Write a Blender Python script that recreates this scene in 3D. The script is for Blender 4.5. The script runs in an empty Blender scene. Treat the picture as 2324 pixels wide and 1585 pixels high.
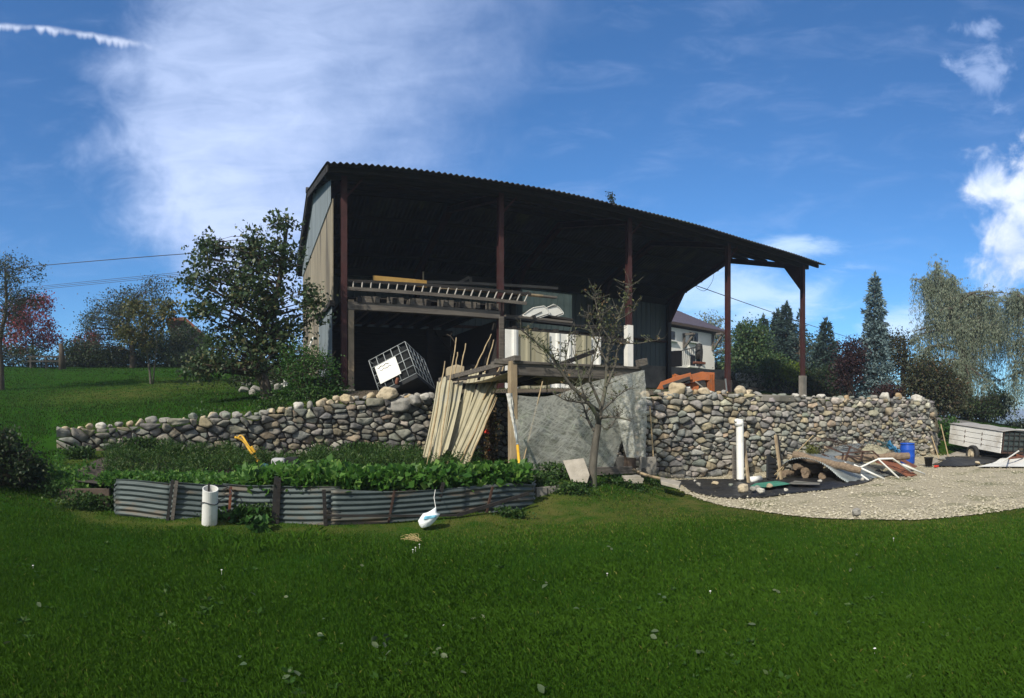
import bpy, math, random
import numpy as np
from mathutils import Vector, Matrix, noise
random.seed(7); rng = np.random.default_rng(7)
SC = bpy.context.scene; COL = SC.collection
PI = math.pi
# ------------------------------------------------------------------ view: a swept panorama (cylindrical projection)
F, PX0, HZ, EYE = 1383.0, 570.0, 938.7, 1.6      # focal length, azimuth zero, horizon (in 2324x1585 units), eye height
cam = bpy.data.cameras.new('camera'); camo = bpy.data.objects.new('camera', cam); COL.objects.link(camo)
yaw = (1162.0-PX0)/F
camo.location = (0, 0, EYE); camo.rotation_euler = (PI/2, 0, -yaw)
cam.type = 'PANO'; cam.panorama_type = 'CENTRAL_CYLINDRICAL'
cam.central_cylindrical_range_u_min = -1162.0/F; cam.central_cylindrical_range_u_max = 1162.0/F
cam.central_cylindrical_range_v_min = -(1585-HZ)/F; cam.central_cylindrical_range_v_max = HZ/F
cam.central_cylindrical_radius = 1.0
cam.clip_start = 0.05; cam.clip_end = 6000
SC.camera = camo
# ------------------------------------------------------------------ light
SUN_AZ, SUN_EL = math.radians(-122), math.radians(40)     # azimuth clockwise from +Y
sv = Vector((math.sin(SUN_AZ)*math.cos(SUN_EL), math.cos(SUN_AZ)*math.cos(SUN_EL), math.sin(SUN_EL)))
sl = bpy.data.lights.new('sun', 'SUN'); sl.energy = 3.6; sl.angle = math.radians(1.0); sl.color = (1.0, 0.92, 0.79)
so = bpy.data.objects.new('sun', sl); COL.objects.link(so); so.rotation_euler = (-sv).to_track_quat('-Z', 'Y').to_euler(); so.location = sv*60
SC.view_settings.view_transform = 'Standard'; SC.view_settings.look = 'None'
SC.view_settings.exposure = 0.55; SC.view_settings.gamma = 1.0; SC.view_settings.use_curve_mapping = False
W = bpy.data.worlds.new("World"); SC.world = W; W.use_nodes = True
nt = W.node_tree; nt.nodes.clear()
def nd(t, **k):
    n = nt.nodes.new(t)
    for a, b in k.items(): setattr(n, a, b)
    return n
def setin(sock, v):
    if isinstance(v, bpy.types.NodeSocket): nt.links.new(v, sock)
    else: sock.default_value = v
def M_(op, a, b=0.0, c=0.0):
    n = nd('ShaderNodeMath', operation=op); setin(n.inputs[0], a); setin(n.inputs[1], b); setin(n.inputs[2], c); return n.outputs[0]
def sstep(x, lo, hi):
    n = nd('ShaderNodeMapRange', interpolation_type='SMOOTHSTEP'); setin(n.inputs[0], x); setin(n.inputs[1], lo); setin(n.inputs[2], hi); return n.outputs[0]
def ramp(x, pts):
    n = nd('ShaderNodeValToRGB'); e = n.color_ramp.elements
    while len(e) < len(pts): e.new(0.5)
    for q, (p, v) in zip(e, pts): q.position = p; q.color = (v, v, v, 1)
    setin(n.inputs[0], x); return n.outputs[0]
def comb(x, y, z=0.0):
    n = nd('ShaderNodeCombineXYZ'); setin(n.inputs[0], x); setin(n.inputs[1], y); setin(n.inputs[2], z); return n.outputs[0]
def wnoise(v, scale, detail=6, rough=.6, dist=0.0):
    n = nd('ShaderNodeTexNoise'); setin(n.inputs['Vector'], v); n.inputs['Scale'].default_value = scale
    n.inputs['Detail'].default_value = detail; n.inputs['Roughness'].default_value = rough; n.inputs['Distortion'].default_value = dist; return n.outputs[0]
def mixc(f, a, b):
    n = nd('ShaderNodeMix', data_type='RGBA'); setin(n.inputs[0], f); setin(n.inputs[6], a); setin(n.inputs[7], b); return n.outputs[2]
sky = nd('ShaderNodeTexSky', sky_type='NISHITA'); sky.sun_disc = False
sky.sun_elevation = SUN_EL; sky.sun_rotation = SUN_AZ; sky.altitude = 400; sky.air_density = 1.0; sky.dust_density = 0.6; sky.ozone_density = 2.2
tc = nd('ShaderNodeTexCoord'); sx = nd('ShaderNodeSeparateXYZ'); nt.links.new(tc.outputs['Generated'], sx.inputs[0])
X_, Y_, Z_ = sx.outputs
azn = M_('ARCTAN2', X_, Y_)
hor = M_('SQRT', M_('ADD', M_('MULTIPLY', X_, X_), M_('MULTIPLY', Y_, Y_)))
te = M_('DIVIDE', Z_, M_('MAXIMUM', hor, 0.02))
U = M_('MULTIPLY_ADD', azn, F/1000, PX0/1000)      # thousands of units, a chart of the sky by azimuth and slope
V = M_('MULTIPLY_ADD', te, -F/1000, HZ/1000)
uv = comb(U, V)
n1 = wnoise(uv, 3.0, 5, .55); n2 = wnoise(uv, 9.0, 8, .62, .4)
stv = comb(M_('MULTIPLY_ADD', V, .25, U), M_('MULTIPLY', V, 3.0)); n3 = wnoise(stv, 5.0, 9, .62, .5)
wob = M_('MULTIPLY_ADD', n2, .26, M_('MULTIPLY_ADD', n1, .24, -.25))
# high thin cloud bank
Vc = M_('MAXIMUM', V, 0.0)
Lf = M_('MULTIPLY', ramp(Vc, [(0, .16), (.15, .085), (.22, .125), (.33, .105), (.48, .12), (.56, .15), (.64, .195), (.75, .23)]), 2.0)
Rt = M_('MULTIPLY', ramp(Vc, [(0, .60), (.2, .54), (.4, .47), (.6, .44)]), 2.0)
ml = sstep(M_('ADD', M_('SUBTRACT', U, Lf), wob), -.06, .20)
mr = sstep(M_('ADD', M_('SUBTRACT', Rt, U), M_('MULTIPLY', wob, 1.2)), -.22, .50)
den = M_('MULTIPLY', M_('MULTIPLY', ml, mr), M_('MULTIPLY_ADD', n3, 1.1, .42))
den = M_('MULTIPLY', den, ramp(Vc, [(0, .58), (.3, .84), (.55, 1.05), (.68, 1.0), (.8, .6)]))
veil = M_('MULTIPLY', sstep(n3, .45, .85), .16)
den = M_('MAXIMUM', den, veil)
# cumulus on the right
def blob(cx, cy, rx, ry):
    a = M_('DIVIDE', M_('SUBTRACT', U, cx), rx); b = M_('DIVIDE', M_('SUBTRACT', V, cy), ry)
    return M_('SUBTRACT', 1.0, M_('SQRT', M_('ADD', M_('MULTIPLY', a, a), M_('MULTIPLY', b, b))))
n4 = wnoise(uv, 11.0, 10, .6, .3)
cum = M_('MAXIMUM', M_('MAXIMUM', blob(2.295, .56, .12, .15), blob(2.24, .42, .09, .11)), blob(2.36, .5, .16, .22))
cm = sstep(M_('ADD', cum, M_('MULTIPLY_ADD', n4, 1.7, -.98)), .0, .62)
wis = M_('MAXIMUM', M_('MAXIMUM', blob(2.235, .175, .13, .10), blob(2.22, .065, .09, .04)), blob(2.27, .16, .06, .04))
wm = M_('MULTIPLY', sstep(M_('ADD', wis, M_('MULTIPLY_ADD', n4, 3.4, -2.0)), .0, .95), .45)
low = M_('MAXIMUM', M_('MAXIMUM', blob(1.66, .67, .30, .09), blob(2.06, .74, .12, .05)), blob(1.80, .56, .12, .03))
lm = M_('MULTIPLY', sstep(M_('ADD', low, M_('MULTIPLY_ADD', n3, 2.2, -1.15)), -.2, 1.0), .72)
# contrail with bobbles on its lower side
vl = ramp(M_('MULTIPLY_ADD', U, 1/.8, .2/.8), [(0, .058), (.25, .062), (.4125, .071), (.55, .088), (.7125, .115), (1, .15)])
bob = nd('ShaderNodeTexVoronoi'); setin(bob.inputs['Vector'], comb(M_('MULTIPLY', U, 1.0), 0.0)); bob.inputs['Scale'].default_value = 62
dvl = M_('ADD', M_('SUBTRACT', V, vl), M_('MULTIPLY_ADD', n4, .020, -.010))
dn = M_('MULTIPLY_ADD', bob.outputs['Distance'], -.022, .0175)
ctr = M_('MULTIPLY', sstep(dvl, -.014, .001), sstep(M_('SUBTRACT', dn, dvl), -.006, .012))
ctr = M_('MULTIPLY', M_('MULTIPLY', ctr, sstep(U, .385, .24)), M_('MULTIPLY_ADD', n4, .9, .15))
tint = nd('ShaderNodeMix', data_type='RGBA', blend_type='MULTIPLY'); tint.inputs[0].default_value = 1.0
nt.links.new(sky.outputs[0], tint.inputs[6]); tint.inputs[7].default_value = (.50, .88, 1.22, 1)
c = mixc(M_('MINIMUM', M_('MULTIPLY', den, .95), .94), tint.outputs[2], (5.2, 6.3, 9.0, 1))
c = mixc(lm, c, (6.2, 7.8, 9.6, 1))
c = mixc(wm, c, (5.2, 6.4, 9.2, 1))
c = mixc(cm, c, mixc(sstep(n4, .35, .7), (4.6, 5.8, 8.4, 1), (7.6, 8.2, 9.4, 1)))
c = mixc(ctr, c, (8.4, 9.0, 10.6, 1))
# unseen sky behind the viewer: broken white cloud added for neutral fill light
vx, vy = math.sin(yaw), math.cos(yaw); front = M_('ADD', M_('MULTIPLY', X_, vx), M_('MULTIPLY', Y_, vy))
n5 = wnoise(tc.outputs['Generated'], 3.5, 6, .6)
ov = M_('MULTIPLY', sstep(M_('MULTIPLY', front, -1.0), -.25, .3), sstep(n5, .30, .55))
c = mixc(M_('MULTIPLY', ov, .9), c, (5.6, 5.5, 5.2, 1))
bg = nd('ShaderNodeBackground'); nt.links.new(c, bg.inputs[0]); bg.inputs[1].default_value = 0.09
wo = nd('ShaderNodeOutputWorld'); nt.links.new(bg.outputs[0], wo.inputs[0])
W.cycles.sampling_method = 'MANUAL'; W.cycles.sample_map_resolution = 512

# ------------------------------------------------------------------ placing helpers
def az(x): return (x-PX0)/F
def atr(x, y, r):                      # point at horizontal range r
    a = az(x); return Vector((r*math.sin(a), r*math.cos(a), EYE+r*(HZ-y)/F))
def atY(x, y, Y): return atr(x, y, Y/math.cos(az(x)))
def onz(x, y, z): return atr(x, y, (EYE-z)*F/(y-HZ))
def pol(x, r, z): a = az(x); return Vector((r*math.sin(a), r*math.cos(a), z))
_q = .30257
ZM = dict(A=(615.3, 334.0, _q), B=(1230.6, 421.9, .32168), C=(0, 474.6, .34039), D=(1757.9, 562.5, .27734), E=(755.9, 720.8, _q), F=(52.7, 879.0, _q),
          G=(1441.5, 843.8, _q), H=(615.3, 1002.0, _q), I=(1107.5, 720.8, .25507), J=(1494.3, 597.7, .21073), K=(1933.7, 879.0, .16793))
def zz(k, x, y): a, b, s = ZM[k]; return a+x*s, b+y*s
def U3(a): return Vector(a).normalized()

# ------------------------------------------------------------------ materials
def new_mat(name):
    m = bpy.data.materials.new(name); m.use_nodes = True; t = m.node_tree; t.nodes.clear(); return m, t
def pm(name, c1, c2=None, scale=4.0, rough=.8, bump=.15, metal=0.0, stretch=(1, 1, 1), c3=None, s3=1.0, bscale=None, spec=.3, attr=None, lo=.35, hi=.65):
    """Principled material: two colours mixed by noise, a third in patches, a fine bump."""
    m, t = new_mat(name); N = t.nodes; L = t.links
    out = N.new('ShaderNodeOutputMaterial'); b = N.new('ShaderNodeBsdfPrincipled'); L.new(b.outputs[0], out.inputs[0])
    b.inputs['Roughness'].default_value = rough; b.inputs['Metallic'].default_value = metal; b.inputs['Specular IOR Level'].default_value = spec
    co = N.new('ShaderNodeTexCoord'); mp = N.new('ShaderNodeMapping'); mp.inputs['Scale'].default_value = stretch; L.new(co.outputs['Object'], mp.inputs[0])
    def noi(s, d=6):
        n = N.new('ShaderNodeTexNoise'); n.inputs['Scale'].default_value = s; n.inputs['Detail'].default_value = d; n.inputs['Roughness'].default_value = .62; L.new(mp.outputs[0], n.inputs['Vector']); return n.outputs[0]
    def rmp(x, a, z):
        r = N.new('ShaderNodeMapRange'); r.inputs[1].default_value = a; r.inputs[2].default_value = z; L.new(x, r.inputs[0]); return r.outputs[0]
    def mx(f, a, c, mode='MIX'):
        x = N.new('ShaderNodeMix'); x.data_type = 'RGBA'; x.blend_type = mode
        for s, v in ((x.inputs[0], f), (x.inputs[6], a), (x.inputs[7], c)):
            if isinstance(v, bpy.types.NodeSocket): L.new(v, s)
            else: s.default_value = v if isinstance(v, float) else (*v, 1)
        return x.outputs[2]
    c2 = c2 or tuple(v*.7 for v in c1)
    col = mx(rmp(noi(scale), lo, hi), c1, c2)
    if attr:
        at = N.new('ShaderNodeAttribute'); at.attribute_name = attr
        g = N.new('ShaderNodeMix'); g.data_type = 'RGBA'; g.blend_type = 'MULTIPLY'; g.inputs[0].default_value = 1.0
        L.new(at.outputs['Color'], g.inputs[6]); L.new(col, g.inputs[7]); col = g.outputs[2]
    if c3: col = mx(rmp(noi(s3, 8), .52, .68), col, c3)
    L.new(col, b.inputs['Base Color'])
    if bump:
        bu = N.new('ShaderNodeBump'); bu.inputs['Strength'].default_value = bump; bu.inputs['Distance'].default_value = .03
        L.new(noi(bscale or scale*6, 8), bu.inputs['Height']); L.new(bu.outputs[0], b.inputs['Normal'])
    return m
def leafm(name, c1, c2, c3=None, trans=.35, rough=.55, spec=.3):
    """Leaf material: colour by the per-leaf value rnd, part of the light shining through."""
    m, t = new_mat(name); N = t.nodes; L = t.links
    at = N.new('ShaderNodeAttribute'); at.attribute_name = 'rnd'
    cr = N.new('ShaderNodeValToRGB'); e = cr.color_ramp.elements
    e[0].color = (*c1, 1); e[1].color = (*c2, 1); e[1].position = .8 if c3 else 1.0
    if c3: q = e.new(.97); q.color = (*c3, 1)
    L.new(at.outputs['Fac'], cr.inputs[0])
    p = N.new('ShaderNodeBsdfPrincipled'); p.inputs['Roughness'].default_value = rough; p.inputs['Specular IOR Level'].default_value = spec; L.new(cr.outputs[0], p.inputs['Base Color'])
    tr = N.new('ShaderNodeBsdfTranslucent'); L.new(cr.outputs[0], tr.inputs[0])
    mx = N.new('ShaderNodeMixShader'); mx.inputs[0].default_value = trans; L.new(p.outputs[0], mx.inputs[1]); L.new(tr.outputs[0], mx.inputs[2])
    o = N.new('ShaderNodeOutputMaterial'); L.new(mx.outputs[0], o.inputs[0]); return m
MT = {}
def defm(k, *a, **kw): MT[k] = pm(k, *a, **kw)
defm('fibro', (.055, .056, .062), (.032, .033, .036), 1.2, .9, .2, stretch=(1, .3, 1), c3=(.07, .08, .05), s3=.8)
defm('rust_steel', (.055, .017, .017), (.034, .012, .012), 3, .75, .12, c3=(.05, .03, .026), s3=2)
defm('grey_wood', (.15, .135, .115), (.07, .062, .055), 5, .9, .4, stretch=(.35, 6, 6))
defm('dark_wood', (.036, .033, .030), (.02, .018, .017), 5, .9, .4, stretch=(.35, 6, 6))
defm('pale_wood', (.34, .27, .17), (.2, .15, .095), 5, .85, .3, stretch=(1, 1, .3))
defm('yellow_wood', (.50, .31, .09), (.40, .24, .07), 3, .8, .2)
defm('bamboo', (.40, .31, .18), (.24, .18, .10), 8, .7, .1)
defm('concrete', (.23, .215, .19), (.13, .125, .11), 1.5, .92, .35, c3=(.07, .075, .06), s3=.9, bscale=14)
defm('pale_concrete', (.36, .33, .28), (.24, .22, .18), 4, .92, .3, bscale=40)
defm('galv', (.34, .37, .37), (.20, .23, .23), 3, .55, .05, .6, c3=(.16, .14, .11), s3=1.3)
defm('dark_galv', (.085, .108, .108), (.045, .062, .064), 2.2, .6, .05, .3, stretch=(1, 1, 4), c3=(.14, .105, .07), s3=1.1)
defm('gable_grey', (.19, .225, .245), (.12, .145, .16), 1.4, .8, .08, stretch=(1, 3, .25))
defm('gable_beige', (.29, .25, .18), (.19, .165, .12), 1.0, .9, .12, stretch=(1, 2.5, .35), c3=(.085, .075, .06), s3=.5)
defm('wall_green', (.10, .13, .135), (.07, .093, .10), 1.2, .6, .05, stretch=(2, 1, .2))
defm('white_paint', (.74, .74, .70), (.62, .62, .57), 2, .6, .06)
defm('trailer_white', (.80, .79, .74), (.70, .69, .64), 2.0, .65, .05, c3=(.52, .49, .43), s3=1.4)
defm('pvc', (.74, .74, .71), (.66, .66, .62), 3, .4, .03, c3=(.45, .45, .38), s3=2.2)
defm('grp', (.40, .365, .25), (.30, .275, .185), 2.5, .6, .08, stretch=(1, 1, .4), c3=(.31, .30, .24), s3=1.5)
defm('olive_sheet', (.32, .30, .21), (.25, .235, .16), 2, .7, .06, stretch=(2, 1, .3))
defm('bin_black', (.018, .019, .02), (.03, .032, .034), 3, .85, .05, spec=.1)
defm('tank_grey', (.020, .022, .023), (.013, .014, .015), 3, .85, .03, spec=.08)
defm('black_film', (.012, .013, .014), (.028, .028, .028), 3, .45, .5, bscale=12)
defm('green_film', (.06, .25, .17), (.04, .16, .11), 3, .6, .3, bscale=10)
defm('blue_plastic', (.012, .075, .42), (.010, .06, .34), 2, .4, .03)
defm('blue_net', (.05, .22, .42), (.04, .15, .3), 4, .7, .1)
defm('orange_paint', (.33, .098, .026), (.24, .07, .02), 3, .6, .08, c3=(.2, .09, .05), s3=3)
defm('yellow_paint', (.70, .40, .03), (.6, .34, .03), 4, .5, .04, c3=(.35, .2, .04), s3=5)
defm('rust', (.20, .075, .04), (.11, .045, .03), 6, .85, .3)
defm('rust_dark', (.075, .04, .03), (.04, .025, .02), 6, .85, .3)
defm('bark', (.10, .08, .06), (.055, .045, .035), 8, .95, .6, stretch=(1, 1, .3))
defm('bark_grey', (.12, .11, .09), (.06, .055, .045), 9, .95, .5, stretch=(1, 1, .35), c3=(.10, .12, .065), s3=4)
defm('log', (.25, .19, .13), (.14, .10, .07), 5, .9, .5, stretch=(.3, 4, 4))
defm('stone', (1.0, 1.0, 1.0), (.55, .55, .55), 7, .92, .5, bscale=22, attr='Col', c3=(.10, .105, .085), s3=3.2)
defm('earth', (.062, .052, .04), (.04, .034, .027), 4, .95, .5)
defm('dirt', (.10, .08, .055), (.06, .048, .034), 3, .95, .4)
defm('roof_tile', (.062, .056, .085), (.042, .038, .058), 5, .8, .1)
defm('render_white', (.86, .84, .78), (.82, .80, .74), 1, .9, .05)
defm('brown_wood', (.09, .065, .05), (.06, .045, .036), 5, .8, .1)
defm('red_tile', (.30, .10, .06), (.2, .07, .045), 5, .8, .1)
defm('dark_metal', (.03, .028, .026), (.02, .02, .02), 5, .6, .05)
defm('black_board', (.010, .010, .011), (.007, .007, .008), 3, .95, .1, spec=.05)
defm('wire', (.05, .05, .055), (.05, .05, .055), 3, .6, 0)
defm('rubber', (.02, .02, .02), (.03, .03, .028), 4, .85, .1)
defm('cream_cloth', (.42, .36, .25), (.30, .25, .17), 2, .85, .2)
defm('teal', (.03, .11, .12), (.02, .08, .09), 3, .5, .05)
defm('bag', (.80, .83, .83), (.70, .74, .76), 9, .35, .35, bscale=14)
defm('bag_blue', (.12, .42, .62), (.25, .55, .7), 9, .4, .2)
defm('tomato', (.55, .04, .02), (.45, .03, .015), 3, .35, 0)
defm('asphalt', (.16, .155, .15), (.11, .11, .105), 6, .95, .2)
defm('straw', (.55, .42, .20), (.4, .3, .14), 6, .8, 0)
def glass():
    m, t = new_mat('window_glass'); o = t.nodes.new('ShaderNodeOutputMaterial'); b = t.nodes.new('ShaderNodeBsdfPrincipled')
    b.inputs['Base Color'].default_value = (.02, .025, .035, 1); b.inputs['Roughness'].default_value = .08; t.links.new(b.outputs[0], o.inputs[0]); return m
MT['glass'] = glass()
def film():
    """thin horticultural film: partly see-through, milky along its creases"""
    m, t = new_mat('clear_film'); N = t.nodes; L = t.links
    o = N.new('ShaderNodeOutputMaterial'); co = N.new('ShaderNodeTexCoord'); mp = N.new('ShaderNodeMapping'); mp.inputs['Rotation'].default_value = (0, .5, 0); mp.inputs['Scale'].default_value = (1.3, 1.3, 4.5); L.new(co.outputs['Object'], mp.inputs[0])
    n = N.new('ShaderNodeTexNoise'); n.inputs['Scale'].default_value = 2.6; n.inputs['Detail'].default_value = 9; n.inputs['Roughness'].default_value = .72; n.inputs['Distortion'].default_value = 1.1; L.new(mp.outputs[0], n.inputs['Vector'])
    rr = N.new('ShaderNodeMapRange'); rr.inputs[1].default_value = .15; rr.inputs[2].default_value = 1.0; rr.inputs[3].default_value = .34; rr.inputs[4].default_value = .72
    def ridged(rot, sc, st):
        q = N.new('ShaderNodeMapping'); q0 = N.new('ShaderNodeVectorRotate'); q0.rotation_type = 'Y_AXIS'; q0.inputs['Angle'].default_value = rot; L.new(co.outputs['Object'], q0.inputs['Vector']); q.inputs['Scale'].default_value = st; L.new(q0.outputs[0], q.inputs[0]); f = N.new('ShaderNodeTexNoise'); f.inputs['Scale'].default_value = sc; f.inputs['Detail'].default_value = 8; f.inputs['Distortion'].default_value = 1.8; L.new(q.outputs[0], f.inputs['Vector'])
        a = N.new('ShaderNodeMath'); a.operation = 'MULTIPLY_ADD'; a.inputs[1].default_value = 2; a.inputs[2].default_value = -1; L.new(f.outputs[0], a.inputs[0]); b = N.new('ShaderNodeMath'); b.operation = 'ABSOLUTE'; L.new(a.outputs[0], b.inputs[0]); c = N.new('ShaderNodeMath'); c.operation = 'SUBTRACT'; c.inputs[0].default_value = 1; L.new(b.outputs[0], c.inputs[1]); w = N.new('ShaderNodeMath'); w.operation = 'POWER'; w.inputs[1].default_value = 10; L.new(c.outputs[0], w.inputs[0]); return w.outputs[0]
    k1 = N.new('ShaderNodeMath'); k1.operation = 'MAXIMUM'; L.new(ridged(.7, 1.2, (1, 1, 4.5)), k1.inputs[0]); L.new(ridged(-.3, 1.5, (1, 1, 5)), k1.inputs[1]); k2 = N.new('ShaderNodeMath'); k2.operation = 'MAXIMUM'; L.new(k1.outputs[0], k2.inputs[0])
    k3 = N.new('ShaderNodeMath'); k3.operation = 'MULTIPLY'; L.new(ridged(.1, 3.5, (1, 1, 4)), k3.inputs[0]); k3.inputs[1].default_value = .55; L.new(k3.outputs[0], k2.inputs[1]); L.new(k2.outputs[0], rr.inputs[0])
    d = N.new('ShaderNodeBsdfDiffuse'); d.inputs[0].default_value = (.78, .79, .68, 1); tl = N.new('ShaderNodeBsdfTranslucent'); tl.inputs[0].default_value = (.6, .6, .55, 1)
    gl = N.new('ShaderNodeBsdfGlossy'); gl.inputs['Roughness'].default_value = .3; gl.inputs[0].default_value = (.8, .8, .8, 1)
    bu = N.new('ShaderNodeBump'); bu.inputs['Strength'].default_value = .12; bu.inputs['Distance'].default_value = .02; L.new(k2.outputs[0], bu.inputs['Height'])
    for q in (d, gl): L.new(bu.outputs[0], q.inputs['Normal'])
    m1 = N.new('ShaderNodeMixShader'); m1.inputs[0].default_value = .4; L.new(d.outputs[0], m1.inputs[1]); L.new(tl.outputs[0], m1.inputs[2])
    m2 = N.new('ShaderNodeMixShader'); m2.inputs[0].default_value = .14; L.new(m1.outputs[0], m2.inputs[1]); L.new(gl.outputs[0], m2.inputs[2])
    tr = N.new('ShaderNodeBsdfTransparent'); m3 = N.new('ShaderNodeMixShader'); L.new(rr.outputs[0], m3.inputs[0]); L.new(tr.outputs[0], m3.inputs[1]); L.new(m2.outputs[0], m3.inputs[2]); L.new(m3.outputs[0], o.inputs[0]); return m
MT['film'] = film()
def lawn_mat():
    m = pm('lawn', (.016, .056, .006), (.024, .070, .008), 1.6, .95, .6, bscale=60, spec=0.0); t = m.node_tree; N = t.nodes; L = t.links
    b = [n for n in N if n.type == 'BSDF_PRINCIPLED'][0]; src = b.inputs['Base Color'].links[0].from_socket
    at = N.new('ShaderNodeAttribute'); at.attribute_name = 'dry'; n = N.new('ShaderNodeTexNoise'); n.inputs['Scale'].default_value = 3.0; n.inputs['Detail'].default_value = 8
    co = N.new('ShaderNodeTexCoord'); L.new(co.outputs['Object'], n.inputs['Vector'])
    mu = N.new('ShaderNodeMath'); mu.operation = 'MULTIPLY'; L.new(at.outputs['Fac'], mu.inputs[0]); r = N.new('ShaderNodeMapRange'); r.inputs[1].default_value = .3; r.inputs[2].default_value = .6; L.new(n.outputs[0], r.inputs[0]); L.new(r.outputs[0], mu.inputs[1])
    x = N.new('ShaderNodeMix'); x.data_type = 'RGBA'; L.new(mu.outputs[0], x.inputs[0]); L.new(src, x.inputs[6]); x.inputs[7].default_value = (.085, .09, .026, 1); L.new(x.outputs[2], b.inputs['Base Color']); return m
MT['lawn'] = lawn_mat()
MT['gravel'] = pm('gravel', (.43, .385, .28), (.29, .255, .18), 26, .95, .8, bscale=45, c3=(.13, .135, .06), s3=.9)

# ------------------------------------------------------------------ scene objects
def wloc(o):
    v = Vector((0, 0, 0))
    while o is not None: v = v+o.location; o = o.parent
    return v
def tag(o, label=None, cat=None, group=None, kind=None):
    if label: o['label'] = label
    if cat: o['category'] = cat
    if group: o['group'] = group
    if kind: o['kind'] = kind
    return o
def thing(name, label, cat, loc, group=None):
    o = bpy.data.objects.new(name, None); o.empty_display_size = .2; COL.objects.link(o); o.location = loc; return tag(o, label, cat, group)
def link(name, me, mat, parent=None):
    o = bpy.data.objects.new(name, me); COL.objects.link(o); o.parent = parent
    if mat is not None and not me.materials: me.materials.append(MT[mat] if isinstance(mat, str) else mat)
    return o
def copy_tree(o, loc, rot=None, scl=None, label=None, group=None, parent=None):
    c = o.copy(); COL.objects.link(c); c.parent = parent
    if parent is None:
        c.location = loc
        if rot is not None: c.rotation_euler = rot
        if scl is not None: c.scale = scl
        tag(c, label, None, group)
    for ch in o.children: copy_tree(ch, None, parent=c)
    return c
class MB:
    def __init__(s): s.v = []; s.f = []
    def add(s, vs, fs):
        n = len(s.v); s.v += [tuple(p) for p in vs]; s.f += [tuple(i+n for i in f) for f in fs]; return s
    def box(s, c, d, R=None):
        c = Vector(c); h = Vector(d)/2
        P = [Vector((x*h.x, y*h.y, z*h.z)) for z in (-1, 1) for y in (-1, 1) for x in (-1, 1)]
        if R is not None: P = [R @ p for p in P]
        return s.add([c+p for p in P], [(0, 2, 3, 1), (4, 5, 7, 6), (0, 1, 5, 4), (2, 6, 7, 3), (0, 4, 6, 2), (1, 3, 7, 5)])
    def bar(s, a, b, w, h, up=(0, 0, 1)):
        a = Vector(a); b = Vector(b); d = (b-a); L = d.length; d.normalize(); up = Vector(up)
        if abs(d.dot(up)) > .97: up = Vector((0, 1, 0)) if abs(d.y) < .9 else Vector((1, 0, 0))
        sd = d.cross(up).normalized(); u = sd.cross(d)
        return s.box((a+b)/2, (L, w, h), Matrix((d, sd, u)).transposed())
    def tube(s, pts, r, n=8, cap=True):
        pts = [Vector(p) for p in pts]; rs = r if isinstance(r, (list, tuple)) else [r]*len(pts); vs = []; fs = []
        d0 = (pts[1]-pts[0]).normalized(); ref = Vector((0, 0, 1)) if abs(d0.z) < .9 else Vector((1, 0, 0)); sd = d0.cross(ref).normalized()
        for i, p in enumerate(pts):
            d = (pts[min(i+1, len(pts)-1)]-pts[max(i-1, 0)]).normalized(); sd = (sd-d*sd.dot(d)).normalized(); u = d.cross(sd)
            for k in range(n): a = 2*PI*k/n; vs.append(p+(sd*math.cos(a)+u*math.sin(a))*rs[i])
        for i in range(len(pts)-1):
            for k in range(n): k2 = (k+1) % n; fs.append((i*n+k, i*n+k2, (i+1)*n+k2, (i+1)*n+k))
        if cap: fs.append(tuple(range(n-1, -1, -1))); fs.append(tuple((len(pts)-1)*n+k for k in range(n)))
        return s.add(vs, fs)
    def grid(s, fn, nu, nv):
        vs = [fn(i/nu, j/nv) for j in range(nv+1) for i in range(nu+1)]; w = nu+1
        return s.add(vs, [(j*w+i, j*w+i+1, (j+1)*w+i+1, (j+1)*w+i) for j in range(nv) for i in range(nu)])
    def prism(s, poly, ext):       # planar outline with a thickness vector
        n = len(poly); e = Vector(ext); P = [Vector(p) for p in poly]
        return s.add(P+[p+e for p in P], [tuple(range(n-1, -1, -1)), tuple(range(n, 2*n))]+[(i, (i+1) % n, n+(i+1) % n, n+i) for i in range(n)])
    def build(s, name, mat, parent=None, smooth=False, solid=0.0, bevel=0.0):
        me = bpy.data.meshes.new(name); o0 = wloc(parent) if parent is not None else Vector((0, 0, 0))
        me.from_pydata([(p[0]-o0.x, p[1]-o0.y, p[2]-o0.z) for p in s.v], [], s.f); me.update()
        if smooth: me.polygons.foreach_set('use_smooth', [True]*len(me.polygons))
        o = link(name, me, mat, parent)
        if solid: q = o.modifiers.new('thickness', 'SOLIDIFY'); q.thickness = solid; q.offset = 0
        if bevel: q = o.modifiers.new('edge', 'BEVEL'); q.width = bevel; q.segments = 2; q.limit_method = 'ANGLE'
        return o
def solo(mb, name, mat, label, cat, group=None, base=None, smooth=False, solid=0.0, bevel=0.0):
    """a thing that is one mesh, its origin at its base"""
    if base is None:
        zs = [p[2] for p in mb.v]; base = Vector((sum(p[0] for p in mb.v)/len(mb.v), sum(p[1] for p in mb.v)/len(mb.v), min(zs)))
    e = MB(); e.v = [(p[0]-base[0], p[1]-base[1], p[2]-base[2]) for p in mb.v]; e.f = mb.f
    o = e.build(name, mat, None, smooth, solid, bevel); o.location = base; return tag(o, label, cat, group)
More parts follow.
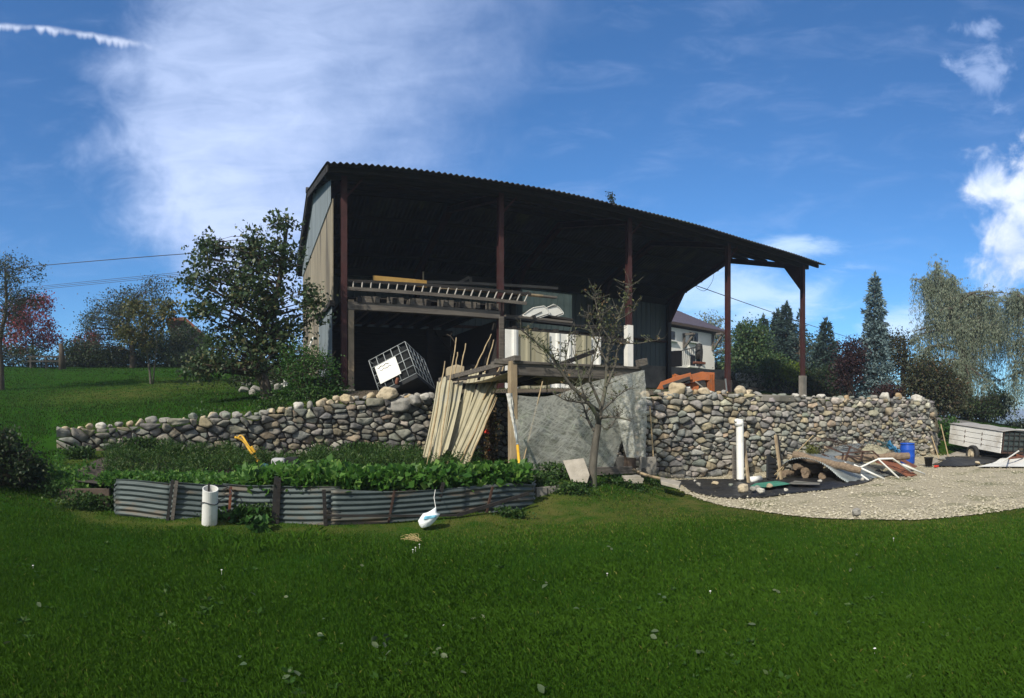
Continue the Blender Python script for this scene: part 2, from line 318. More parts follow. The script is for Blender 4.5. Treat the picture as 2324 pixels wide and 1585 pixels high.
def fast_mesh(name, co, quads, rnd=None, smooth=False):
    me = bpy.data.meshes.new(name); n = len(co); k = quads.shape[1]; nf = len(quads)
    me.vertices.add(n); me.vertices.foreach_set('co', co.astype(np.float32).ravel())
    me.loops.add(nf*k); me.loops.foreach_set('vertex_index', quads.astype(np.int32).ravel())
    me.polygons.add(nf); me.polygons.foreach_set('loop_start', np.arange(0, nf*k, k, dtype=np.int32)); me.polygons.foreach_set('loop_total', np.full(nf, k, dtype=np.int32))
    if rnd is not None:
        a = me.attributes.new('rnd', 'FLOAT', 'FACE'); a.data.foreach_set('value', rnd.astype(np.float32))
    me.update(calc_edges=True)
    if smooth: me.polygons.foreach_set('use_smooth', np.ones(nf, dtype=bool))
    return me
def nrm(a): return a/np.maximum(np.linalg.norm(a, axis=1, keepdims=True), 1e-9)
def leaf_mesh(name, P, size, aspect=.5, axis=None, jit=1.0, flat=None, fold=.15, rnd=None):
    """one folded leaf per point; axis = preferred growing direction, flat = preferred normal"""
    P = np.asarray(P, dtype=float); n = len(P); d = rng.normal(size=(n, 3))
    if axis is not None: d = np.asarray(axis)*np.ones((n, 3))+d*jit
    d = nrm(d); m = rng.normal(size=(n, 3))
    if flat is not None: m = np.asarray(flat)*np.ones((n, 3))+m*.6
    sd = nrm(np.cross(d, m)); up = np.cross(sd, d)
    s = (np.asarray(size)*rng.uniform(.65, 1.25, n))[:, None]
    co = np.empty((n, 4, 3)); co[:, 0] = P; co[:, 2] = P+d*s
    co[:, 1] = P+d*s*.45+sd*s*aspect*.5+up*s*fold; co[:, 3] = P+d*s*.45-sd*s*aspect*.5+up*s*fold
    return fast_mesh(name, co.reshape(-1, 3), np.arange(n*4).reshape(n, 4), rng.random(n) if rnd is None else rnd)
def leaves(name, P, size, mat, parent=None, **k):
    P = np.asarray(P, dtype=float); o0 = np.array(wloc(parent)) if parent is not None else np.zeros(3)
    return link(name, leaf_mesh(name, P-o0, size, **k), mat, parent)
def curve3(pts, n=10):
    """smooth path through points (Catmull-Rom)"""
    P = [Vector(p) for p in pts]; P = [P[0]*2-P[1]]+P+[P[-1]*2-P[-2]]; out = []
    for i in range(1, len(P)-2):
        for k in range(n):
            t = k/n; a, b, c_, d = P[i-1], P[i], P[i+1], P[i+2]
            out.append(.5*((2*b)+(c_-a)*t+(2*a-5*b+4*c_-d)*t*t+(3*b-a-3*c_+d)*t**3))
    return out+[P[-2]]
# ------------------------------------------------------------------ terrain
D0 = 17.5; BX0 = .1533*D0; BL = .28*D0; BDEP = 9.9; BZ = 2.1      # barn: front depth, first post, bay length, depth, floor level
BXR = BX0+4*BL; BYR = D0+BDEP
WALLP = [Vector((-4.07, 12.35)), Vector((-1.0, 13.0)), Vector((1.8, 13.45)), Vector((4.1, 13.4)), Vector((6.6, 12.5)), Vector((8.3, 11.15)), Vector((12.0, 10.6)), Vector((16, 10.05)), Vector((19.2, 9.45))]
hill = [(60, 9, .05), (60, 11, .45), (-200, 9, .1), (-200, 13, .8), (-300, 25, 2.4), (60, 14, 1.1), (100, 18, 1.72), (100, 25, 2.7), (100, 34, 4.1), (100, 48, 5.0), (-200, 34, 4.3), (-200, 60, 5.4), (100, 90, 5.5), (-900, 40, 3), (-900, 15, .6)]
lowc = [(x, r, 0.0) for x in (-400, 100, 700, 1300, 1900, 2500) for r in (2.5, 5, 7.5)]+[(250, 9.4, 0), (620, 8.7, 0), (900, 8.7, 0), (1200, 9.7, .02), (1500, 9, 0), (1500, 11.5, .0),
        (250, 11, .50), (620, 10, .52), (620, 13, .58), (900, 10, .5), (900, 12.5, .58), (180, 12.5, .78), (1163, 11.2, .45), (1345, 11, .30), (1345, 9.6, .02), (1430, 12.2, .2), (1430, 10.5, .04), (1300, 12.3, .4),
        (1550, 13.5, 0), (1800, 12, 0), (1800, 15.5, 0), (2100, 14, 0), (2100, 20, .02), (2200, 20.5, .05), (2324, 14, .0), (2324, 22, .1), (2150, 26, .7), (2130, 30, 1.35), (2200, 31, 1.15), (2300, 30, .7), (2300, 45, .5), (2250, 45, 1.0),
        (2400, 70, -2), (2324, 120, -8), (2150, 90, -1), (2600, 60, -3), (2900, 20, 0), (2300, 300, -16), (2600, 300, -16), (2000, 120, 0), (1500, 200, 3), (700, 300, 6), (-700, 200, 4), (-1500, 60, 1), (-3000, 8, 0), (3500, 8, 0), (3500, 100, -4), (5000, 30, 0), (5000, 200, 0)]
upc = [(130, 14, 1.25), (300, 15, 1.52), (400, 20, 2.2), (400, 30, 3.75), (400, 37, 4.55), (600, 15, 1.85), (600, 20, 2.3), (600, 27, 3.1), (600, 40, 4.9), (760, 15.2, 2.08), (900, 15, 2.1), (1150, 15, 2.1), (1450, 14.5, 2.0), (1650, 15, 2.0), (1900, 18, 2.0), (2080, 21, 2.0),
       (1800, 30, 2.1), (2000, 30, 2.05), (2100, 28, 1.9), (1700, 45, 4.0), (1900, 45, 2.4), (2050, 60, 2.2), (1600, 45, 4.6), (1200, 50, 5), (900, 60, 6), (1700, 100, 4), (2000, 120, 1), (1000, 300, 5), (300, 100, 5.5), (300, 300, 6)]
def mkrbf(pts):
    P = np.array([pol(x, r, z) for x, r, z in pts]); n = len(P)
    ker = lambda A: np.sqrt(((A[:, None, :2]-P[None, :, :2])**2).sum(-1)+.3)
    A = np.zeros((n+1, n+1)); A[:n, :n] = ker(P)-np.eye(n)*.02; A[:n, n] = 1; A[n, :n] = 1
    w = np.linalg.solve(A, np.append(P[:, 2], 0))
    return lambda Q: ker(np.asarray(Q, float)) @ w[:n]+w[n]
zlow = mkrbf(lowc+hill); zup = mkrbf(upc+hill)
def sdist(Q, poly):
    """signed distance of points Q to a closed outline, positive inside"""
    Q = np.asarray(Q, float); d = np.full(len(Q), 1e9); ins = np.zeros(len(Q), bool)
    for i in range(len(poly)):
        a = np.array(poly[i][:2], float); b = np.array(poly[(i+1) % len(poly)][:2], float); e = b-a
        t = np.clip(((Q-a) @ e)/(e @ e), 0, 1); d = np.minimum(d, np.linalg.norm(Q-a-t[:, None]*e, axis=1))
        c_ = (a[1] > Q[:, 1]) != (b[1] > Q[:, 1]); xs = a[0]+(Q[:, 1]-a[1])*(e[0])/(e[1] if abs(e[1]) > 1e-9 else 1e-9); ins ^= c_ & (Q[:, 0] < xs)
    return np.where(ins, d, -d)
def offs(path, d):
    out = []
    for i, p in enumerate(path):
        t = (path[min(i+1, len(path)-1)]-path[max(i-1, 0)]).normalized(); out.append(p+Vector((-t.y, t.x))*d)
    return out
TERR = [tuple(p) for p in offs(WALLP, .28)]+[(21.6, 10.6), (25, 14.5), (31, 19), (46, 30), (90, 50), (200, 400), (-60, 400), (-20, 62)]
BARN = [(BX0-.3, 15.6), (BXR+4, 14.2), (BXR+5, 22), (BXR+5, BYR+.1), (BX0-.3, BYR+.1)]
BACK = [(BX0-.3, BYR+.05), (27.6, BYR+.05), (29, 26), (60, 55), (20, 120), (BX0-.3, 120)]
def ss(x): x = np.clip(x, 0, 1); return x*x*(3-2*x)
def height(Q):
    Q = np.atleast_2d(np.asarray(Q, float)); lo = zlow(Q); up = zup(Q)
    wb = ss(sdist(Q, BARN)/.8+.5); up = up*(1-wb)+BZ*wb
    wk = ss(sdist(Q, BACK)/.5+.5); up = up*(1-wk)+np.maximum(up, 4.25)*wk
    w = ss(sdist(Q, TERR)/.36+.5); return lo*(1-w)+up*w+.015*np.sin(Q[:, 0]*1.7+np.sin(Q[:, 1]*1.3))*np.sin(Q[:, 1]*1.9)
def hz(x, y): return float(height([(x, y)])[0])
def onground(x, y, r0=3.0, r1=90.0):
    """where a line of sight meets the terrain"""
    a = az(x); R = np.linspace(r0, r1, 1500); Q = np.c_[R*math.sin(a), R*math.cos(a)]; zl = EYE+R*(HZ-y)/F; k = np.argmax(height(Q) >= zl); r = R[k]; return Vector((r*math.sin(a), r*math.cos(a), zl[k]))
ax = np.concatenate([-np.geomspace(900, 14, 42), np.arange(-13.5, 34, .25), np.geomspace(35, 1500, 44)])
ay = np.concatenate([-np.geomspace(300, 3, 16), np.arange(-2, 34, .25), np.geomspace(35, 1800, 44)])
gx, gy = np.meshgrid(ax, ay); Q = np.c_[gx.ravel(), gy.ravel()]; gz = height(Q)
wv = len(ax); idx = np.arange(len(Q)).reshape(len(ay), wv)
qd = np.stack([idx[:-1, :-1], idx[:-1, 1:], idx[1:, 1:], idx[1:, :-1]], -1).reshape(-1, 4)
me = fast_mesh('ground', np.c_[Q, gz], qd, smooth=True)
BEDPX = [(243, 9.5), (262, 9.48), (385, 9.06), (500, 8.97), (620, 8.8), (735, 8.63), (880, 8.8), (1040, 9.17), (1130, 9.5), (1180, 9.78), (1212, 10.1)]
BEDF = [Vector(pol(x, r, 0)) for x, r in BEDPX]
BED = [tuple(p[:2]) for p in BEDF]+[tuple(pol(1225, 11, 0)[:2]), tuple(pol(1100, 13.4, 0)[:2]), tuple(pol(700, 13.9, 0)[:2]), tuple(pol(230, 12.2, 0)[:2]), tuple(pol(130, 10.6, 0)[:2])]
GPX = [(1508, 1094), (1540, 1112), (1600, 1131), (1660, 1146), (1720, 1156), (1780, 1165), (1850, 1173), (1920, 1178), (1980, 1180), (2050, 1182), (2100, 1181), (2200, 1172), (2330, 1152), (2700, 1120)]
GRAV = [tuple(onz(x, y, 0)[:2]) for x, y in GPX]+[(40, 3), (34, 2)]+[tuple(pol(2450, 19, 0)[:2]), tuple(pol(2200, 20.5, 0)[:2]), (19.3, 9.6), (16, 10.15), (12, 10.7), (8.4, 11.2)]
dry = np.zeros(len(Q)); near = (np.abs(Q[:, 0]) < 40) & (Q[:, 1] < 40) & (Q[:, 1] > -3)
Qn = Q[near]
def dry_and_lit(Q):  # dry grass, and the sunlit yellow-green lawn band painted in as colour
    g = np.exp(-np.abs(sdist(Q, GRAV))/.75)*(Q[:, 0] > 4)  # dry gravel verge, widened to paint the sunlit grass beside it
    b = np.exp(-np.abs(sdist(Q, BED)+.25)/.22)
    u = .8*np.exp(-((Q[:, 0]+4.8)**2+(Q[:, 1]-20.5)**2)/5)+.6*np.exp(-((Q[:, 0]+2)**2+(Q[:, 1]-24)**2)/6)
    m = np.exp(-(((Q[:, 0]-5.6)/2.6)**2+((Q[:, 1]-8.0)/1.1)**2))*.9  # sunlit mid-lawn patch, its brightness put into the grass colour
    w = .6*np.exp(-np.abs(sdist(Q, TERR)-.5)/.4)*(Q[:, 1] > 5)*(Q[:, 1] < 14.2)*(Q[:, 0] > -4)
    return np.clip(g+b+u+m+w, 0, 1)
dry[near] = dry_and_lit(Qn)
at = me.attributes.new('dry', 'FLOAT', 'POINT'); at.data.foreach_set('value', dry.astype(np.float32))  # holds dry grass plus the painted sunlit band
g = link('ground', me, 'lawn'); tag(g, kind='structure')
def sheet(name, poly, mat, lift=.006, step=.3, kind='structure', wob=0.0):
    """a sheet laid on the terrain inside an outline"""
    xs = [p[0] for p in poly]; ys = [p[1] for p in poly]; X = np.arange(min(xs), max(xs)+step, step); Y = np.arange(min(ys), max(ys)+step, step)
    mx_, my_ = np.meshgrid(X, Y); q = np.c_[mx_.ravel(), my_.ravel()]; s = sdist(q, poly)
    # pull outside points near the outline onto it
    for i in np.where((s < 0) & (s > -step*1.1))[0]:
        best = None
        for k in range(len(poly)):
            a = np.array(poly[k][:2]); b = np.array(poly[(k+1) % len(poly)][:2]); e = b-a; t = np.clip((q[i]-a) @ e/(e @ e), 0, 1); p = a+t*e; dd = np.linalg.norm(q[i]-p)
            if best is None or dd < best[0]: best = (dd, p)
        q[i] = best[1]; s[i] = .001
    z = height(q)+lift
    if wob: z = z+np.abs(np.array([noise.noise(Vector((p[0]*2.2, p[1]*2.2, 3)))+.35*noise.noise(Vector((p[0]*9, p[1]*9, 5))) for p in q]))*wob*np.clip(s/.3, 0.05, 1)
    ii = np.arange(len(q)).reshape(len(Y), len(X)); F4 = np.stack([ii[:-1, :-1], ii[:-1, 1:], ii[1:, 1:], ii[1:, :-1]], -1).reshape(-1, 4); ok = (s[F4] > 0).all(1)
    used = np.unique(F4[ok]); mp_ = -np.ones(len(q), int); mp_[used] = np.arange(len(used))
    o = link(name, fast_mesh(name, np.c_[q, z][used], mp_[F4[ok]], smooth=True), mat)
    return tag(o, kind=kind) if kind else o
sheet('gravel', GRAV, 'gravel', .014, .25)
sheet('barn_floor', [(BX0-.6, 13.95), (4.3, 13.85), (6.9, 13.0), (8.7, 11.7), (12.2, 11.1), (19, 10.2), (21, 11), (BXR+3, BYR), (BX0, BYR)], 'dirt', .03, .5)
ROAD = [tuple(pol(2095, 29.5, 0)[:2]), tuple(pol(2250, 27.0, 0)[:2]), tuple(pol(2420, 26, 0)[:2]), tuple(pol(2420, 29, 0)[:2]), tuple(pol(2250, 30.5, 0)[:2]), tuple(pol(2095, 33.0, 0)[:2])]
sheet('road', ROAD, 'asphalt', .03, .4)
lk = MB().add([(60, -100, -15.2), (1500, -400, -15.2), (1500, 900, -15.2), (120, 300, -15.2)], [(0, 1, 2, 3)]).build('lake', pm('lake_water', (.25, .36, .42), (.22, .33, .4), .02, .15, 0)); tag(lk, kind='structure')
def ridge(u, v): a = math.radians(40+90*u); R = 2600+v*500; return Vector((R*math.sin(a), R*math.cos(a), -16+v*(30+35*noise.noise(Vector((u*9, 0, 1)))+14*noise.noise(Vector((u*40, 0, 2))))))
tag(MB().grid(ridge, 90, 3).build('hills', pm('far_hills', (.08, .13, .16), (.06, .10, .13), .01, 1, 0), smooth=True), kind='structure')

# ------------------------------------------------------------------ dry stone walls
PAL = [(.26, .25, .22), (.31, .285, .225), (.17, .168, .155), (.225, .235, .21), (.40, .375, .31), (.27, .225, .16), (.135, .132, .125), (.31, .30, .27), (.34, .29, .20), (.20, .20, .185), (.24, .23, .205)]
def stones(path2, zb, zt, wmean, rows, depth=.2, seed=1, darkb=1.0):
    """tight dry-stone face: cells packed in rough courses, each a bulging rounded stone"""
    R = random.Random(seed); L = [0.0]
    for a, b in zip(path2, path2[1:]): L.append(L[-1]+(b-a).length)
    tot = L[-1]
    def pos(s):
        s = min(max(s, 0), tot); k = 0
        while k < len(L)-2 and s > L[k+1]: k += 1
        t = (s-L[k])/(L[k+1]-L[k]); p = path2[k].lerp(path2[k+1], t); d = (path2[k+1]-path2[k]).normalized(); return p, Vector((d.y, -d.x))
    seeds = []; z = -.05
    H = max(zt(i/40*tot)-zb(i/40*tot) for i in range(41))
    while z < H+.1:
        rh = R.uniform(*rows); s = R.uniform(0, .2)
        while s < tot:
            w = wmean*R.choice((.42, .55, .75, .9, 1, 1.3, 1.7, 2.3)); big = R.random() < .06
            zz_ = z+rh*R.uniform(.12, .88)
            if zz_ < zt(s)-zb(s)+.03: seeds.append((s+w/2, zz_, w))
            s += w
        z += rh
    vs = []; fs = []; cols = []
    cells = {}
    for i, q in enumerate(seeds): cells.setdefault((int(q[0]//.8), int((q[1]+1)//.8)), []).append(i)
    for i, (s, z, w) in enumerate(seeds):
        ztop = zt(s)-zb(s)+R.uniform(-.04, .05)
        poly = [(s-.55, max(z-.5, -.12)), (s+.55, max(z-.5, -.12)), (s+.55, min(z+.5, ztop)), (s-.55, min(z+.5, ztop))]
        cx, cy = int(s//.8), int((z+1)//.8)
        for dx in (-1, 0, 1):
            for dy in (-1, 0, 1):
                for j in cells.get((cx+dx, cy+dy), ()):
                    if j == i: continue
                    q = seeds[j]; nx, ny = q[0]-s, (q[1]-z)*1.55; l2 = nx*nx+ny*ny
                    if l2 > 1.4 or l2 < 1e-6: continue
                    bias = .5+.20*(w-q[2])/max(w, q[2])
                    m = (s+nx*bias, z+(q[1]-z)*bias); nyy = ny*1.55; out = []
                    for a, b in zip(poly, poly[1:]+poly[:1]):
                        da = (a[0]-m[0])*nx+(a[1]-m[1])*nyy; db = (b[0]-m[0])*nx+(b[1]-m[1])*nyy
                        if da <= 0: out.append(a)
                        if da*db < 0: t = da/(da-db); out.append((a[0]+(b[0]-a[0])*t, a[1]+(b[1]-a[1])*t))
                    poly = out
                    if len(poly) < 3: break
        if len(poly) < 3: continue
        ar = .5*abs(sum(a[0]*b[1]-b[0]*a[1] for a, b in zip(poly, poly[1:]+poly[:1])))
        if ar < .0025: continue
        mxs = sum(p[0] for p in poly)/len(poly); mzs = sum(p[1] for p in poly)/len(poly)
        rr = math.sqrt(ar); k = 1-min(.32, .0085/rr*1.6)
        poly = [(mxs+(p[0]-mxs)*k+R.uniform(-.16, .16)*rr*.5, mzs+(p[1]-mzs)*k+R.uniform(-.09, .09)*rr*.5) for p in poly]
        for c_ in range(2):                                   # round the corners
            o = []
            cut = (.13 if c_ == 0 else .25)
            for a, b in zip(poly, poly[1:]+poly[:1]): o += [(a[0]*(1-cut)+b[0]*cut, a[1]*(1-cut)+b[1]*cut), (a[0]*cut+b[0]*(1-cut), a[1]*cut+b[1]*(1-cut))]
            poly = o
        n = len(poly); th = min(.05+rr*.42, depth)*R.uniform(.55, 1.2); tx, tz = R.uniform(-.5, .5), R.uniform(-.5, .3); f0 = len(vs); sd = R.uniform(0, 99)
        base = R.choice(PAL); lum = R.uniform(.72, 1.18)*darkb; colr = tuple(c*lum*R.uniform(.95, 1.05) for c in base)
        flat = R.choice((.93, .9, .86, .8, .7))
        for (sc, dp) in ((.96, -.12), (1.0, .35), (.965, .68), (flat, .95), (flat*.45, 1.0)):
            for (a, b) in poly:
                aa = mxs+(a-mxs)*sc; bb = mzs+(b-mzs)*sc
                nz = noise.noise(Vector((aa*7+sd, bb*7, sd)))*.3+noise.noise(Vector((aa*19+sd, bb*19, sd)))*.13
                dd = th*dp+(nz*rr*.5 if dp > .3 else 0)+((aa-mxs)*tx+(bb-mzs)*tz)*max(dp, 0)
                p, nn = pos(aa); vs.append((p.x+nn.x*dd, p.y+nn.y*dd, zb(aa)+bb)); cols.append(colr)
        p, nn = pos(mxs); vs.append((p.x+nn.x*th, p.y+nn.y*th, zb(mxs)+mzs)); cols.append(colr)
        for r_ in range(4):
            for q in range(n): q2 = (q+1) % n; fs.append((f0+r_*n+q, f0+r_*n+q2, f0+(r_+1)*n+q2, f0+(r_+1)*n+q))
        for q in range(n): fs.append((f0+4*n+q, f0+4*n+(q+1) % n, f0+5*n))
    return vs, fs, cols, pos, tot
def wall_thing(label, path2, zb, zt, wmean, rows, seed, thick=.5, darkb=1.0):
    root = thing('stone_wall', label, 'stone wall', (path2[0].x, path2[0].y, zb(0)))
    vs, fs, cols, pos, tot = stones(path2, zb, zt, wmean, rows, seed=seed, darkb=darkb)
    m = MB(); m.v = vs; m.f = fs; o = m.build('stone_face', 'stone', root, smooth=True)
    ca = o.data.color_attributes.new('Col', 'FLOAT_COLOR', 'POINT'); ca.data.foreach_set('color', np.c_[np.array(cols), np.ones(len(cols))].astype(np.float32).ravel())
    c_ = MB(); N = int(tot/.4)
    def core(u, v):
        s = u*tot; p, nn = pos(s); d = (0.045, .045, -thick)[int(round(v*2))]; z = (zb(s)-.3, zt(s)-.10, zt(s)-.12)[int(round(v*2))]
        return Vector((p.x+nn.x*d, p.y+nn.y*d, z))
    c_.grid(core, N, 2).build('earth_core', 'earth', root)
    return root, pos, tot
def lerpf(pts):
    def f(s):
        for (a, za), (b, zb_) in zip(pts, pts[1:]):
            if s <= b: return za+(zb_-za)*max(0, (s-a))/max(b-a, 1e-6)
        return pts[-1][1]
    return f
P1 = WALLP[:5]; L1 = [0]
for a, b in zip(P1, P1[1:]): L1.append(L1[-1]+(b-a).length)
def sof(pth, x):       # arc length where azimuth x crosses a wall path
    best = None; acc = 0
    for a, b in zip(pth, pth[1:]):
        for k in range(60):
            p = a.lerp(b, k/60); d = abs(math.atan2(p.x, p.y)-az(x))
            if best is None or d < best[0]: best = (d, acc+(b-a).length*k/60, p.length)
        acc += (b-a).length
    return best[1], best[2]
def prof(pth, px): return lerpf([(lambda q: (q[0], EYE+q[1]*(HZ-y)/F))(sof(pth, x)) for x, y in px])
top1 = prof(P1, [(118, 1004), (135, 990), (158, 977), (230, 972), (350, 962), (450, 952), (560, 948), (640, 935), (720, 922), (800, 910), (870, 902), (940, 905), (985, 905), (1100, 905), (1300, 905)])
bot1 = prof(P1, [(115, 1018), (200, 1040), (300, 1042), (600, 1050), (900, 1052), (1000, 1050), (1100, 1050), (1300, 1060)])
wl, posL, totL = wall_thing('low grey dry stone wall rising from the lawn towards the barn, on the left behind the vegetable bed', P1, bot1, top1, .225, (.08, .165), 3, darkb=.92)
P2 = [Vector((6.75, 12.25))]+WALLP[5:]
top2 = prof(P2, [(1280, 905), (1450, 898), (1560, 893), (1690, 895), (1750, 900), (1900, 905), (2100, 908)])
bot2 = lerpf([(0, .15), (2, .02), (20, 0.0)])
wr, posR, totR = wall_thing('tall grey dry stone retaining wall beside the gravel, white pipe standing against it', P2, bot2, top2, .215, (.075, .155), 11, darkb=1.32)
P3 = [Vector((19.25, 9.5)), Vector((20.6, 10.0)), Vector((22.2, 11.3)), Vector((24.5, 14))]
top3 = lerpf([(0, 2.02), (.5, 1.7), (1.4, 1.25), (3, .9), (6, .6)]); bot3 = lerpf([(0, 0), (6, .1)])
wall_thing('short flank of stone wall running down towards the trailer from the corner', P3, bot3, top3, .36, (.2, .34), 21)
# loose boulders
def boulder_mesh(seed):
    R = random.Random(seed); import bmesh as bm_
    b = bm_.new(); bm_.ops.create_icosphere(b, subdivisions=3, radius=.5)
    PL = [(Vector((R.gauss(0, 1), R.gauss(0, 1), R.gauss(0, .8))).normalized(), R.uniform(.27, .43)) for _ in range(9)]
    off = Vector((R.uniform(0, 50), R.uniform(0, 50), R.uniform(0, 50)))
    for v in b.verts:
        d = v.co.normalized(); k = 1+.28*noise.noise(d*1.3+off)+.12*noise.noise(d*3+off)+.04*noise.noise(d*9+off); v.co = d*.5*k
        for n_, l_ in PL:                                        # broken flat faces
            e = v.co.dot(n_)-l_
            if e > 0: v.co -= n_*e*.92
    me = bpy.data.meshes.new('boulder'); b.to_mesh(me); b.free(); me.polygons.foreach_set('use_smooth', [True]*len(me.polygons)); me.materials.append(None); return me
ROCKM = [pm('rock_'+n, c, tuple(v*.72 for v in c), 5, .9, .4, bscale=20, c3=tuple(v*.5 for v in c), s3=3) for n, c in (('tan', (.46, .38, .25)), ('grey', (.30, .29, .26)), ('buff', (.52, .44, .31)), ('white', (.55, .53, .47)), ('green', (.24, .26, .22)), ('ochre', (.42, .31, .18)))]
BM = [boulder_mesh(i) for i in range(7)]; MC = {}
def boulder(p, size, mi, label, group, rz=None, seed=None, name='boulder', cat='boulder'):
    R = random.Random(seed if seed is not None else int(p[0]*997+p[1]*131)); k = R.randrange(7)
    if (k, mi) not in MC: m2 = BM[k].copy(); m2.materials[0] = ROCKM[mi]; MC[(k, mi)] = m2
    o = bpy.data.objects.new(name, MC[(k, mi)]); COL.objects.link(o); o.location = p; o.scale = size
    o.rotation_euler = (R.uniform(-.2, .2), R.uniform(-.2, .2), R.uniform(0, 6) if rz is None else rz); return tag(o, label, cat, group)
R = random.Random(5)
s = .05
while s < totL-2.2:
    d = R.uniform(.11, .31); p, nn = posL(s+d/2)
    for lay in range(1 if R.random() < .6 else 2):
        q = p-nn*(.05+.22*lay+R.uniform(-.06, .06)); dd = d*R.uniform(.75, 1.1)
        boulder((q.x, q.y, top1(s+d/2)+dd*.18), (dd, dd*R.uniform(.7, 1), dd*R.uniform(.5, .85)), R.choice((0, 0, 1, 1, 2, 3, 4)), 'loose rounded boulder along the top of the low left stone wall', 'loose boulders on the left wall')
    s += d*.93
big = [((735, 913), .30, 0), ((765, 905), .22, 2), ((842, 900), .30, 0), ((880, 893), .50, 2), ((905, 920), .55, 1), ((800, 908), .26, 2), ((940, 910), .45, 1), ((965, 902), .3, 3)]
for i, ((x, y), d, mi) in enumerate(big):
    r = 13.75; p = atr(x, y, r); boulder(p, (d, d*.8, d*.62), mi, 'large pale boulder piled on the wall top below the tipped tank', 'large boulders below the tank', seed=i)
s = .25
while s < totR:
    d = R.uniform(.11, .27)
    if s > 2.2 and R.random() < .8:
        p, nn = posR(s); q = p-nn*R.uniform(.05, .3); boulder((q.x, q.y, top2(s)+d*.14), (d*1.2, d*.9, d*R.uniform(.5, .75)), R.choice((0, 1, 1, 4, 5, 3)), 'loose stone along the top of the tall right stone wall', 'loose stones on the right wall')
    s += d*1.05
for x, y, d, mi, lab in [(1462, 899, .36, 2, 'cream rock at the film end of the tall wall'), (1513, 903, .44, 0, 'brown pointed rock on the tall wall left of the orange loader'), (1537, 886, .52, 0, 'long brown rock on the tall wall in front of the orange loader'), (1600, 890, .36, 2, 'upright cream rock on the tall wall under the loader'),
                         (1678, 890, .46, 2, 'largest cream boulder on the tall wall at the foot of the red post'), (1697, 893, .34, 2, 'smaller cream boulder beside the largest one at the red post'),
                         (2009, 904, .55, 3, 'white faceted rock on the far part of the tall wall'), (2037, 901, .40, 5, 'tan rock beside the white faceted rock on the tall wall'), (2081, 906, .46, 3, 'round white rock near the corner of the tall wall')]:
    s_, r = sof(P2, x); boulder(atr(x, y, r+.12), (d, d*.8, d*.68), mi, lab, 'pale rocks on the tall wall', seed=int(x))
slab = MB(); a = atr(1756, 905, sof(P2, 1756)[1]+.1); bdir = (WALLP[7]-WALLP[5]).normalized(); slab.box(a, (1.15, .4, .17), Matrix.Rotation(math.atan2(bdir.y, bdir.x), 3, 'Z'))
solo(slab, 'coping_slab', 'concrete', 'long grey coping slab lying on the tall wall right of the red post', 'slab', bevel=.02)
# ------------------------------------------------------------------ barn
YF, YR_, YB = 16.56, 22.45, 28.15
def roofz(Y): return 8.48+(Y-YF)*.229 if Y <= YR_ else 8.48+(YR_-YF)*.229-(Y-YR_)*.300
XL, XR = (BX0-.0362*D0), BXR+.55
barn = thing('barn', 'large open-fronted barn with corrugated roof and rust red steel posts behind the stone wall', 'barn', (BX0, D0, BZ))
def roof(Ya, Yb, name):
    m = MB(); pitch = .177; N = int((XR-XL)/pitch*8); ns = 5
    def f(u, v):
        x = XL+u*(XR-XL); y = Ya+(Yb-Ya)*v; return Vector((x, y, roofz(y if abs(y-YR_) > 1e-6 else YR_)+.027*math.sin(2*PI*(x-XL)/pitch)+.012*math.sin(x*1.1+y)*(1-v)))
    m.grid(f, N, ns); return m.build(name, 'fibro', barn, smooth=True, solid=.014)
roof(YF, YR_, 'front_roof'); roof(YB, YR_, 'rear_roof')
m = MB(); m.tube([(XL-.03, YR_, roofz(YR_)+.03), (XR+.03, YR_, roofz(YR_)+.03)], .11, 10); m.build('ridge_cap', 'fibro', barn, True)
def hsec(m, a, b, w=.2, t=.02):
    a = Vector(a); b = Vector(b); m.bar(a, b, t, w-2*t)
    d = (b-a).normalized(); up = Vector((0, 1, 0)) if abs(d.z) > .9 else Vector((0, 0, 1))
    u = (up-d*up.dot(d)).normalized()
    for s in (-1, 1): m.bar(a+u*s*(w/2-t/2), b+u*s*(w/2-t/2), w*.95, t, up=u)
    return m
for i in range(5):
    x = BX0+i*BL; top = roofz(D0)-.22
    m = MB(); hsec(m, (x, D0, BZ-.1 if i < 3 else BZ), (x, D0, top), .18); m.build('post', 'rust_steel', barn)
    m = MB(); z0 = roofz(D0)-.9
    if i < 4: m.bar((x+.08, D0-.02, z0+.1), (x+.55, D0-.02, z0+.65), .05, .05); m.build('knee_brace', 'rust_steel', barn)
    m = MB(); hsec(m, (x, D0+.1, roofz(D0+.1)-.30), (x, YR_, roofz(YR_)-.30), .24); hsec(m, (x, YR_, roofz(YR_)-.30), (x, BYR, roofz(BYR)-.30), .24)
    m.build('rafter', 'rust_steel', barn)
    m = MB(); hsec(m, (x, BYR-.12, BZ), (x, BYR-.12, roofz(BYR)-.3), .24); m.build('rear_post', 'dark_metal', barn)
    m = MB(); m.prism([(x-.09, BYR-.25, roofz(BYR)-.4), (x-.09, BYR-.25, roofz(BYR)-1.5), (x-.09, BYR-1.5, roofz(BYR-1.5)-.42)], (.18, 0, 0)); m.build('haunch', 'rust_steel', barn)
    if i == 4:
        m = MB(); m.prism([(x-.08, D0+.1, roofz(D0)-.35), (x-.08, D0+.1, roofz(D0)-1.35), (x-.08, D0+1.1, roofz(D0+1.1)-.4)], (.16, 0, 0)); m.build('haunch', 'rust_steel', barn)
m = MB(); m.bar((BXR, D0, BZ-.2), (BXR, D0, 3.35), .27, .27); m.build('post_sleeve', 'concrete', barn, bevel=.01)
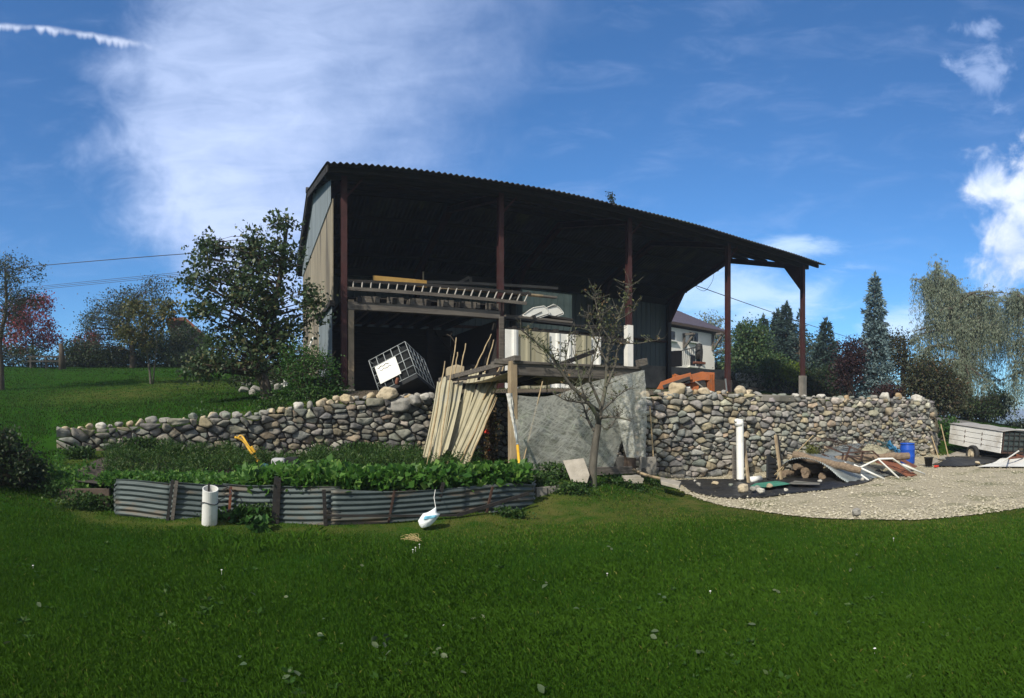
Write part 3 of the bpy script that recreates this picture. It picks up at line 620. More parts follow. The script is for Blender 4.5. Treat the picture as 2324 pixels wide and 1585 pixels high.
m = MB(); x2 = BX0+2*BL; m.bar((x2-.02, D0-.02, BZ+1.05), (x2-.02, D0-.02, BZ+2.6), .235, .235); m.build('post_sleeve', 'white_paint', barn)
m = MB(); m.bar((BX0+.2, D0, BZ-.1), (BX0+.2, D0, 4.9), .17, .2); m.build('concrete_post', pm('post_beige', (.30, .24, .17), (.2, .16, .11), 3, .9, .2), barn)
m = MB(); m.bar((BX0+BL-.02, D0-.13, BZ+.6), (BX0+BL-.02, D0-.13, 4.62), .15, .05); m.build('timber_post', 'grey_wood', barn)
m = MB(); m.bar((XL+.1, D0+.05, roofz(D0)-.2), (XR-.1, D0+.05, roofz(D0)-.2), .14, .22); m.build('eave_beam', 'dark_wood', barn)
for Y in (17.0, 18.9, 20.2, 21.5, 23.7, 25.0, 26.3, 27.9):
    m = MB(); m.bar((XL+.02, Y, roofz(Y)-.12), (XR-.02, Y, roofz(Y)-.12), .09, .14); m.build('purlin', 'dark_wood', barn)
# gable wall on the left
GX = BX0-.35
def gpoly(pts, x=GX, t=.03): return MB().prism([(x, y, z) for y, z in pts], (t, 0, 0))
gpoly([(D0-.08, 4.87), (D0-.08, 7.80), (BYR, 7.80), (BYR, 3.0), (20.9, 3.0), (20.9, 4.87)], GX).build('gable_panel', 'gable_beige', barn)
def corr(u, v, y0, y1, z0, z1, x, amp, pitch):
    y = y0+u*(y1-y0); return Vector((x-.03+amp*math.sin(2*PI*y/pitch), y, z0+(z1(y)-z0)*v if callable(z1) else z0+(z1-z0)*v))
MB().grid(lambda u, v: corr(u, v, D0-.08, YR_, 7.74, lambda y: roofz(y)-.06-.26*(YR_-y)/5, GX, .012, .18), 160, 1).build('gable_cladding', 'gable_grey', barn, True)
MB().grid(lambda u, v: corr(u, v, YR_, BYR, 7.74, lambda y: roofz(y)-.06, GX, .012, .18), 160, 1).build('gable_cladding', 'gable_grey', barn, True)
MB().grid(lambda u, v: corr(u, v, D0-.08, 20.9, BZ+.2, 4.72, GX+.03, .012, .18), 110, 1).build('gable_cladding', 'gable_grey', barn, True)
m = MB(); m.bar((GX, D0-.1, 4.79), (GX, 20.9, 4.79), .16, .15); m.build('gable_girt', 'dark_wood', barn)
gpoly([(20.9, BZ), (20.9, 3.0), (BYR, 3.0), (BYR, BZ)], GX-.02, .2).build('gable_plinth', 'concrete', barn)
m = MB(); m.prism([(XL+.03, YF+.02, roofz(YF)-.05), (XL+.03, YR_, roofz(YR_)-.05), (XL+.03, YB, roofz(YB)-.05), (XL+.03, YB, roofz(YB)-.24), (XL+.03, YR_, roofz(YR_)-.24), (XL+.03, YF+.02, roofz(YF)-.24)], (.03, 0, 0)); m.build('verge_board', 'dark_wood', barn)
m = MB(); m.tube([(XL+.1, YB+.03, roofz(YB)-.1), (XR-.4, YB+.03, roofz(YB)-.1)], .07, 8); m.build('gutter', 'dark_metal', barn, True)
# rear wall: concrete base, girts, ribbed sheets, wall plate
gyw = BYR+.02
m = MB(); m.box(((GX+27.3)/2, gyw+.1, (BZ+4.32)/2-.1), (27.3-GX, .28, 4.32-BZ+.2)); m.build('rear_plinth', 'concrete', barn, bevel=.01)
def ribbed(x0, x1, z0, z1, Y, pitch=.33, amp=.035):
    m = MB(); N = int((x1-x0)/pitch)*6
    def pr(x): t = (x/pitch) % 1; return -amp if t < .12 else (amp if .25 < t < .3 else 0) if False else (-amp if t < .16 else 0)
    return m.grid(lambda u, v: Vector((x0+u*(x1-x0), Y+pr(x0+u*(x1-x0)), z0+(z1-z0)*v)), N, 1)
for i in range(4):
    x0 = BX0-.3+i*BL*1.02; ribbed(x0, min(x0+BL*1.02, BXR+.1), 4.25, 7.83 if i < 2 else 8.1, gyw+.06).build('rear_cladding', 'wall_green', barn, solid=.008)
m = MB(); m.box(((GX+BXR)/2, gyw+.02, 8.05), (BXR-GX, .16, .34)); m.build('wall_plate', 'dark_wood', barn)
m = MB(); m.box(((GX+BXR)/2, gyw-.05, 5.75), (BXR-GX, .1, .13)); m.build('rear_girt', 'rust_dark', barn)
# lofts
m = MB(); m.bar((BX0+.1, D0-.02, 4.72), (BX0+BL-.05, D0-.02, 4.66), .2, .24); m.build('loft_beam', 'grey_wood', barn, bevel=.012)
m = MB(); m.bar((BX0+.1, 22.2, 4.72), (BX0+BL, 22.2, 4.66), .2, .22); m.build('loft_beam', 'dark_wood', barn)
for i in range(9):
    x = BX0+.45+i*.52; m = MB(); m.bar((x, D0-.16, 4.90), (x, 22.4, 4.90), .13, .17); m.build('joist', 'grey_wood' if i % 2 else 'dark_wood', barn)
for i in range(6):
    x = BX0+.75+i*.78; m = MB(); m.box((x, D0-.02, 4.92), (.5, .06, .2)); m.build('blocking', 'grey_wood', barn)
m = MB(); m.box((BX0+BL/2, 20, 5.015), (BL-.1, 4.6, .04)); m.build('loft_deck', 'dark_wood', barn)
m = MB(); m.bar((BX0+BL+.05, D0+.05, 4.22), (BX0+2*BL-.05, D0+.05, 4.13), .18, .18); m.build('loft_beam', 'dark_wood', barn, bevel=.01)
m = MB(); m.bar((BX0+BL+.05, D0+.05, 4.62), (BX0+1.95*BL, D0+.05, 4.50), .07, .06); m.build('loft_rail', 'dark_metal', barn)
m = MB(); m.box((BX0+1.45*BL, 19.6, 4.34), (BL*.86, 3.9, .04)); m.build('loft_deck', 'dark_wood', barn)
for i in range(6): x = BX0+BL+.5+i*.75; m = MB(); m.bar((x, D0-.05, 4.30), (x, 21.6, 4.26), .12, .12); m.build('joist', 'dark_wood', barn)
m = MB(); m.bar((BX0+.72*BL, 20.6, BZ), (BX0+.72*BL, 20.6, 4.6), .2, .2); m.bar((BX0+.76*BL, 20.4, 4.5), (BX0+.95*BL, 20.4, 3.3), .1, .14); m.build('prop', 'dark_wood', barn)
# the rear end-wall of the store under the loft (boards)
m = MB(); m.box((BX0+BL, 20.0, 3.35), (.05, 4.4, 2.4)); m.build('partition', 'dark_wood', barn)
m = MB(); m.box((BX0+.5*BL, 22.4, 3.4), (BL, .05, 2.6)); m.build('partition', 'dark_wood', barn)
for x_, w_, h_ in ((1016, 1.3, .6), (1075, .9, 1.1), (990, .5, .35)):   # dim stores under the loft
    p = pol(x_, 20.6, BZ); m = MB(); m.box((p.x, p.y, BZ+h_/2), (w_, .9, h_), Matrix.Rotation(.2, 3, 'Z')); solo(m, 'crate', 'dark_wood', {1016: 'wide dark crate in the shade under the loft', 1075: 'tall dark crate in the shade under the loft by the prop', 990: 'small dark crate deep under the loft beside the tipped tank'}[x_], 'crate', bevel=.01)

# ladder slung along the loft front
lad = thing('ladder', 'long wooden ladder slung on its side along the front of the loft', 'ladder', (BX0+2, D0-.3, 5.0))
l0, l1 = atY(790, 638, D0-.22), atY(1205, 668, D0-.22); b0, b1 = atY(789, 655, D0-.32), atY(1195, 689, D0-.32)
m = MB(); m.bar(l0, l1, .05, .09); m.build('rail', 'dark_wood', lad); m = MB(); m.bar(b0, b1, .05, .10); m.build('rail', 'grey_wood', lad)
for i in range(22):
    t = (i+.6)/22; m = MB(); m.tube([l0.lerp(l1, t), b0.lerp(b1, t)], .019, 6); m.build('rung', pm('rung', (.42, .40, .36)) if 'rung' not in bpy.data.materials else bpy.data.materials['rung'], lad)
# timber lying on the loft
def timber(p, q, w, h, mat, lab, name='plank', cat='plank', grp=None):
    m = MB(); m.bar(p, q, w, h); return solo(m, name, mat, lab, cat, grp, bevel=.004)
timber(atY(846, 634, 18.0), atY(968, 645, 18.3), .05, .22, 'yellow_wood', 'short yellow painted board on the loft above the ladder')
timber(atY(966, 641, 18.6), atY(1265, 655, 18.6), .12, .09, 'grey_wood', 'longest round grey pole on the loft reaching past the second post', 'pole', 'pole')
timber(atY(970, 650, 18.2), atY(1180, 664, 18.2), .2, .05, 'grey_wood', 'grey plank on the loft just under the long pole')
timber(atY(1000, 655, 18.0), atY(1230, 672, 18.0), .2, .05, 'pale_wood', 'pale grey plank on the loft behind the ladder end')
timber(atY(1120, 662, 18.4), atY(1262, 676, 18.4), .2, .06, 'grey_wood', 'lower grey plank jutting into the second bay from the loft')
timber(atY(1037, 645, 19.0), atY(1065, 629, 19.0), .05, .09, 'grey_wood', 'short slanting batten propped on the loft timber')
timber(atY(1068, 645, 19.1), atY(1068, 629, 19.1), .09, .05, 'grey_wood', 'short upright batten standing on the loft timber')
timber(atY(960, 640, 19.3), atY(960.5, 617, 19.3), .05, .04, 'pale_wood', 'thin upright stake standing on the loft')
timber(atY(1162, 680, 18.2), atY(1200, 663, 18.2), .06, .07, 'grey_wood', 'short crooked stick leaning on planks beside the second post')
for i, (x0, y0, x1, y1) in enumerate([(1145, 718, 1295, 733), (1150, 724, 1300, 739), (1190, 712, 1296, 727)]):
    timber(atY(x0, y0, 18.0+.1*i), atY(x1, y1, 18.0+.1*i), .3, .07, ('grey_wood', 'dark_wood', 'dark_wood')[i], ('lowest grey plank of the stack under the white troughs', 'dark plank in the stack under the white troughs', 'short dark board on top of the stack under the white troughs')[i])
# white troughs
def trough(px, label, Y, straps):
    p = [atY(*zz('A', *q), Y) for q in px]; root = thing('trough', label, 'trough', (sum(p, Vector())/len(p))-Vector((0, 0, .3)), 'white troughs on the loft')
    m = MB(); m.prism(p, (.15, .75, .04)); m.build('shell', 'white_paint', root, bevel=.035)
    for q in straps: m = MB(); m.tube([atY(*zz('A', *w), Y-.02) for w in q], .012, 5); m.build('strap', 'dark_metal', root)
    m = MB(); m.tube([w+Vector((0, -.012, 0)) for w in p+[p[0]]], .014, 6); m.build('rim', 'white_paint', root, True)
trough([(1884, 1262), (1965, 1298), (2088, 1256), (2080, 1222), (2045, 1192), (1965, 1206)], 'white plastic trough in front, lying on the second bay loft', 17.9, [[(1925, 1284), (2030, 1236)], [(1960, 1290), (2084, 1252)]])
trough([(2050, 1214), (2092, 1256), (2062, 1304), (2190, 1256), (2192, 1242), (2160, 1204), (2118, 1180)], 'white plastic trough behind and right of the other one on the loft', 18.35, [[(2072, 1292), (2188, 1248)], [(2068, 1206), (2140, 1190)]])
m = MB(); c_ = atY(*zz('A', 1965, 1275), 17.9); m.tube([c_+Vector((0, -.1, 0)), c_+Vector((0, .1, 0))], .06, 12); solo(m, 'reel', 'dark_metal', 'small dark disc in front of the white troughs', 'reel')
# green sheet standing on the second loft
m = ribbed(atY(1185, 700, 20).x, atY(1298, 700, 20).x, 4.4, 6.1, 20.0, .25, .03); a = solo(m, 'ribbed_sheet', pm('pale_green_sheet', (.30, .36, .30), (.22, .27, .22), 2, .6, .05), 'pale green ribbed metal sheet standing behind the troughs on the loft', 'metal sheet', solid=.006)
# ribbed panels standing under the second loft
xs = [(1146, 1176, 'white_paint', 'white ribbed panel nearest the second post, in a row under the loft'), (1177, 1217, 'olive_sheet', 'olive ribbed panel next to the first white one'), (1216, 1247, 'olive_sheet', 'olive ribbed panel with yellow edge beside the wide white one'), (1246, 1308, 'white_paint', 'wide white ribbed panel in the middle of the row under the loft'), (1307, 1342, 'olive_sheet', 'olive ribbed panel between two white ones on the right'), (1340, 1364, 'white_paint', 'narrow white ribbed panel at the right end of the row under the loft')]
for i, (x0, x1, mat, lab) in enumerate(xs):
    Y = 17.05+.07*(i % 2); a = atY(x0, 747+(x0-1146)*.085, Y); b = atY(x1, 747+(x1-1146)*.085, Y); wdt = b.x-a.x; zb = 2.3
    def f(u, v, a=a, b=b, Y=Y, wdt=wdt):
        t = (u*wdt/.42) % 1; dp = 0 if t < .55 else (.045*(t-.55)/.12 if t < .67 else (.045 if t < .88 else .045*(1-t)/.12)); return Vector((a.x+u*wdt, Y-dp, zb+(a.z+(b.z-a.z)*u-zb)*v))
    m = MB().grid(f, max(10, int(wdt*26)), 1); solo(m, 'ribbed_sheet', mat, lab, 'panel', 'ribbed panels standing under the second loft', solid=.008)
# sprig growing from the roof edge
root = thing('sapling', 'small leafy sprig growing up over the roof edge', 'plant', atY(1388, 470, YF+.35)); b0 = wloc(root); P = []
m = MB()
for k in range(5):
    t = curve3([b0, b0+Vector((R.uniform(-.1, .1), 0, .22)), b0+Vector((R.uniform(-.22, .2), R.uniform(-.1, .1), R.uniform(.3, .52)))], 4); m.tube(t, [.008]*len(t), 4)
    for q in t[2:]: P += [q+Vector((R.gauss(0, .035), R.gauss(0, .035), R.gauss(0, .03))) for _ in range(3)]
m.build('stem', 'bark', root); MT['leaf_dark'] = leafm('leaf_dark', (.025, .05, .02), (.05, .085, .035)); leaves('foliage', P, .075, 'leaf_dark', root, aspect=.7)
# hanging wire at the right gable
m = MB(); m.tube(curve3([atY(1621, 617, 23.6), atY(1616, 640, 23.6), atY(1600, 660, 23.4), atY(1583, 655, 23.4), atY(1578, 648, 23.2)], 6), .012, 4); solo(m, 'loose_cable', 'wire', 'thin loose cable hanging under the right end of the barn roof', 'cable')
# ------------------------------------------------------------------ house and walls behind the barn
def J(x, y, r): return atr(*zz('J', x, y), r)
HR = 50.0
hb = J(50, 1130, HR); a_l, a_r = J(40, 700, HR-2), J(605, 760, HR+3.5)
def hp(x, y, off=0.0):              # a point on the house front (vertical plane), pushed out by off
    a = az(zz('J', x, y)[0]); d = Vector((math.sin(a), math.cos(a))); A = Vector((a_l.x, a_l.y)); e = Vector((a_r.x-a_l.x, a_r.y-a_l.y)); nn = Vector((e.y, -e.x)).normalized(); A = A+nn*off
    k = (A.x*e.y-A.y*e.x)/(d.x*e.y-d.y*e.x); p = d*k; return Vector((p.x, p.y, EYE+k*(HZ-zz('J', x, y)[1])/F))
house = thing('house', 'white house with purple brown tiled roof seen past the right end of the barn', 'house', Vector((a_l.x, a_l.y, 4.2)))
e_ = Vector((a_r.x-a_l.x, a_r.y-a_l.y, 0)); e_.normalize(); bk = Vector((-e_.y, e_.x, 0))
A0 = hp(-260, 700); A1 = hp(605, 760); z0h, z1h = 3.5, hp(300, 715).z
m = MB(); q = [Vector((A0.x, A0.y, z0h)), Vector((A1.x, A1.y, z0h)), Vector((A1.x, A1.y, z1h)), Vector((A0.x, A0.y, z1h))]; m.prism(q, bk*9); m.build('wall', 'render_white', house)
el, er = hp(-300, 645, .5), hp(745, 742, .5); er.z = el.z = (el.z+er.z)/2+.35
rl, rr_ = el+bk*5.6+Vector((0, 0, 0)), er+bk*5.6-e_*2.6; rz_ = J(240, 485, HR+5).z+.5; rl.z = rz_; rr_.z = rz_
m = MB(); bl, br = el+bk*11.2, er+bk*11.2
def rf(u, v):
    p = el.lerp(er, u).lerp(rl.lerp(rr_, u), v); return p+Vector((0, 0, .035*math.sin(2*PI*u*90)+.04*((v*22) % 1)))
m.grid(rf, 360, 66); m.build('roof', 'roof_tile', house)
m = MB(); m.add([el, er, bl, br, rl, rr_], [(3, 2, 4, 5), (1, 3, 5)]); m.build('roof', 'roof_tile', house)
m = MB(); m.bar(el-Vector((0, 0, .12)), er-Vector((0, 0, .12)), .06, .2); m.build('eave_board', 'brown_wood', house)
m = MB(); m.prism([el-Vector((0, 0, .2)), er-Vector((0, 0, .2)), er+bk*1.1-Vector((0, 0, .2)), el+bk*1.1-Vector((0, 0, .2))], (0, 0, .05)); m.build('soffit', 'brown_wood', house)
def window(x0, y0, x1, y1, panes=2):
    a, b, c_, d = hp(x0, y1, .03), hp(x1, y1, .03), hp(x1, y0, .03), hp(x0, y0, .03); b.z = a.z; c_.z = d.z = (c_.z+d.z)/2; w = (b-a).length; h = d.z-a.z
    m = MB(); m.prism([a, b, Vector((b.x, b.y, d.z)), d], bk*.12); fr = m.build('window', 'white_paint', house)
    for i in range(panes):
        u0, u1 = (i+.08)/panes, (i+.92)/panes; p0 = a.lerp(b, u0)-bk*.03; p1 = a.lerp(b, u1)-bk*.03; m = MB()
        m.add([p0+Vector((0, 0, .08*h)), p1+Vector((0, 0, .08*h)), p1+Vector((0, 0, .92*h)), p0+Vector((0, 0, .92*h))], [(0, 1, 2, 3)]); m.build('pane', 'glass', fr)
    m = MB(); m.bar(a-Vector((0, 0, .05))-e_*.2-bk*.08, b-Vector((0, 0, .05))+e_*.2-bk*.08, .2, .08); m.build('sill', 'white_paint', fr)
window(62, 722, 180, 820); window(328, 738, 428, 842); window(335, 985, 460, 1110, 2)
for x in (275, 585):
    top, low_ = hp(x, 755, .08), hp(x, 915 if x < 400 else 940, .08); m = MB(); m.bar(top, low_, .18, .18)
    m.bar(low_, low_+Vector((0, 0, (top.z-low_.z)*.95))-bk*1.0+e_*.15, .16, .16); m.bar(top+Vector((0, 0, -.1)), top-bk*1.0+Vector((0, 0, -.1)), .16, .16); m.build('eave_brace', 'grey_wood', house)
sk = MB(); w_ = lambda u, v: el.lerp(er, u).lerp(rl.lerp(rr_, u), v)+Vector((0, 0, .12))
sk.prism([w_(.36, .72), w_(.445, .72), w_(.445, .86), w_(.36, .86)], (0, 0, .1)); sk.build('skylight', pm('skylight', (.35, .42, .5), (.3, .37, .46), 1, .15, 0), house)
m = MB(); m.box(rr_+e_*-1.0+bk*.4+Vector((0, 0, .1)), (1.6, .5, .3)); m.build('chimney_flashing', 'dark_metal', house)
# dark boarded landing with railing in front of the house
m = MB(); lp = [J(-60, 985, 40), J(255, 940, 40), J(255, 1110, 40), J(-60, 1140, 40)]; m.prism(lp, (-.3, .5, 0)); solo(m, 'board_fence', 'black_board', 'dark boarded fence at the corner between barn and house', 'fence')
rl_ = thing('railing', 'thin dark metal railing in front of the white house', 'railing', J(350, 1100, 40))
m = MB(); m.bar(J(255, 940, 40), J(462, 890, 40), .06, .06); m.build('handrail', 'dark_metal', rl_); m = MB(); m.bar(J(462, 890, 40), J(462, 1110, 40), .1, .1); m.build('end_post', 'dark_metal', rl_)
for i in range(6): x = 268+i*22; m = MB(); m.bar(J(x, 938-(x-255)*.24, 40), J(x-6, 1095, 40), .025, .025); m.build('baluster', 'dark_metal', rl_)
m = MB(); c_ = J(438, 955, 40.5); m.tube([c_+Vector((0, 0, -.55)), c_+Vector((0, 0, -.5)), c_, c_+Vector((0, 0, .5)), c_+Vector((0, 0, .58))], [.05, .24, .27, .22, .05], 12); m.tube([c_+Vector((0, 0, -.5)), c_+Vector((0, 0, -2.2))], .04, 6); solo(m, 'lantern', 'dark_metal', 'dark rounded lantern on a thin pole at the end of the railing', 'lantern', smooth=True)
m = MB(); c_ = J(440, 1075, 40); m.box(c_, (.9, .3, .16)); solo(m, 'planter', 'rust', 'red planter box on the concrete wall in front of the house', 'planter', bevel=.03)
# concrete bank wall, then rough stone slope wall falling to the right
m = MB(); A, B = Vector((27.3, BYR+.1, 0)), Vector((29.6, BYR-2.0, 0)); m.prism([Vector((27.3, BYR+.1, 1.9)), Vector((29.8, BYR-2.2, 1.9)), Vector((29.8, BYR-2.2, 3.9)), Vector((27.3, BYR+.1, 4.3))], (.25, .3, 0)); solo(m, 'bank_wall', 'concrete', 'grey concrete bank wall right of the barn below the trees', 'wall')
P4 = [Vector((26.6, 26.2)), Vector((28.6, 24.3)), Vector((29.6, 21.5)), Vector((30.0, 18.6))]
t4 = prof(P4, [(1660, 853), (1710, 842), (1765, 858), (1820, 873), (1872, 891), (1900, 897)]); b4 = lerpf([(0, 1.9), (9, 1.9)])
wall_thing('sloping grey stone wall descending to the right behind the two right barn posts', P4, b4, t4, .5, (.25, .4), 31)
# orange loader parked below the rear wall
ld = thing('front_loader', 'orange tractor front loader standing behind the tall stone wall', 'loader', atr(1560, 905, 22.5))
LR = 22.5
def lb(name, pts, w, mat='orange_paint', dr=0.0, th=.16):
    P = [J(x, y, LR+dr) for x, y in pts]; m = MB()
    for a, b in zip(P, P[1:]):
        d = (b-a).normalized(); m.bar(a-d*w*.3, b+d*w*.3, th, w)
    return m.build(name, mat, ld, bevel=.012)
lb('lower_arm', [(15, 1372), (52, 1312), (180, 1262), (335, 1222)], .26); lb('lift_ram', [(60, 1330), (330, 1240)], .13, 'dark_metal', -.1, .1)
lb('side_arm', [(175, 1262), (178, 1215), (262, 1246)], .16, 'orange_paint', .8); lb('dark_link', [(230, 1285), (345, 1222)], .22, 'dark_metal', .25)
lb('upper_arm', [(360, 1242), (470, 1216), (578, 1222)], .30, 'orange_paint', .1); lb('mast', [(562, 1222), (566, 1400)], .26, 'orange_paint', .1); lb('inner_mast', [(525, 1240), (545, 1330)], .12, 'orange_paint', .5)
m = MB(); P = [J(300, 1335, LR+.2), J(345, 1290, LR+.2), J(430, 1282, LR+.2), J(438, 1340, LR+.2), J(425, 1400, LR+.2), J(305, 1400, LR+.2)]; m.prism(P, (.1, .5, 0)); m.build('bonnet', 'orange_paint', ld, bevel=.02)
m = MB(); P = [J(296, 1326, LR+.1), J(342, 1326, LR+.1), J(342, 1345, LR+.1), J(296, 1345, LR+.1)]; m.prism(P, (0, .03, 0)); m.build('plate', 'white_paint', ld)
lb('hose', [(400, 1275), (470, 1330), (485, 1345)], .05, 'concrete', -.2, .05)
m = MB(); P = [J(455, 1290, LR+.9), J(520, 1280, LR+.9), J(520, 1400, LR+.9), J(455, 1400, LR+.9)]; m.prism(P, (.2, .9, 0)); m.build('chassis', 'dark_metal', ld)
m = MB(); m.bar(J(735, 1380, 21), J(722, 1245, 21), .04, .04); solo(m, 'stake', 'galv', 'thin pale stake leaning behind the tall wall left of the red post', 'stake')
m = MB(); P = [J(585, 1250, 26), J(855, 1262, 26), J(855, 1400, 26), J(585, 1400, 26)]; m.prism(P, (.2, .6, 0)); solo(m, 'dark_shed_box', 'dark_wood', 'dark low boarded box behind the third red post', 'box')
# ------------------------------------------------------------------ overhead lines
def cable(p, q, sag, r, label, n=24, mat='wire'):
    P = [p.lerp(q, i/n)-Vector((0, 0, sag*4*(i/n)*(1-i/n))) for i in range(n+1)]; m = MB(); m.tube(P, r, 5); return solo(m, 'power_line', mat, label, 'cable', 'overhead cables')
cable(atr(-260, 632, 34), atY(690, 560, 23.5), .35, .016, 'upper black power cable crossing the sky to the barn on the left')
for k in range(3): cable(atr(-260, 676+k*3, 44), atY(690, 594+k*4, 24.5), .5, .010, ('topmost of the three thin lower cables on the left', 'middle of the three thin lower cables on the left', 'lowest of the three thin lower cables on the left')[k])
cable(atY(1578, 648, 23.4), atr(2060, 800, 70), .4, .022, 'black cable running down from the right end of the barn roof to the trees')
# ------------------------------------------------------------------ vegetable bed
bed = thing('raised_bed', 'long raised vegetable bed edged with grey corrugated metal sheets in the lawn', 'raised bed', tuple(BEDF[4]))
BT = [.56, .55, .56, .56, .57, .55, .50, .46, .44, .43, .42]
def bedpt(u):          # u in path index units
    k = min(int(u), len(BEDF)-2); t = u-k; p = BEDF[k].lerp(BEDF[k+1], t); d = (BEDF[k+1]-BEDF[k]).normalized(); return p, Vector((d.y, -d.x, 0)), BT[k]+(BT[k+1]-BT[k])*t
def bedsheet(u0, u1, out, pitch=.078, sag=0.0, tilt=0.0):
    N = max(8, int((u1-u0)*9)); NV = 56
    def f(u, v):
        p, n, t = bedpt(u0+u*(u1-u0)); z = -.05+v*(t+.05); zz_ = z+.02*math.sin(u*3+u0)+sag*math.sin(PI*u)*v
        d = .013*math.sin(2*PI*z/pitch)+out+tilt*v+.03*noise.noise(Vector((p.x*1.2, z*1.5, u0)))
        return Vector((p.x+n.x*d, p.y+n.y*d, max(0, p.z)+zz_+.01))
    return MB().grid(f, N, NV).build('corrugated_sheet', 'dark_galv', bed, True, solid=.004)
bedsheet(1.0, 2.05, .0, tilt=-.03); bedsheet(2.0, 3.15, .022); bedsheet(3.05, 4.05, .0, tilt=.02); bedsheet(4.0, 5.25, .018, sag=.01); bedsheet(5.1, 7.15, .035, sag=-.03, tilt=.02); bedsheet(7.0, 10.0, .012, sag=.03, tilt=-.02)
q0, q1 = BEDF[1], pol(243, 11.3, .05)
MB().grid(lambda u, v: q0.lerp(Vector(q1), u)+Vector((-.013*math.sin(2*PI*(v*.56)/.078), 0, -.05+v*.6)), 12, 56).build('corrugated_sheet', 'dark_galv', bed, True, solid=.004)
q2 = BEDF[10]
MB().grid(lambda u, v: q2+Vector((.25*u, .35*u, 0))+Vector((.02*math.sin(v*40), .1*v, .02+v*.42)), 8, 40).build('corrugated_sheet', 'galv', bed, True, solid=.004)
def stake(px, y0, x1, y1, mat, w=.045, out=.09):
    k = min(range(len(BEDPX)), key=lambda i: abs(BEDPX[i][0]-px)); r = float(np.interp(px, [b[0] for b in BEDPX], [b[1] for b in BEDPX]))-out; a = atr(px, y0, r); b = atr(x1, y1, r+.03); b.z = min(b.z, .02); m = MB(); m.bar(a, b, w, .03); m.build('stake', mat, bed)
for a in [(392, 1090, 380, 1184, 'dark_metal'), (401, 1092, 391, 1150, 'grey_wood', .05), (524, 1105, 519, 1188, 'rust', .04), (627, 1082, 620, 1192, 'dark_metal', .06), (634, 1085, 629, 1192, 'dark_wood', .05), (735, 1112, 739, 1198, 'dark_wood', .05), (895, 1115, 880, 1193, 'rust_dark', .03), (1006, 1096, 985, 1185, 'dark_wood', .05), (1118, 1105, 1100, 1182, 'rust_dark', .03)]: stake(*a[:5], *(a[5:] or (.045,)))
m = MB(); a, b, c_ = atr(742, 1170, 8.5), atr(1038, 1170, 9.0), atr(1200, 1120, 9.75); m.bar(a, b, .03, .03); m.bar(b, c_, .03, .05); m.build('rail', 'dark_wood', bed)
SOILP = [tuple((p+Vector((0, .1, 0)))[:2]) for p in BEDF[1:]]+BED[len(BEDF):]
sl_ = sheet('soil', [(x, y) for x, y in SOILP], 'earth', .0, .2, kind=None, wob=0)
for v in sl_.data.vertices:      # the soil is filled up to the edging
    dq = sdist([(v.co.x, v.co.y)], BED)[0]; v.co.z = max(v.co.z+.01, min(.47, .46)-.0*dq) if dq > .02 else v.co.z
sl_.parent = bed; sl_.location = -wloc(bed); sl_.name = 'soil'
m = MB(); a, b = atr(135, 1130, 10.1), atr(250, 1130, 9.75); m.bar(a, b, .06, .30); solo(m, 'edging_board', 'brown_wood', 'dark wooden edging board left of the corrugated bed', 'board', bevel=.01)
for i, (x0, x1, r) in enumerate([(1216, 1240, 10.35), (1241, 1268, 10.5), (1268, 1292, 10.7)]):
    a, b = atr(x0, 1124, r), atr(x1, 1124, r+.12); a.z = b.z = .16; m = MB(); m.bar(a, b, .07, .36); solo(m, 'edging_slab', 'concrete', ('concrete edging slab touching the right end of the corrugated bed', 'middle concrete edging slab right of the bed', 'concrete edging slab nearest the small tree')[i], 'slab', 'concrete edging slabs right of the bed', bevel=.008)
# leafy greens
def zs(x, y): return max(hz(x, y), .46)
MT['greens'] = leafm('greens', (.03, .10, .016), (.085, .20, .03), (.17, .29, .06), .45, .5)
def grow(pts, n, h0, h1, spread):
    P = []; A = []
    for (x, y, z) in pts:
        for _ in range(n):
            a = R.uniform(0, 2*PI); t = R.uniform(.2, 1); hh = R.uniform(h0, h1)
            P.append((x+math.cos(a)*spread*t*.5, y+math.sin(a)*spread*t*.5, z+hh*(1-.35*t))); A.append((math.cos(a)*.8, math.sin(a)*.8, R.uniform(-.1, .9)))
    return np.array(P), np.array(A)
GP = []
for i in range(430):
    x = R.uniform(560, 1185); k = float(np.interp(x, [b[0] for b in BEDPX], [b[1] for b in BEDPX])); rr = k+abs(R.gauss(0, .45))+.10
    p = pol(x, min(rr, 10.7), 0); GP.append((p.x, p.y, .46))
for i in range(60):
    x = R.uniform(640, 800); p = pol(x, R.uniform(8.9, 10.4), 0); GP.append((p.x, p.y, .49))
GP = [g_ for g_ in GP if noise.noise(Vector((g_[0]*1.7, g_[1]*2.5, 4))) > -.28]
P, A = grow(GP, 24, .02, .34, .36)
o = leaves('leafy_greens', P, np.array([R.uniform(.07, .16) for _ in P]), 'greens', None, aspect=.72, axis=A, jit=.5, fold=.10); tag(o, 'bright green leafy vegetables filling the front of the raised bed', 'vegetables', kind='stuff')
m = MB()
for (x, y, z) in GP[::1]:
    for _ in range(3): m.tube([(x, y, z-.05), (x+R.uniform(-.1, .1), y+R.uniform(-.1, .1), z+R.uniform(.1, .25))], .005, 3, False)
m.build('stems', MT['greens'], None); q = bpy.data.objects['stems']; q.name = 'vegetable_stems'; tag(q, 'pale green stalks under the leafy vegetables', 'stalks', kind='stuff')
MT['weed'] = leafm('weed', (.018, .05, .01), (.045, .10, .02), (.08, .13, .03), .35)
GP = []
for i in range(380):
    x = R.uniform(120, 560); k = float(np.interp(x, [120, 243, 560], [10.2, 9.65, 9.1])); p = pol(x, k+abs(R.gauss(0, .5))+.05, 0); GP.append((p.x, p.y, max(hz(p.x, p.y), .42 if x > 240 else 0)))
P, A = grow(GP, 24, .03, .22, .3)
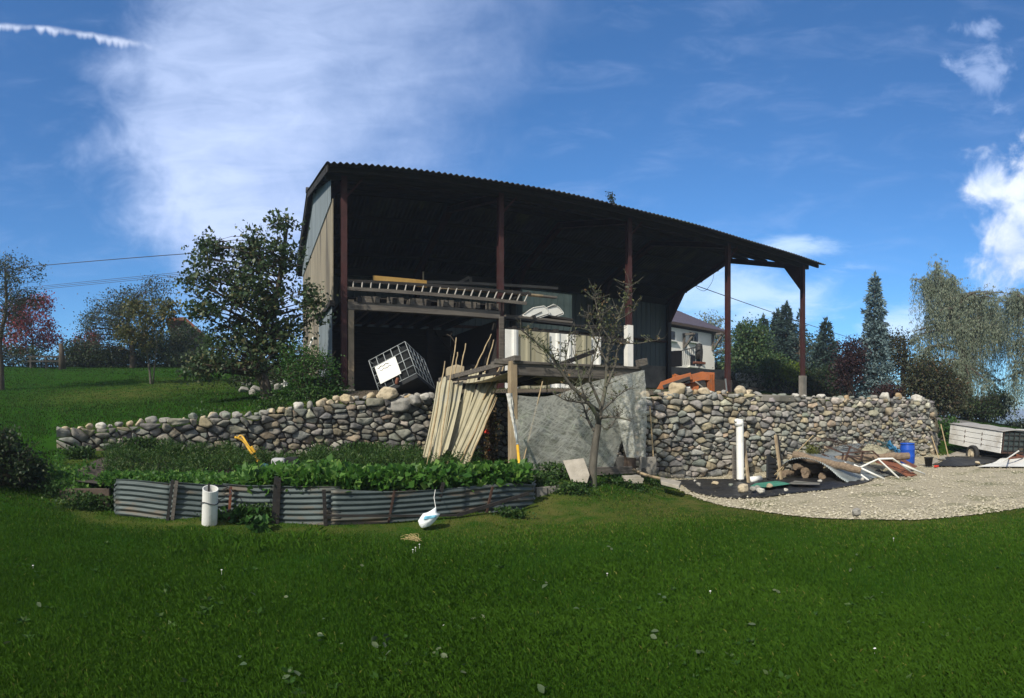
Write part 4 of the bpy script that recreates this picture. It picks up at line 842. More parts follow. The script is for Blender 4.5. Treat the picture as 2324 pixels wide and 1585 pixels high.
o = leaves('low_vines', P, .07, 'greens', None, aspect=.8, axis=A, jit=.7); tag(o, 'small leaved green vines over the left end of the raised bed', 'vines', kind='stuff')
# feathery tops behind, and weeds at the wall foot
N = 9000; xs_ = rng.uniform(240, 1085, N); rs_ = np.interp(xs_, [240, 620, 1085], [10.6, 10.6, 10.9])+rng.random(N)*2.2
cl = np.array([noise.noise(Vector((x*.02, r*1.1, 7))) for x, r in zip(xs_, rs_)]); hh = rng.random(N)*(.14+.24*np.clip(cl+.35, 0, 1))
Q3 = np.c_[rs_*np.sin((xs_-PX0)/F), rs_*np.cos((xs_-PX0)/F)]; kp_ = ~((xs_ > 585) & (xs_ < 700) & (rs_ < 11.7)); Q3 = Q3[kp_]; hh = hh[kp_]; N = len(hh); zb_ = np.maximum(height(Q3), .46)
MT['feather'] = leafm('feather', (.02, .055, .008), (.045, .10, .018), (.09, .13, .03), .4)
P = np.c_[Q3, zb_+hh]
P = np.repeat(P, 4, 0)+rng.normal(0, .05, (N*4, 3)); o = leaves('feathery_tops', P, .085, 'feather', None, aspect=.22, axis=(0, 0, .6), jit=.9); tag(o, 'feathery dark green carrot tops and weeds between bed and wall', 'greenery', kind='stuff')
def weedpatch(name, px, n, size, mat, lab, h=.25, aspect=.7, cat='weeds'):
    P = []
    for (x, y, rx, rr, hk) in px:
        c_ = onground(x, y); r0 = math.hypot(c_.x, c_.y)
        for _ in range(int(n*hk*rx/30)):
            r = r0+abs(R.gauss(0, rr)); xx = x+R.gauss(0, rx*.5); p = pol(xx, r, 0); P.append((p.x, p.y, hz(p.x, p.y)+R.random()**1.4*h*hk))
    o = leaves(name, P, size, mat, None, aspect=aspect, axis=(0, 0, .5), jit=.9); return tag(o, lab, cat, kind='stuff')
weedpatch('weeds', [(200, 1165, 60, .2, .9), (130, 1135, 40, .3, .8), (560, 1195, 30, .12, 1.0), (480, 1188, 25, .08, .5), (600, 1195, 22, .1, 1.1), (1235, 1120, 30, .25, 1.0), (1300, 1128, 50, .2, .62), (1420, 1110, 50, .2, .6), (1160, 1180, 40, .1, .5), (1260, 1090, 40, .2, 1.0), (1490, 1105, 30, .25, .7)], 620, .055, 'weed', 'green weeds along the bed edges and below the small tree')
MT['bigleaf'] = leafm('bigleaf', (.03, .09, .02), (.06, .15, .03), None, .4)
weedpatch('broad_weeds', [(560, 1192, 40, .15, .9), (660, 1150, 20, .2, .2), (1180, 1120, 14, .1, 1.2), (590, 1212, 16, .05, .7), (490, 1186, 14, .05, .4)], 130, .13, 'bigleaf', 'broad leaved weeds at the foot of the corrugated sheets', .22, .8)
weedpatch('wall_weeds', [(330, 1036, 60, .1, 1.0), (480, 1028, 50, .1, 1.2), (640, 1030, 60, .1, 1.5), (740, 1020, 50, .1, 1.5), (820, 1040, 60, .1, .9), (180, 1045, 40, .2, .6)], 800, .065, 'weed', 'weeds and creepers climbing the foot of the left stone wall', .34)
# white pipe standing in front of the bed
def pipe(name, lab, p0, p1, r, mat='pvc', th=.012, cat='pipe'):
    root = thing(name, lab, cat, p0); d = (p1-p0).normalized(); m = MB(); n = 28; ref = Vector((1, 0, 0)) if abs(d.x) < .9 else Vector((0, 1, 0)); s_ = d.cross(ref).normalized(); u_ = d.cross(s_); vs = []
    for (p, rr) in ((p0, r), (p1, r), (p1, r-th), (p0, r-th)):
        for k in range(n): a = 2*PI*k/n; vs.append(p+(s_*math.cos(a)+u_*math.sin(a))*rr)
    m.add(vs, [(i*n+k, i*n+(k+1) % n, ((i+1) % 4)*n+(k+1) % n, ((i+1) % 4)*n+k) for i in range(4) for k in range(n)]); m.build('tube', mat, root); return root
p0 = pol(475, 8.75, -.03); p1 = p0+Vector((.03, -.21, .575))
pr = pipe('white_pipe', 'short wide white plastic pipe standing upright before the corrugated bed', p0, p1, .112)
m = MB(); c_ = p0.lerp(p1, .64); m.tube([c_+Vector((.128*math.cos(a), .128*math.sin(a), .03*math.sin(a*2)+.02*math.cos(a))) for a in [2*PI*k/20 for k in range(21)]], .007, 5); m.tube(curve3([c_+Vector((.12, 0, .03)), c_+Vector((.3, .15, .12)), c_+Vector((.22, .3, .2)), c_+Vector((.05, .25, .22))], 6), .007, 4); m.build('wire_loop', 'wire', pr)
m = MB(); c_ = p1+Vector((-.02, -.02, -.03)); m.box(c_, (.03, .03, .2)); m.build('peg', 'dark_metal', pr)
# plastic bag on a string
bg_ = thing('plastic_bag', 'white plastic bag with blue print hanging by a string at the bed', 'bag', tuple(pol(970, 8.55, .03)))
b0 = Vector(pol(967, 8.5, .125)); m = MB(); nu, nv = 26, 16
def bagf(u, v):
    a = 2*PI*u; t = v; rr = (.112*math.sin(PI*min(1, .12+t*.78))**.6 if t < .72 else .11*(1-(t-.72)/.28)**1.3*.55+.006); k = 1+.16*noise.noise(Vector((math.cos(a)*2, math.sin(a)*2, t*4)))+.08*noise.noise(Vector((math.cos(a)*6, math.sin(a)*6, t*9)))
    ax_ = Vector((.075*(t*1.5)**1.6, 0, -.10+t*.245)); return b0+ax_+Vector((rr*k*math.cos(a)*1.15, rr*k*math.sin(a)*.8, .03*math.cos(a)*(.5-t)))
m.grid(bagf, nu, nv); m.build('bag_body', 'bag', bg_, True)
m = MB()
m.grid(lambda u, v: (lambda p: p+(p-b0).normalized()*.006+Vector((0, -.004, 0)))(bagf(.62+.2*u, .46+.16*v+.06*u)), 10, 6); m.build('print', 'bag_blue', bg_, True)
m = MB(); t0 = bagf(0, 1.0); m.tube([t0-Vector((0, 0, .03)), atr(985, 1130, 8.75), atr(988, 1112, 8.9)], .005, 5); m.build('string', 'white_paint', bg_)
# yellow and grey long handle
fk = thing('long_handled_tool', 'long tool with yellow lower handle and grey metal top leaning on the shelter', 'tool', tuple(atr(*zz('E', 1410, 1245), 10.3)))
a, b, c_ = atr(*zz('E', 1411, 1245), 10.35), atr(*zz('E', 1383, 955), 10.75), atr(*zz('E', 1366, 808), 10.95)
m = MB(); m.tube([a, b], .026, 10); m.build('handle', 'yellow_paint', fk, True); m = MB(); m.tube([b, c_], .022, 10); m.build('shaft', 'galv', fk, True); m = MB(); m.tube([b-(c_-b)*.02, b+(c_-b)*.05], .03, 10); m.build('ferrule', 'galv', fk, True)
# rotary tiller
tl = thing('rotary_tiller', 'rotary tiller with yellow handlebar and grey engine behind the vegetables', 'tiller', tuple(pol(630, 10.9, .5)))
def Fz(x, y, r): return atr(*zz('F', x, y), r)
m = MB(); m.tube(curve3([Fz(1605, 385, 11.6), Fz(1640, 368, 11.6), Fz(1700, 460, 11.4), Fz(1790, 588, 11.0)], 5), .022, 8); m.tube(curve3([Fz(1585, 375, 11.2), Fz(1650, 405, 11.2), Fz(1710, 490, 11.1), Fz(1785, 590, 11.0)], 5), .022, 8); m.tube([Fz(1720, 500, 11.05), Fz(1745, 480, 11.4)], .02, 6); m.build('handlebar', 'yellow_paint', tl, True)
m = MB(); c_ = Fz(1714, 472, 11.2); m.prism([Fz(1685, 460, 11.15), Fz(1720, 440, 11.15), Fz(1745, 490, 11.15), Fz(1705, 510, 11.15)], (0, .1, .0)); m.build('control_panel', 'yellow_paint', tl, bevel=.01)
for p, q in ((Fz(1605, 385, 11.6), Fz(1575, 360, 11.7)), (Fz(1585, 375, 11.2), Fz(1555, 372, 11.25))): m = MB(); m.tube([p, q], .028, 8); m.build('grip', 'rust_dark' if p.x > 5 else 'rubber', tl, True)
m = MB(); m.box(Fz(1915, 570, 10.9), (.24, .24, .18), Matrix.Rotation(-.2, 3, 'Z')); m.build('engine', pm('engine_grey', (.42, .42, .42)), tl, bevel=.04)
m = MB(); m.box(Fz(2015, 562, 11.0), (.22, .22, .18), Matrix.Rotation(-.2, 3, 'Z')); m.build('air_box', 'bin_black', tl, bevel=.03)
m = MB(); m.bar(Fz(1785, 595, 11.0), Fz(1930, 640, 10.9), .12, .14); m.build('body', 'teal', tl, bevel=.02)
# ------------------------------------------------------------------ leaning glass-fibre sheets and canes
def Ez(x, y, r): return atr(*zz('E', x, y), r)
SH = [((785, 490), (832, 482), (728, 1060), (673, 1055), 13.2, 11.6, 'narrow cream corrugated sheet at the far left of the leaning row'), ((814, 466), (907, 437), (800, 1113), (730, 1100), 13.2, 11.3, 'second cream corrugated sheet of the leaning row, before the cane with a twig'),
      ((910, 502), (982, 490), (868, 1000), (760, 1095), 13.1, 11.5, 'short cream sheet in the gap left of the tallest leaning one'), ((1030, 405), (1106, 392), (922, 1012), (835, 1015), 13.4, 11.8, 'tallest cream corrugated sheet in the middle of the leaning row'),
      ((1120, 432), (1238, 470), (948, 1075), (880, 1052), 13.1, 11.4, 'wide cream corrugated sheet leaning right of the tallest'), ((1178, 562), (1218, 602), (990, 1165), (903, 1180), 12.6, 11.0, 'cream corrugated sheet in front at the right end of the leaning row')]
for i, (tl_, tr_, br_, bl_, rt, rb, lab) in enumerate(SH):
    A, B, C_, D_ = Ez(*tl_, rt), Ez(*tr_, rt-.05), Ez(*br_, rb), Ez(*bl_, rb); w = ((B-A).length+(C_-D_).length)/2; nn = (B-A).cross(D_-A).normalized(); nn = nn if nn.y < 0 else -nn; k = max(2, round(w/.20))
    ph = R.random()
    def f(u, v, A=A, B=B, C_=C_, D_=D_, nn=nn, k=k, ph=ph):
        p = A.lerp(B, u).lerp(D_.lerp(C_, u), v); t = (u*k+ph) % 1; dp = .026*(1 if t < .34 else (1-(t-.34)/.14 if t < .48 else (0 if t < .84 else (t-.84)/.16))); return p+nn*(dp-.05*math.sin(PI*v)+.012*i)
    solo(MB().grid(f, k*12, 6), 'corrugated_sheet', 'grp', lab, 'sheet', 'cream corrugated sheets leaning on the stone wall', solid=.006)
CN = [((840, 330), (706, 1108), 13.3, 11.2, 'leftmost cane sticking up behind the leaning sheets'), ((925, 152), (780, 1150), 13.5, 11.2, 'tall cane with a forked twig among the leaning sheets'), ((935, 262), (905, 470), 13.6, 13.2, 'short cane between two taller ones behind the sheets'), ((996, 196), (925, 560), 13.4, 12.9, 'straight tall cane left of the tallest sheet'),
      ((1187, 126), (1062, 390), 14.0, 13.4, 'longest slanting cane behind the tallest sheet'), ((1206, 168), (1085, 600), 13.6, 13.0, 'slanting cane crossing behind the wide sheet'), ((1257, 360), (1108, 640), 13.0, 12.5, 'left one of two close canes over the right sheets'), ((1280, 362), (1130, 790), 12.9, 12.0, 'right one of two close canes over the right sheets'),
      ((1230, 602), (986, 1162), 12.4, 10.9, 'pale cane along the right edge of the front sheet'), ((880, 1052), (818, 1172), 11.4, 10.9, 'lower end of a cane poking out below the wide sheet'), ((1165, 650), (935, 1120), 12.4, 11.0, 'thin cane lying along the front of the right sheet')]
for a, b, ra, rb, lab in CN:
    p, q = Ez(*a, ra), Ez(*b, rb); m = MB(); m.tube([q.lerp(p, i/8)+Vector((.008*math.sin(i*2), 0, 0)) for i in range(9)], [.018-.0007*i for i in range(9)], 7); solo(m, 'bamboo_cane', 'bamboo', lab, 'cane', 'canes among the leaning sheets', smooth=True)
m = MB(); m.tube(curve3([Ez(915, 190, 13.5), Ez(885, 145, 13.5), Ez(852, 126, 13.5)], 4), [.008]*9, 4); m.tube([Ez(880, 138, 13.5), Ez(893, 118, 13.5)], .005, 4); solo(m, 'twig', 'bark', 'bare forked twig hooked on a cane above the leaning sheets', 'twig')
# ------------------------------------------------------------------ timber shelter and film
sh = thing('timber_shelter', 'grey timber frame shelter in front of the barn, between leaning sheets and tall wall', 'shelter', tuple(Ez(1348, 1170, 11.25)))
def part(fn, name, mat, parent=sh, **k): m = MB(); fn(m); return m.build(name, mat, parent, **k)
r1, r2 = 11.3, 12.9
part(lambda m: m.bar(Ez(1345, 330, r1), Ez(1350, 1180, r1-.1), .14, .14), 'post', 'pale_wood', bevel=.008)
part(lambda m: m.bar(Ez(2225, 950, r2), Ez(2228, 1150, r2), .2, .16), 'post', 'brown_wood', bevel=.008)
part(lambda m: m.bar(Ez(2240, 400, r2+.2), Ez(2240, 1100, r2+.2), .12, .12), 'post', 'grey_wood', bevel=.008)
part(lambda m: m.bar(Ez(1338, 378, r1), Ez(2300, 432, r2+.2), .13, .27), 'front_beam', 'grey_wood', bevel=.01)
part(lambda m: m.bar(Ez(1338, 338, r1-.03), Ez(2300, 382, r2+.15), .14, .05), 'top_plank', 'grey_wood', bevel=.006)
part(lambda m: m.bar(Ez(1385, 305, r1-.1), Ez(1205, 355, r1+.7), .14, .10), 'rafter', 'grey_wood', bevel=.008)
part(lambda m: m.bar(Ez(1210, 330, r1+.05), Ez(1350, 340, r1+.1), .2, .09), 'plank', 'grey_wood', bevel=.008)
part(lambda m: m.bar(Ez(1380, 320, r1), Ez(800, 470, 13.4), .06, .09), 'side_rail', 'grey_wood')
part(lambda m: m.bar(Ez(1330, 405, r1+.1), Ez(780, 490, 13.6), .05, .05), 'side_rail', 'dark_wood')
part(lambda m: m.bar(Ez(2285, 345, r2), Ez(2345, 330, r2+.1), .16, .14), 'rafter', 'grey_wood')
part(lambda m: m.bar(Ez(1350, 490, r1+.3), Ez(1960, 255, r2+.4), .05, .09), 'brace', 'dark_wood')
part(lambda m: m.bar(Ez(1345, 520, r1+1.2), Ez(1640, 425, r1+1.4), .06, .07), 'brace', 'dark_wood')
part(lambda m: m.bar(Ez(1350, 512, r1+1.5), Ez(2060, 430, r2+1.0), .05, .06), 'inner_rail', 'dark_wood')
part(lambda m: m.bar(Ez(1410, 1172, r1+.05), Ez(2250, 1142, r2), .08, .16), 'sill_plank', 'grey_wood', bevel=.008)
part(lambda m: m.bar(Ez(1420, 1212, r1-.1), Ez(1720, 1202, r1+.2), .10, .10), 'sill_plank', 'concrete', bevel=.008)
part(lambda m: m.bar(Ez(2140, 1045, r2+.1), Ez(2150, 1135, r2+.1), .25, .18), 'block', 'concrete', bevel=.01)
def canopy(u, v):
    f0 = Ez(1335, 405, r1).lerp(Ez(2230, 455, r2), u); b0 = Ez(790, 470, 14.2).lerp(Ez(1700, 480, 15.0), u); p = f0.lerp(b0, v); p.z -= .10*math.sin(PI*v)*(1+.4*math.sin(u*14))+.04*math.sin(u*25+v*3)*math.sin(PI*v); return p
part(lambda m: m.grid(canopy, 48, 14), 'shade_cloth', 'cream_cloth', smooth=True, solid=.004)
# hanging film
def filmf(u, v):
    top = Ez(1298, 570, r1-.12).lerp(Ez(2050, 470, r2-.5), u) if u < .8 else Ez(1298, 570, r1-.12).lerp(Ez(2050, 470, r2-.5), .8).lerp(Ez(2310, 400, r2+.1), (u-.8)/.2)
    top.z -= .16*math.sin(PI*min(1, u/.8))*(1 if u < .8 else 0)
    bot = Ez(1385, 1175, r1-.08).lerp(Ez(2095, 1130, r2-.35), u)
    p = top.lerp(bot, v); sag = .04*noise.noise(Vector((u*3, v*2.5, 0)))+.012*noise.noise(Vector((u*9+v*6, v*1.2-u*.8, 4)))*(.3+v)+.010*noise.noise(Vector((u*5-v*8, v*1.5, 14))); p += Vector((.02*math.sin(v*9), -1, 0))*(sag+.06*math.sin(PI*v)); p.x += .05*math.sin(v*PI)*(1-u)*1.2-(.02*noise.noise(Vector((u*20, v*9, 2)))); return p
fl = MB().grid(filmf, 110, 90); fo = solo(fl, 'plastic_film', 'film', 'translucent crumpled plastic film hanging down the front of the timber shelter', 'plastic film', smooth=True)
def film2(u, v):
    top = Ez(2060, 470, r2-.5).lerp(Ez(2315, 395, r2+.1), u); bot = Ez(2195, 1050, r2-.4).lerp(Ez(2330, 1040, r2+.3), u); p = top.lerp(bot, v); return p+Vector((.04*noise.noise(Vector((u*5, v*6, 11))), -.10+.09*math.sin(u*11+v*2)*min(1, v*2)+.02*noise.noise(Vector((u*18, v*20, 3))), 0))
solo(MB().grid(film2, 50, 70), 'plastic_film', 'film', 'narrower milky film strip hanging at the right end of the timber shelter', 'plastic film', smooth=True)
def film3(u, v):
    p = Ez(1298, 570, r1-.16).lerp(Ez(1376, 960, r1-.12), v); q = Ez(1345, 568, r1-.1).lerp(Ez(1380, 965, r1-.1), v); return p.lerp(q, u)+Vector((0, -.03*math.sin(u*PI)+.03*noise.noise(Vector((u*4, v*12, 5))), 0))
solo(MB().grid(film3, 8, 50), 'film_edge', pm('milky_film', (.62, .62, .58), (.5, .5, .46), 8, .6, .5), 'gathered milky film edge hanging from the shelter corner post', 'film edge', smooth=True)
for a, b, ra, rb, lab in [((1572, 480), (1425, 1090), 11.6, 11.2, 'cane behind the film near the shelter corner post'), ((1602, 440), (1605, 560), 12.6, 12.6, 'upright cane hanging inside the shelter above the film'), ((1912, 470), (1890, 720), 12.6, 12.2, 'thin cane inside the shelter behind the small tree')]:
    m = MB(); m.tube([Ez(*a, ra), Ez(*b, rb)], .013, 6); solo(m, 'bamboo_cane', 'bamboo', lab, 'cane', 'canes in the shelter')
m = MB(); m.tube([I_ for I_ in (atr(*zz('I', 1441, 788), 13.2), atr(*zz('I', 1472, 1255), 13.0))], .016, 6); solo(m, 'bamboo_cane', 'bamboo', 'cane standing against the stone wall right of the film', 'cane')
m = MB(); m.box(atr(*zz('I', 1420, 1320), 12.9), (.36, .15, .38), Matrix.Rotation(-.5, 3, 'Z')); o = solo(m, 'pierced_block', 'concrete', 'square grey concrete block with a round hole by the film', 'block', bevel=.012)
m = MB(); c_ = atr(*zz('I', 1390, 1360), 12.72); m.tube([c_, c_+Vector((.02, .05, 0))], .045, 14); h_ = m.build('hole', 'bin_black', None); h_.parent = o; h_.location = -o.location
for i, (x, y, w) in enumerate([(1275, 1420, .34), (1290, 1440, .38), (1300, 1462, .30)]):
    m = MB(); m.box(atr(*zz('I', x, y), 11.7), (w, .2, .05), Matrix.Rotation(-.4, 3, 'Z')); solo(m, 'paving_piece', 'pale_concrete', ('topmost flat slab of the small stack right of the tree', 'middle flat slab of the small stack right of the tree', 'lowest flat slab of the small stack right of the tree')[i], 'slab', bevel=.006)
m = MB(); P = [atr(*zz('I', x, y), r) for x, y, r in ((1530, 1450, 12.3), (1720, 1490, 12.0), (1700, 1530, 11.6), (1540, 1490, 11.8))]; m.prism(P, (0, 0, .07)); solo(m, 'paving_slab', 'pale_concrete', 'pale flat paving slab at the grass edge near the black sheet', 'slab', bevel=.01)
m = MB(); P = [atr(*zz('I', 1290, 1355), 12.6), atr(*zz('I', 1400, 1400), 12.4), atr(*zz('I', 1560, 1440), 12.3)]; m.tube(curve3(P, 4), .03, 6); solo(m, 'fallen_batten', 'pale_wood', 'pale batten lying on the ground right of the shelter', 'batten')
P = [(lambda x: Ez(x, R.uniform(700, 1130), 11.6+1.35*(x-1385)/710+R.uniform(0, .6)))(R.uniform(1420, 2060)) for _ in range(2600)]
o = leaves('shelter_plants', P, .12, 'weed', None, aspect=.6, axis=(0, 0, .2)); tag(o, 'dark green plants growing inside the shelter behind the film', 'plants', kind='stuff')
# concrete slab leaning in the grass
P = [atr(*zz('I', x, y), r) for x, y, r in ((672, 1290, 11.0), (858, 1268, 11.0), (905, 1400, 10.8), (882, 1475, 10.72), (742, 1462, 10.7))]
m = MB(); m.prism(P, (.02, .06, .03)); solo(m, 'leaning_slab', 'pale_concrete', 'pale concrete slab tilted in the weeds beside the small tree trunk', 'slab', bevel=.006)
# withered tomato plant
tm = thing('tomato_plant', 'withered brown tomato plant with red fruit right of the leaning sheets', 'plant', tuple(Ez(1170, 1110, 12.2))); P = []; m = MB()
for k in range(11):
    x = R.uniform(1130, 1220); t = curve3([Ez(x, R.uniform(640, 760), 12.4), Ez(x+R.uniform(-30, 20), 900, 12.3), Ez(x+R.uniform(-40, 10), R.uniform(980, 1100), 12.2)], 7); m.tube(t, .006, 4); P += [q+Vector((R.gauss(0, .05), R.gauss(0, .06), R.gauss(0, .05))) for q in t for _ in range(7)]
m.build('stem', 'brown_wood', tm); MT['leaf_brown'] = leafm('leaf_brown', (.06, .04, .018), (.13, .085, .035), (.06, .08, .02)); leaves('foliage', P, .07, 'leaf_brown', tm, aspect=.4, axis=(0, 0, -.8), jit=.8)
for x, y in ((1145, 862), (1162, 868), (1153, 850), (1172, 995), (1010, 1240)):
    if y > 1200: continue
    m = MB(); import bmesh as _bm
    b_ = _bm.new(); _bm.ops.create_icosphere(b_, subdivisions=2, radius=.032); mm = bpy.data.meshes.new('tomato'); b_.to_mesh(mm); b_.free(); mm.polygons.foreach_set('use_smooth', [True]*len(mm.polygons)); o = link('tomato', mm, 'tomato', tm); o.location = Ez(x, y, 12.2)-wloc(tm); o.scale = (1, 1, .85)
# ------------------------------------------------------------------ tipped tank in its cage
u_ = Vector((252, 83, 125)).normalized(); v_ = Vector((77, -105, -225)); w_ = Vector((160, 333, -100))      # image-right, away, up
aT = az(zz('E', 440, 400)[0]); Bv = Matrix(((math.cos(aT), math.sin(aT), 0), (-math.sin(aT), math.cos(aT), 0), (0, 0, 1)))
u_ = Vector((252, -83, 125)).normalized(); v_ = (v_-u_*v_.dot(u_)).normalized(); w_ = u_.cross(v_); w_ = w_ if w_.y > 0 else -w_
cv = lambda q: Vector((q.x*math.cos(aT)+q.y*math.sin(aT), -q.x*math.sin(aT)+q.y*math.cos(aT), q.z))
u_, v_, w_ = cv(u_), cv(v_), cv(w_); O = Ez(268, 325, 14.6); SU, SV, SW = 1.0, .88, 1.2
ibc = thing('ibc_tank', 'white-caged dark plastic tank tipped over on the stone wall at the barn front', 'tank', tuple(O+v_*SV+u_*.6)); tp = lambda a, b, c_: O+u_*SU*a+v_*SV*b+w_*SW*c_
Rm = Matrix((u_, v_, w_)).transposed(); m = MB(); m.box(tp(.5, .5, .5), (SU*.93, SV*.93, SW*.93), Rm); m.build('inner_tank', 'tank_grey', ibc, bevel=.07)
m = MB(); m.box(tp(.5, 1.07, .5), (SU*1.0, SV*.13, SW*1.0), Rm); m.build('pallet', 'bin_black', ibc, bevel=.02)
cg = MB()
for i in range(6):
    t = i/5
    for c_ in (0, 1): cg.tube([tp(t, 0, c_), tp(t, 1, c_)], .010, 6)
    for a in (0, 1): cg.tube([tp(a, 0, t), tp(a, 1, t)], .009, 6)
    cg.tube([tp(t, 0, 0), tp(t, 0, 1)], .011, 6) if i in (1, 4) else None
for i in range(5):
    b_ = i/4; cg.tube([tp(0, b_, 0), tp(1, b_, 0), tp(1, b_, 1), tp(0, b_, 1), tp(0, b_, 0)], .011, 6)
for k in range(1, 10):
    if False: cg.tube([tp(1, 0, k/10), tp(1, 1, k/10)], .011, 6)
cg.build('cage', pm('cage_grey', (.36, .39, .39), (.28, .30, .30), 4, .6, 0, .3), ibc, True)
m = MB(); m.prism([tp(.1, .28, -.025), tp(.66, .28, -.025), tp(.66, .82, -.025), tp(.1, .82, -.025)], w_*.008); lb_ = m.build('label_plate', 'white_paint', ibc)
m = MB(); P = [tp(.16+.1*k/3, .36+.02*math.sin(k*1.7), -.032) for k in range(10)]; m.tube(P, .006, 4); m.tube([tp(.2+.05*k, .46+.02*math.sin(k*2.2), -.032) for k in range(7)], .004, 4); m.build('scribble', 'wire', lb_)
m = MB(); m.tube(curve3([tp(.5, 1.02, -.02), tp(.56, .98, -.12), tp(.5, 1.12, -.14)], 4), .035, 8); m.build('valve', 'rust', ibc, True)
m = MB(); m.prism([Ez(852, 440, 15.5), Ez(856, 375, 15.5), Ez(925, 352, 15.5), Ez(985, 368, 15.5), Ez(980, 440, 15.5)], (.1, .4, 0)); solo(m, 'slotted_crate', 'cream_cloth', 'pale slotted crate behind the leaning sheets at the barn front', 'crate', bevel=.01)
for i in range(12):
    p = Ez(R.uniform(560, 760), R.uniform(590, 610), 14.1); boulder((p.x, p.y, p.z), (.3, .2, .16), R.choice((5, 0, 1)), 'broken brown stone lying on the wall top under the tank', 'broken stones under the tank', seed=400+i, name='rubble_stone', cat='stone')
m = MB(); m.bar(Ez(60, 570, 16.2), Ez(165, 570, 16.2), .5, .2); solo(m, 'footing', 'concrete', 'grey concrete footing under the left barn corner post', 'footing', bevel=.01)
m = MB(); m.tube([atr(*zz('C', 2055, 935), 20), atr(*zz('C', 2088, 858), 21)], .035, 6); solo(m, 'white_batten', 'white_paint', 'white batten leaning by the barn gable above the shrub', 'batten')
# ------------------------------------------------------------------ things along the tall wall
def Gz(x, y, r): return atr(*zz('G', x, y), r)
def Gg(x, y, z=0.0): return onz(*zz('G', x, y), z)
def wallr(x): return sof(P2, zz('G', x, 0)[0])[1]
p0 = Gg(790, 836); p1 = Gz(784, 358, p0.xy.length+.15)
wp = pipe('tall_white_pipe', 'tall white plastic pipe standing against the tall stone wall', Vector((p0.x, p0.y, -.02)), p1, .088)
m = MB(); m.tube([p1-Vector((.02, 0, .04)), p1-Vector((.02, 0, .16))], .1, 16); m.build('socket', 'pvc', wp, True); m = MB(); m.tube([p1-Vector((.05, 0, .02)), p1-Vector((.13, -.02, .05))], .05, 12); m.build('branch', 'pvc', wp, True)
m = MB(); m.tube([p0+Vector((0, 0, -.015)), p0+Vector((0, 0, .09))], .091, 16); m.build('foot_wrap', 'black_film', wp, True)
def lean(px, mat, w, h, lab, name='leaning_plank', cat='plank', tube=False):
    b = Gg(*px[1]); t = Gz(*px[0], max(b.xy.length+.1, min(b.xy.length+.9, wallr(px[0][0])-.12))); m = MB()
    if tube: m.tube([b, t], w, 6)
    else: m.bar(b, t, w, h, up=(0, 1, 0))
    return solo(m, name, mat, lab, cat)
lean([(815, 505), (852, 846)], 'pale_wood', .06, .05, 'pale narrow plank leaning just right of the tall white pipe')
lean([(738, 560), (744, 820)], 'grey_wood', .10, .04, 'weathered board standing against the wall left of the tall white pipe')
lean([(1052, 480), (1098, 820)], 'pale_wood', .07, .05, 'light plank leaning on the wall at the left end of the scrap pile')
lean([(1068, 478), (1100, 800)], 'dark_wood', .05, .05, 'dark plank directly behind the light plank at the scrap pile')
lean([(1000, 500), (1070, 730)], 'grey_wood', .05, .05, 'grey crooked board crossing behind the light plank')
lean([(1088, 292), (1105, 640)], 'bamboo', .012, .01, 'long thin cane upright against the wall above the scrap pile', 'bamboo_cane', 'cane', True)
lean([(1335, 478), (1000, 822)], 'bamboo', .013, .01, 'cane slanting across the left end of the scrap pile', 'bamboo_cane', 'cane', True)
lean([(1165, 640), (1050, 822)], 'bamboo', .013, .01, 'short cane slanting beside the arched sheet', 'bamboo_cane', 'cane', True)
lean([(1170, 650), (1020, 780)], 'bamboo', .011, .01, 'second short cane lying next to the arched sheet', 'bamboo_cane', 'cane', True)
b = Gg(1022, 824); m = MB(); t = Gz(1022, 640, b.xy.length+.35); m.bar(b, t, .36, .05, up=(0, 1, 0)); ob = solo(m, 'plastic_grille', 'bin_black', 'dark slatted plastic panel leaning on the wall left of the scrap pile', 'panel', bevel=.01)
for k in range(4):
    q = b.lerp(t, .2+.18*k)+Vector((0, -.04, 0)); m = MB(); m.box(q, (.30, .03, .035)); h_ = m.build('slat', 'dark_metal', ob); h_.location = Vector((0, 0, 0)) if h_.parent is None else h_.location
p = Gg(905, 832); m = MB(); m.tube([p+Vector((-.2, 0, .07)), p+Vector((.2, .05, .07))], .075, 14); solo(m, 'pipe_offcut', 'pvc', 'short offcut of white pipe lying on the black sheet by the wall', 'pipe', smooth=True)
BT_ = [(300, 838), (420, 900), (560, 925), (760, 948), (960, 952), (1150, 932), (1380, 900), (1560, 872), (1700, 850), (1795, 822), (1600, 812), (1300, 800), (1000, 806), (700, 818), (500, 822)]
o = sheet('black_ground_sheet', [tuple(Gg(*q)[:2]) for q in BT_], 'black_film', .04, .09, kind=None, wob=.10); tag(o, 'crumpled black plastic sheet lying between gravel and tall wall', 'ground sheet')
GT_ = [(862, 885), (900, 898), (1000, 902), (1060, 894), (1170, 876), (1120, 862), (1060, 852), (1000, 858), (900, 866)]
o = sheet('green_tarpaulin', [tuple(Gg(*q)[:2]) for q in GT_], 'green_film', .115, .07, kind=None, wob=.02); tag(o, 'small green tarpaulin lying on the black sheet', 'tarpaulin')
o = sheet('grey_sheet', [tuple(Gg(*q)[:2]) for q in [(1150, 872), (1180, 882), (1385, 884), (1390, 868), (1200, 852)]], 'concrete', .12, .09, kind=None, wob=.02); tag(o, 'grey dirty sheet patch right of the green tarpaulin', 'ground sheet')
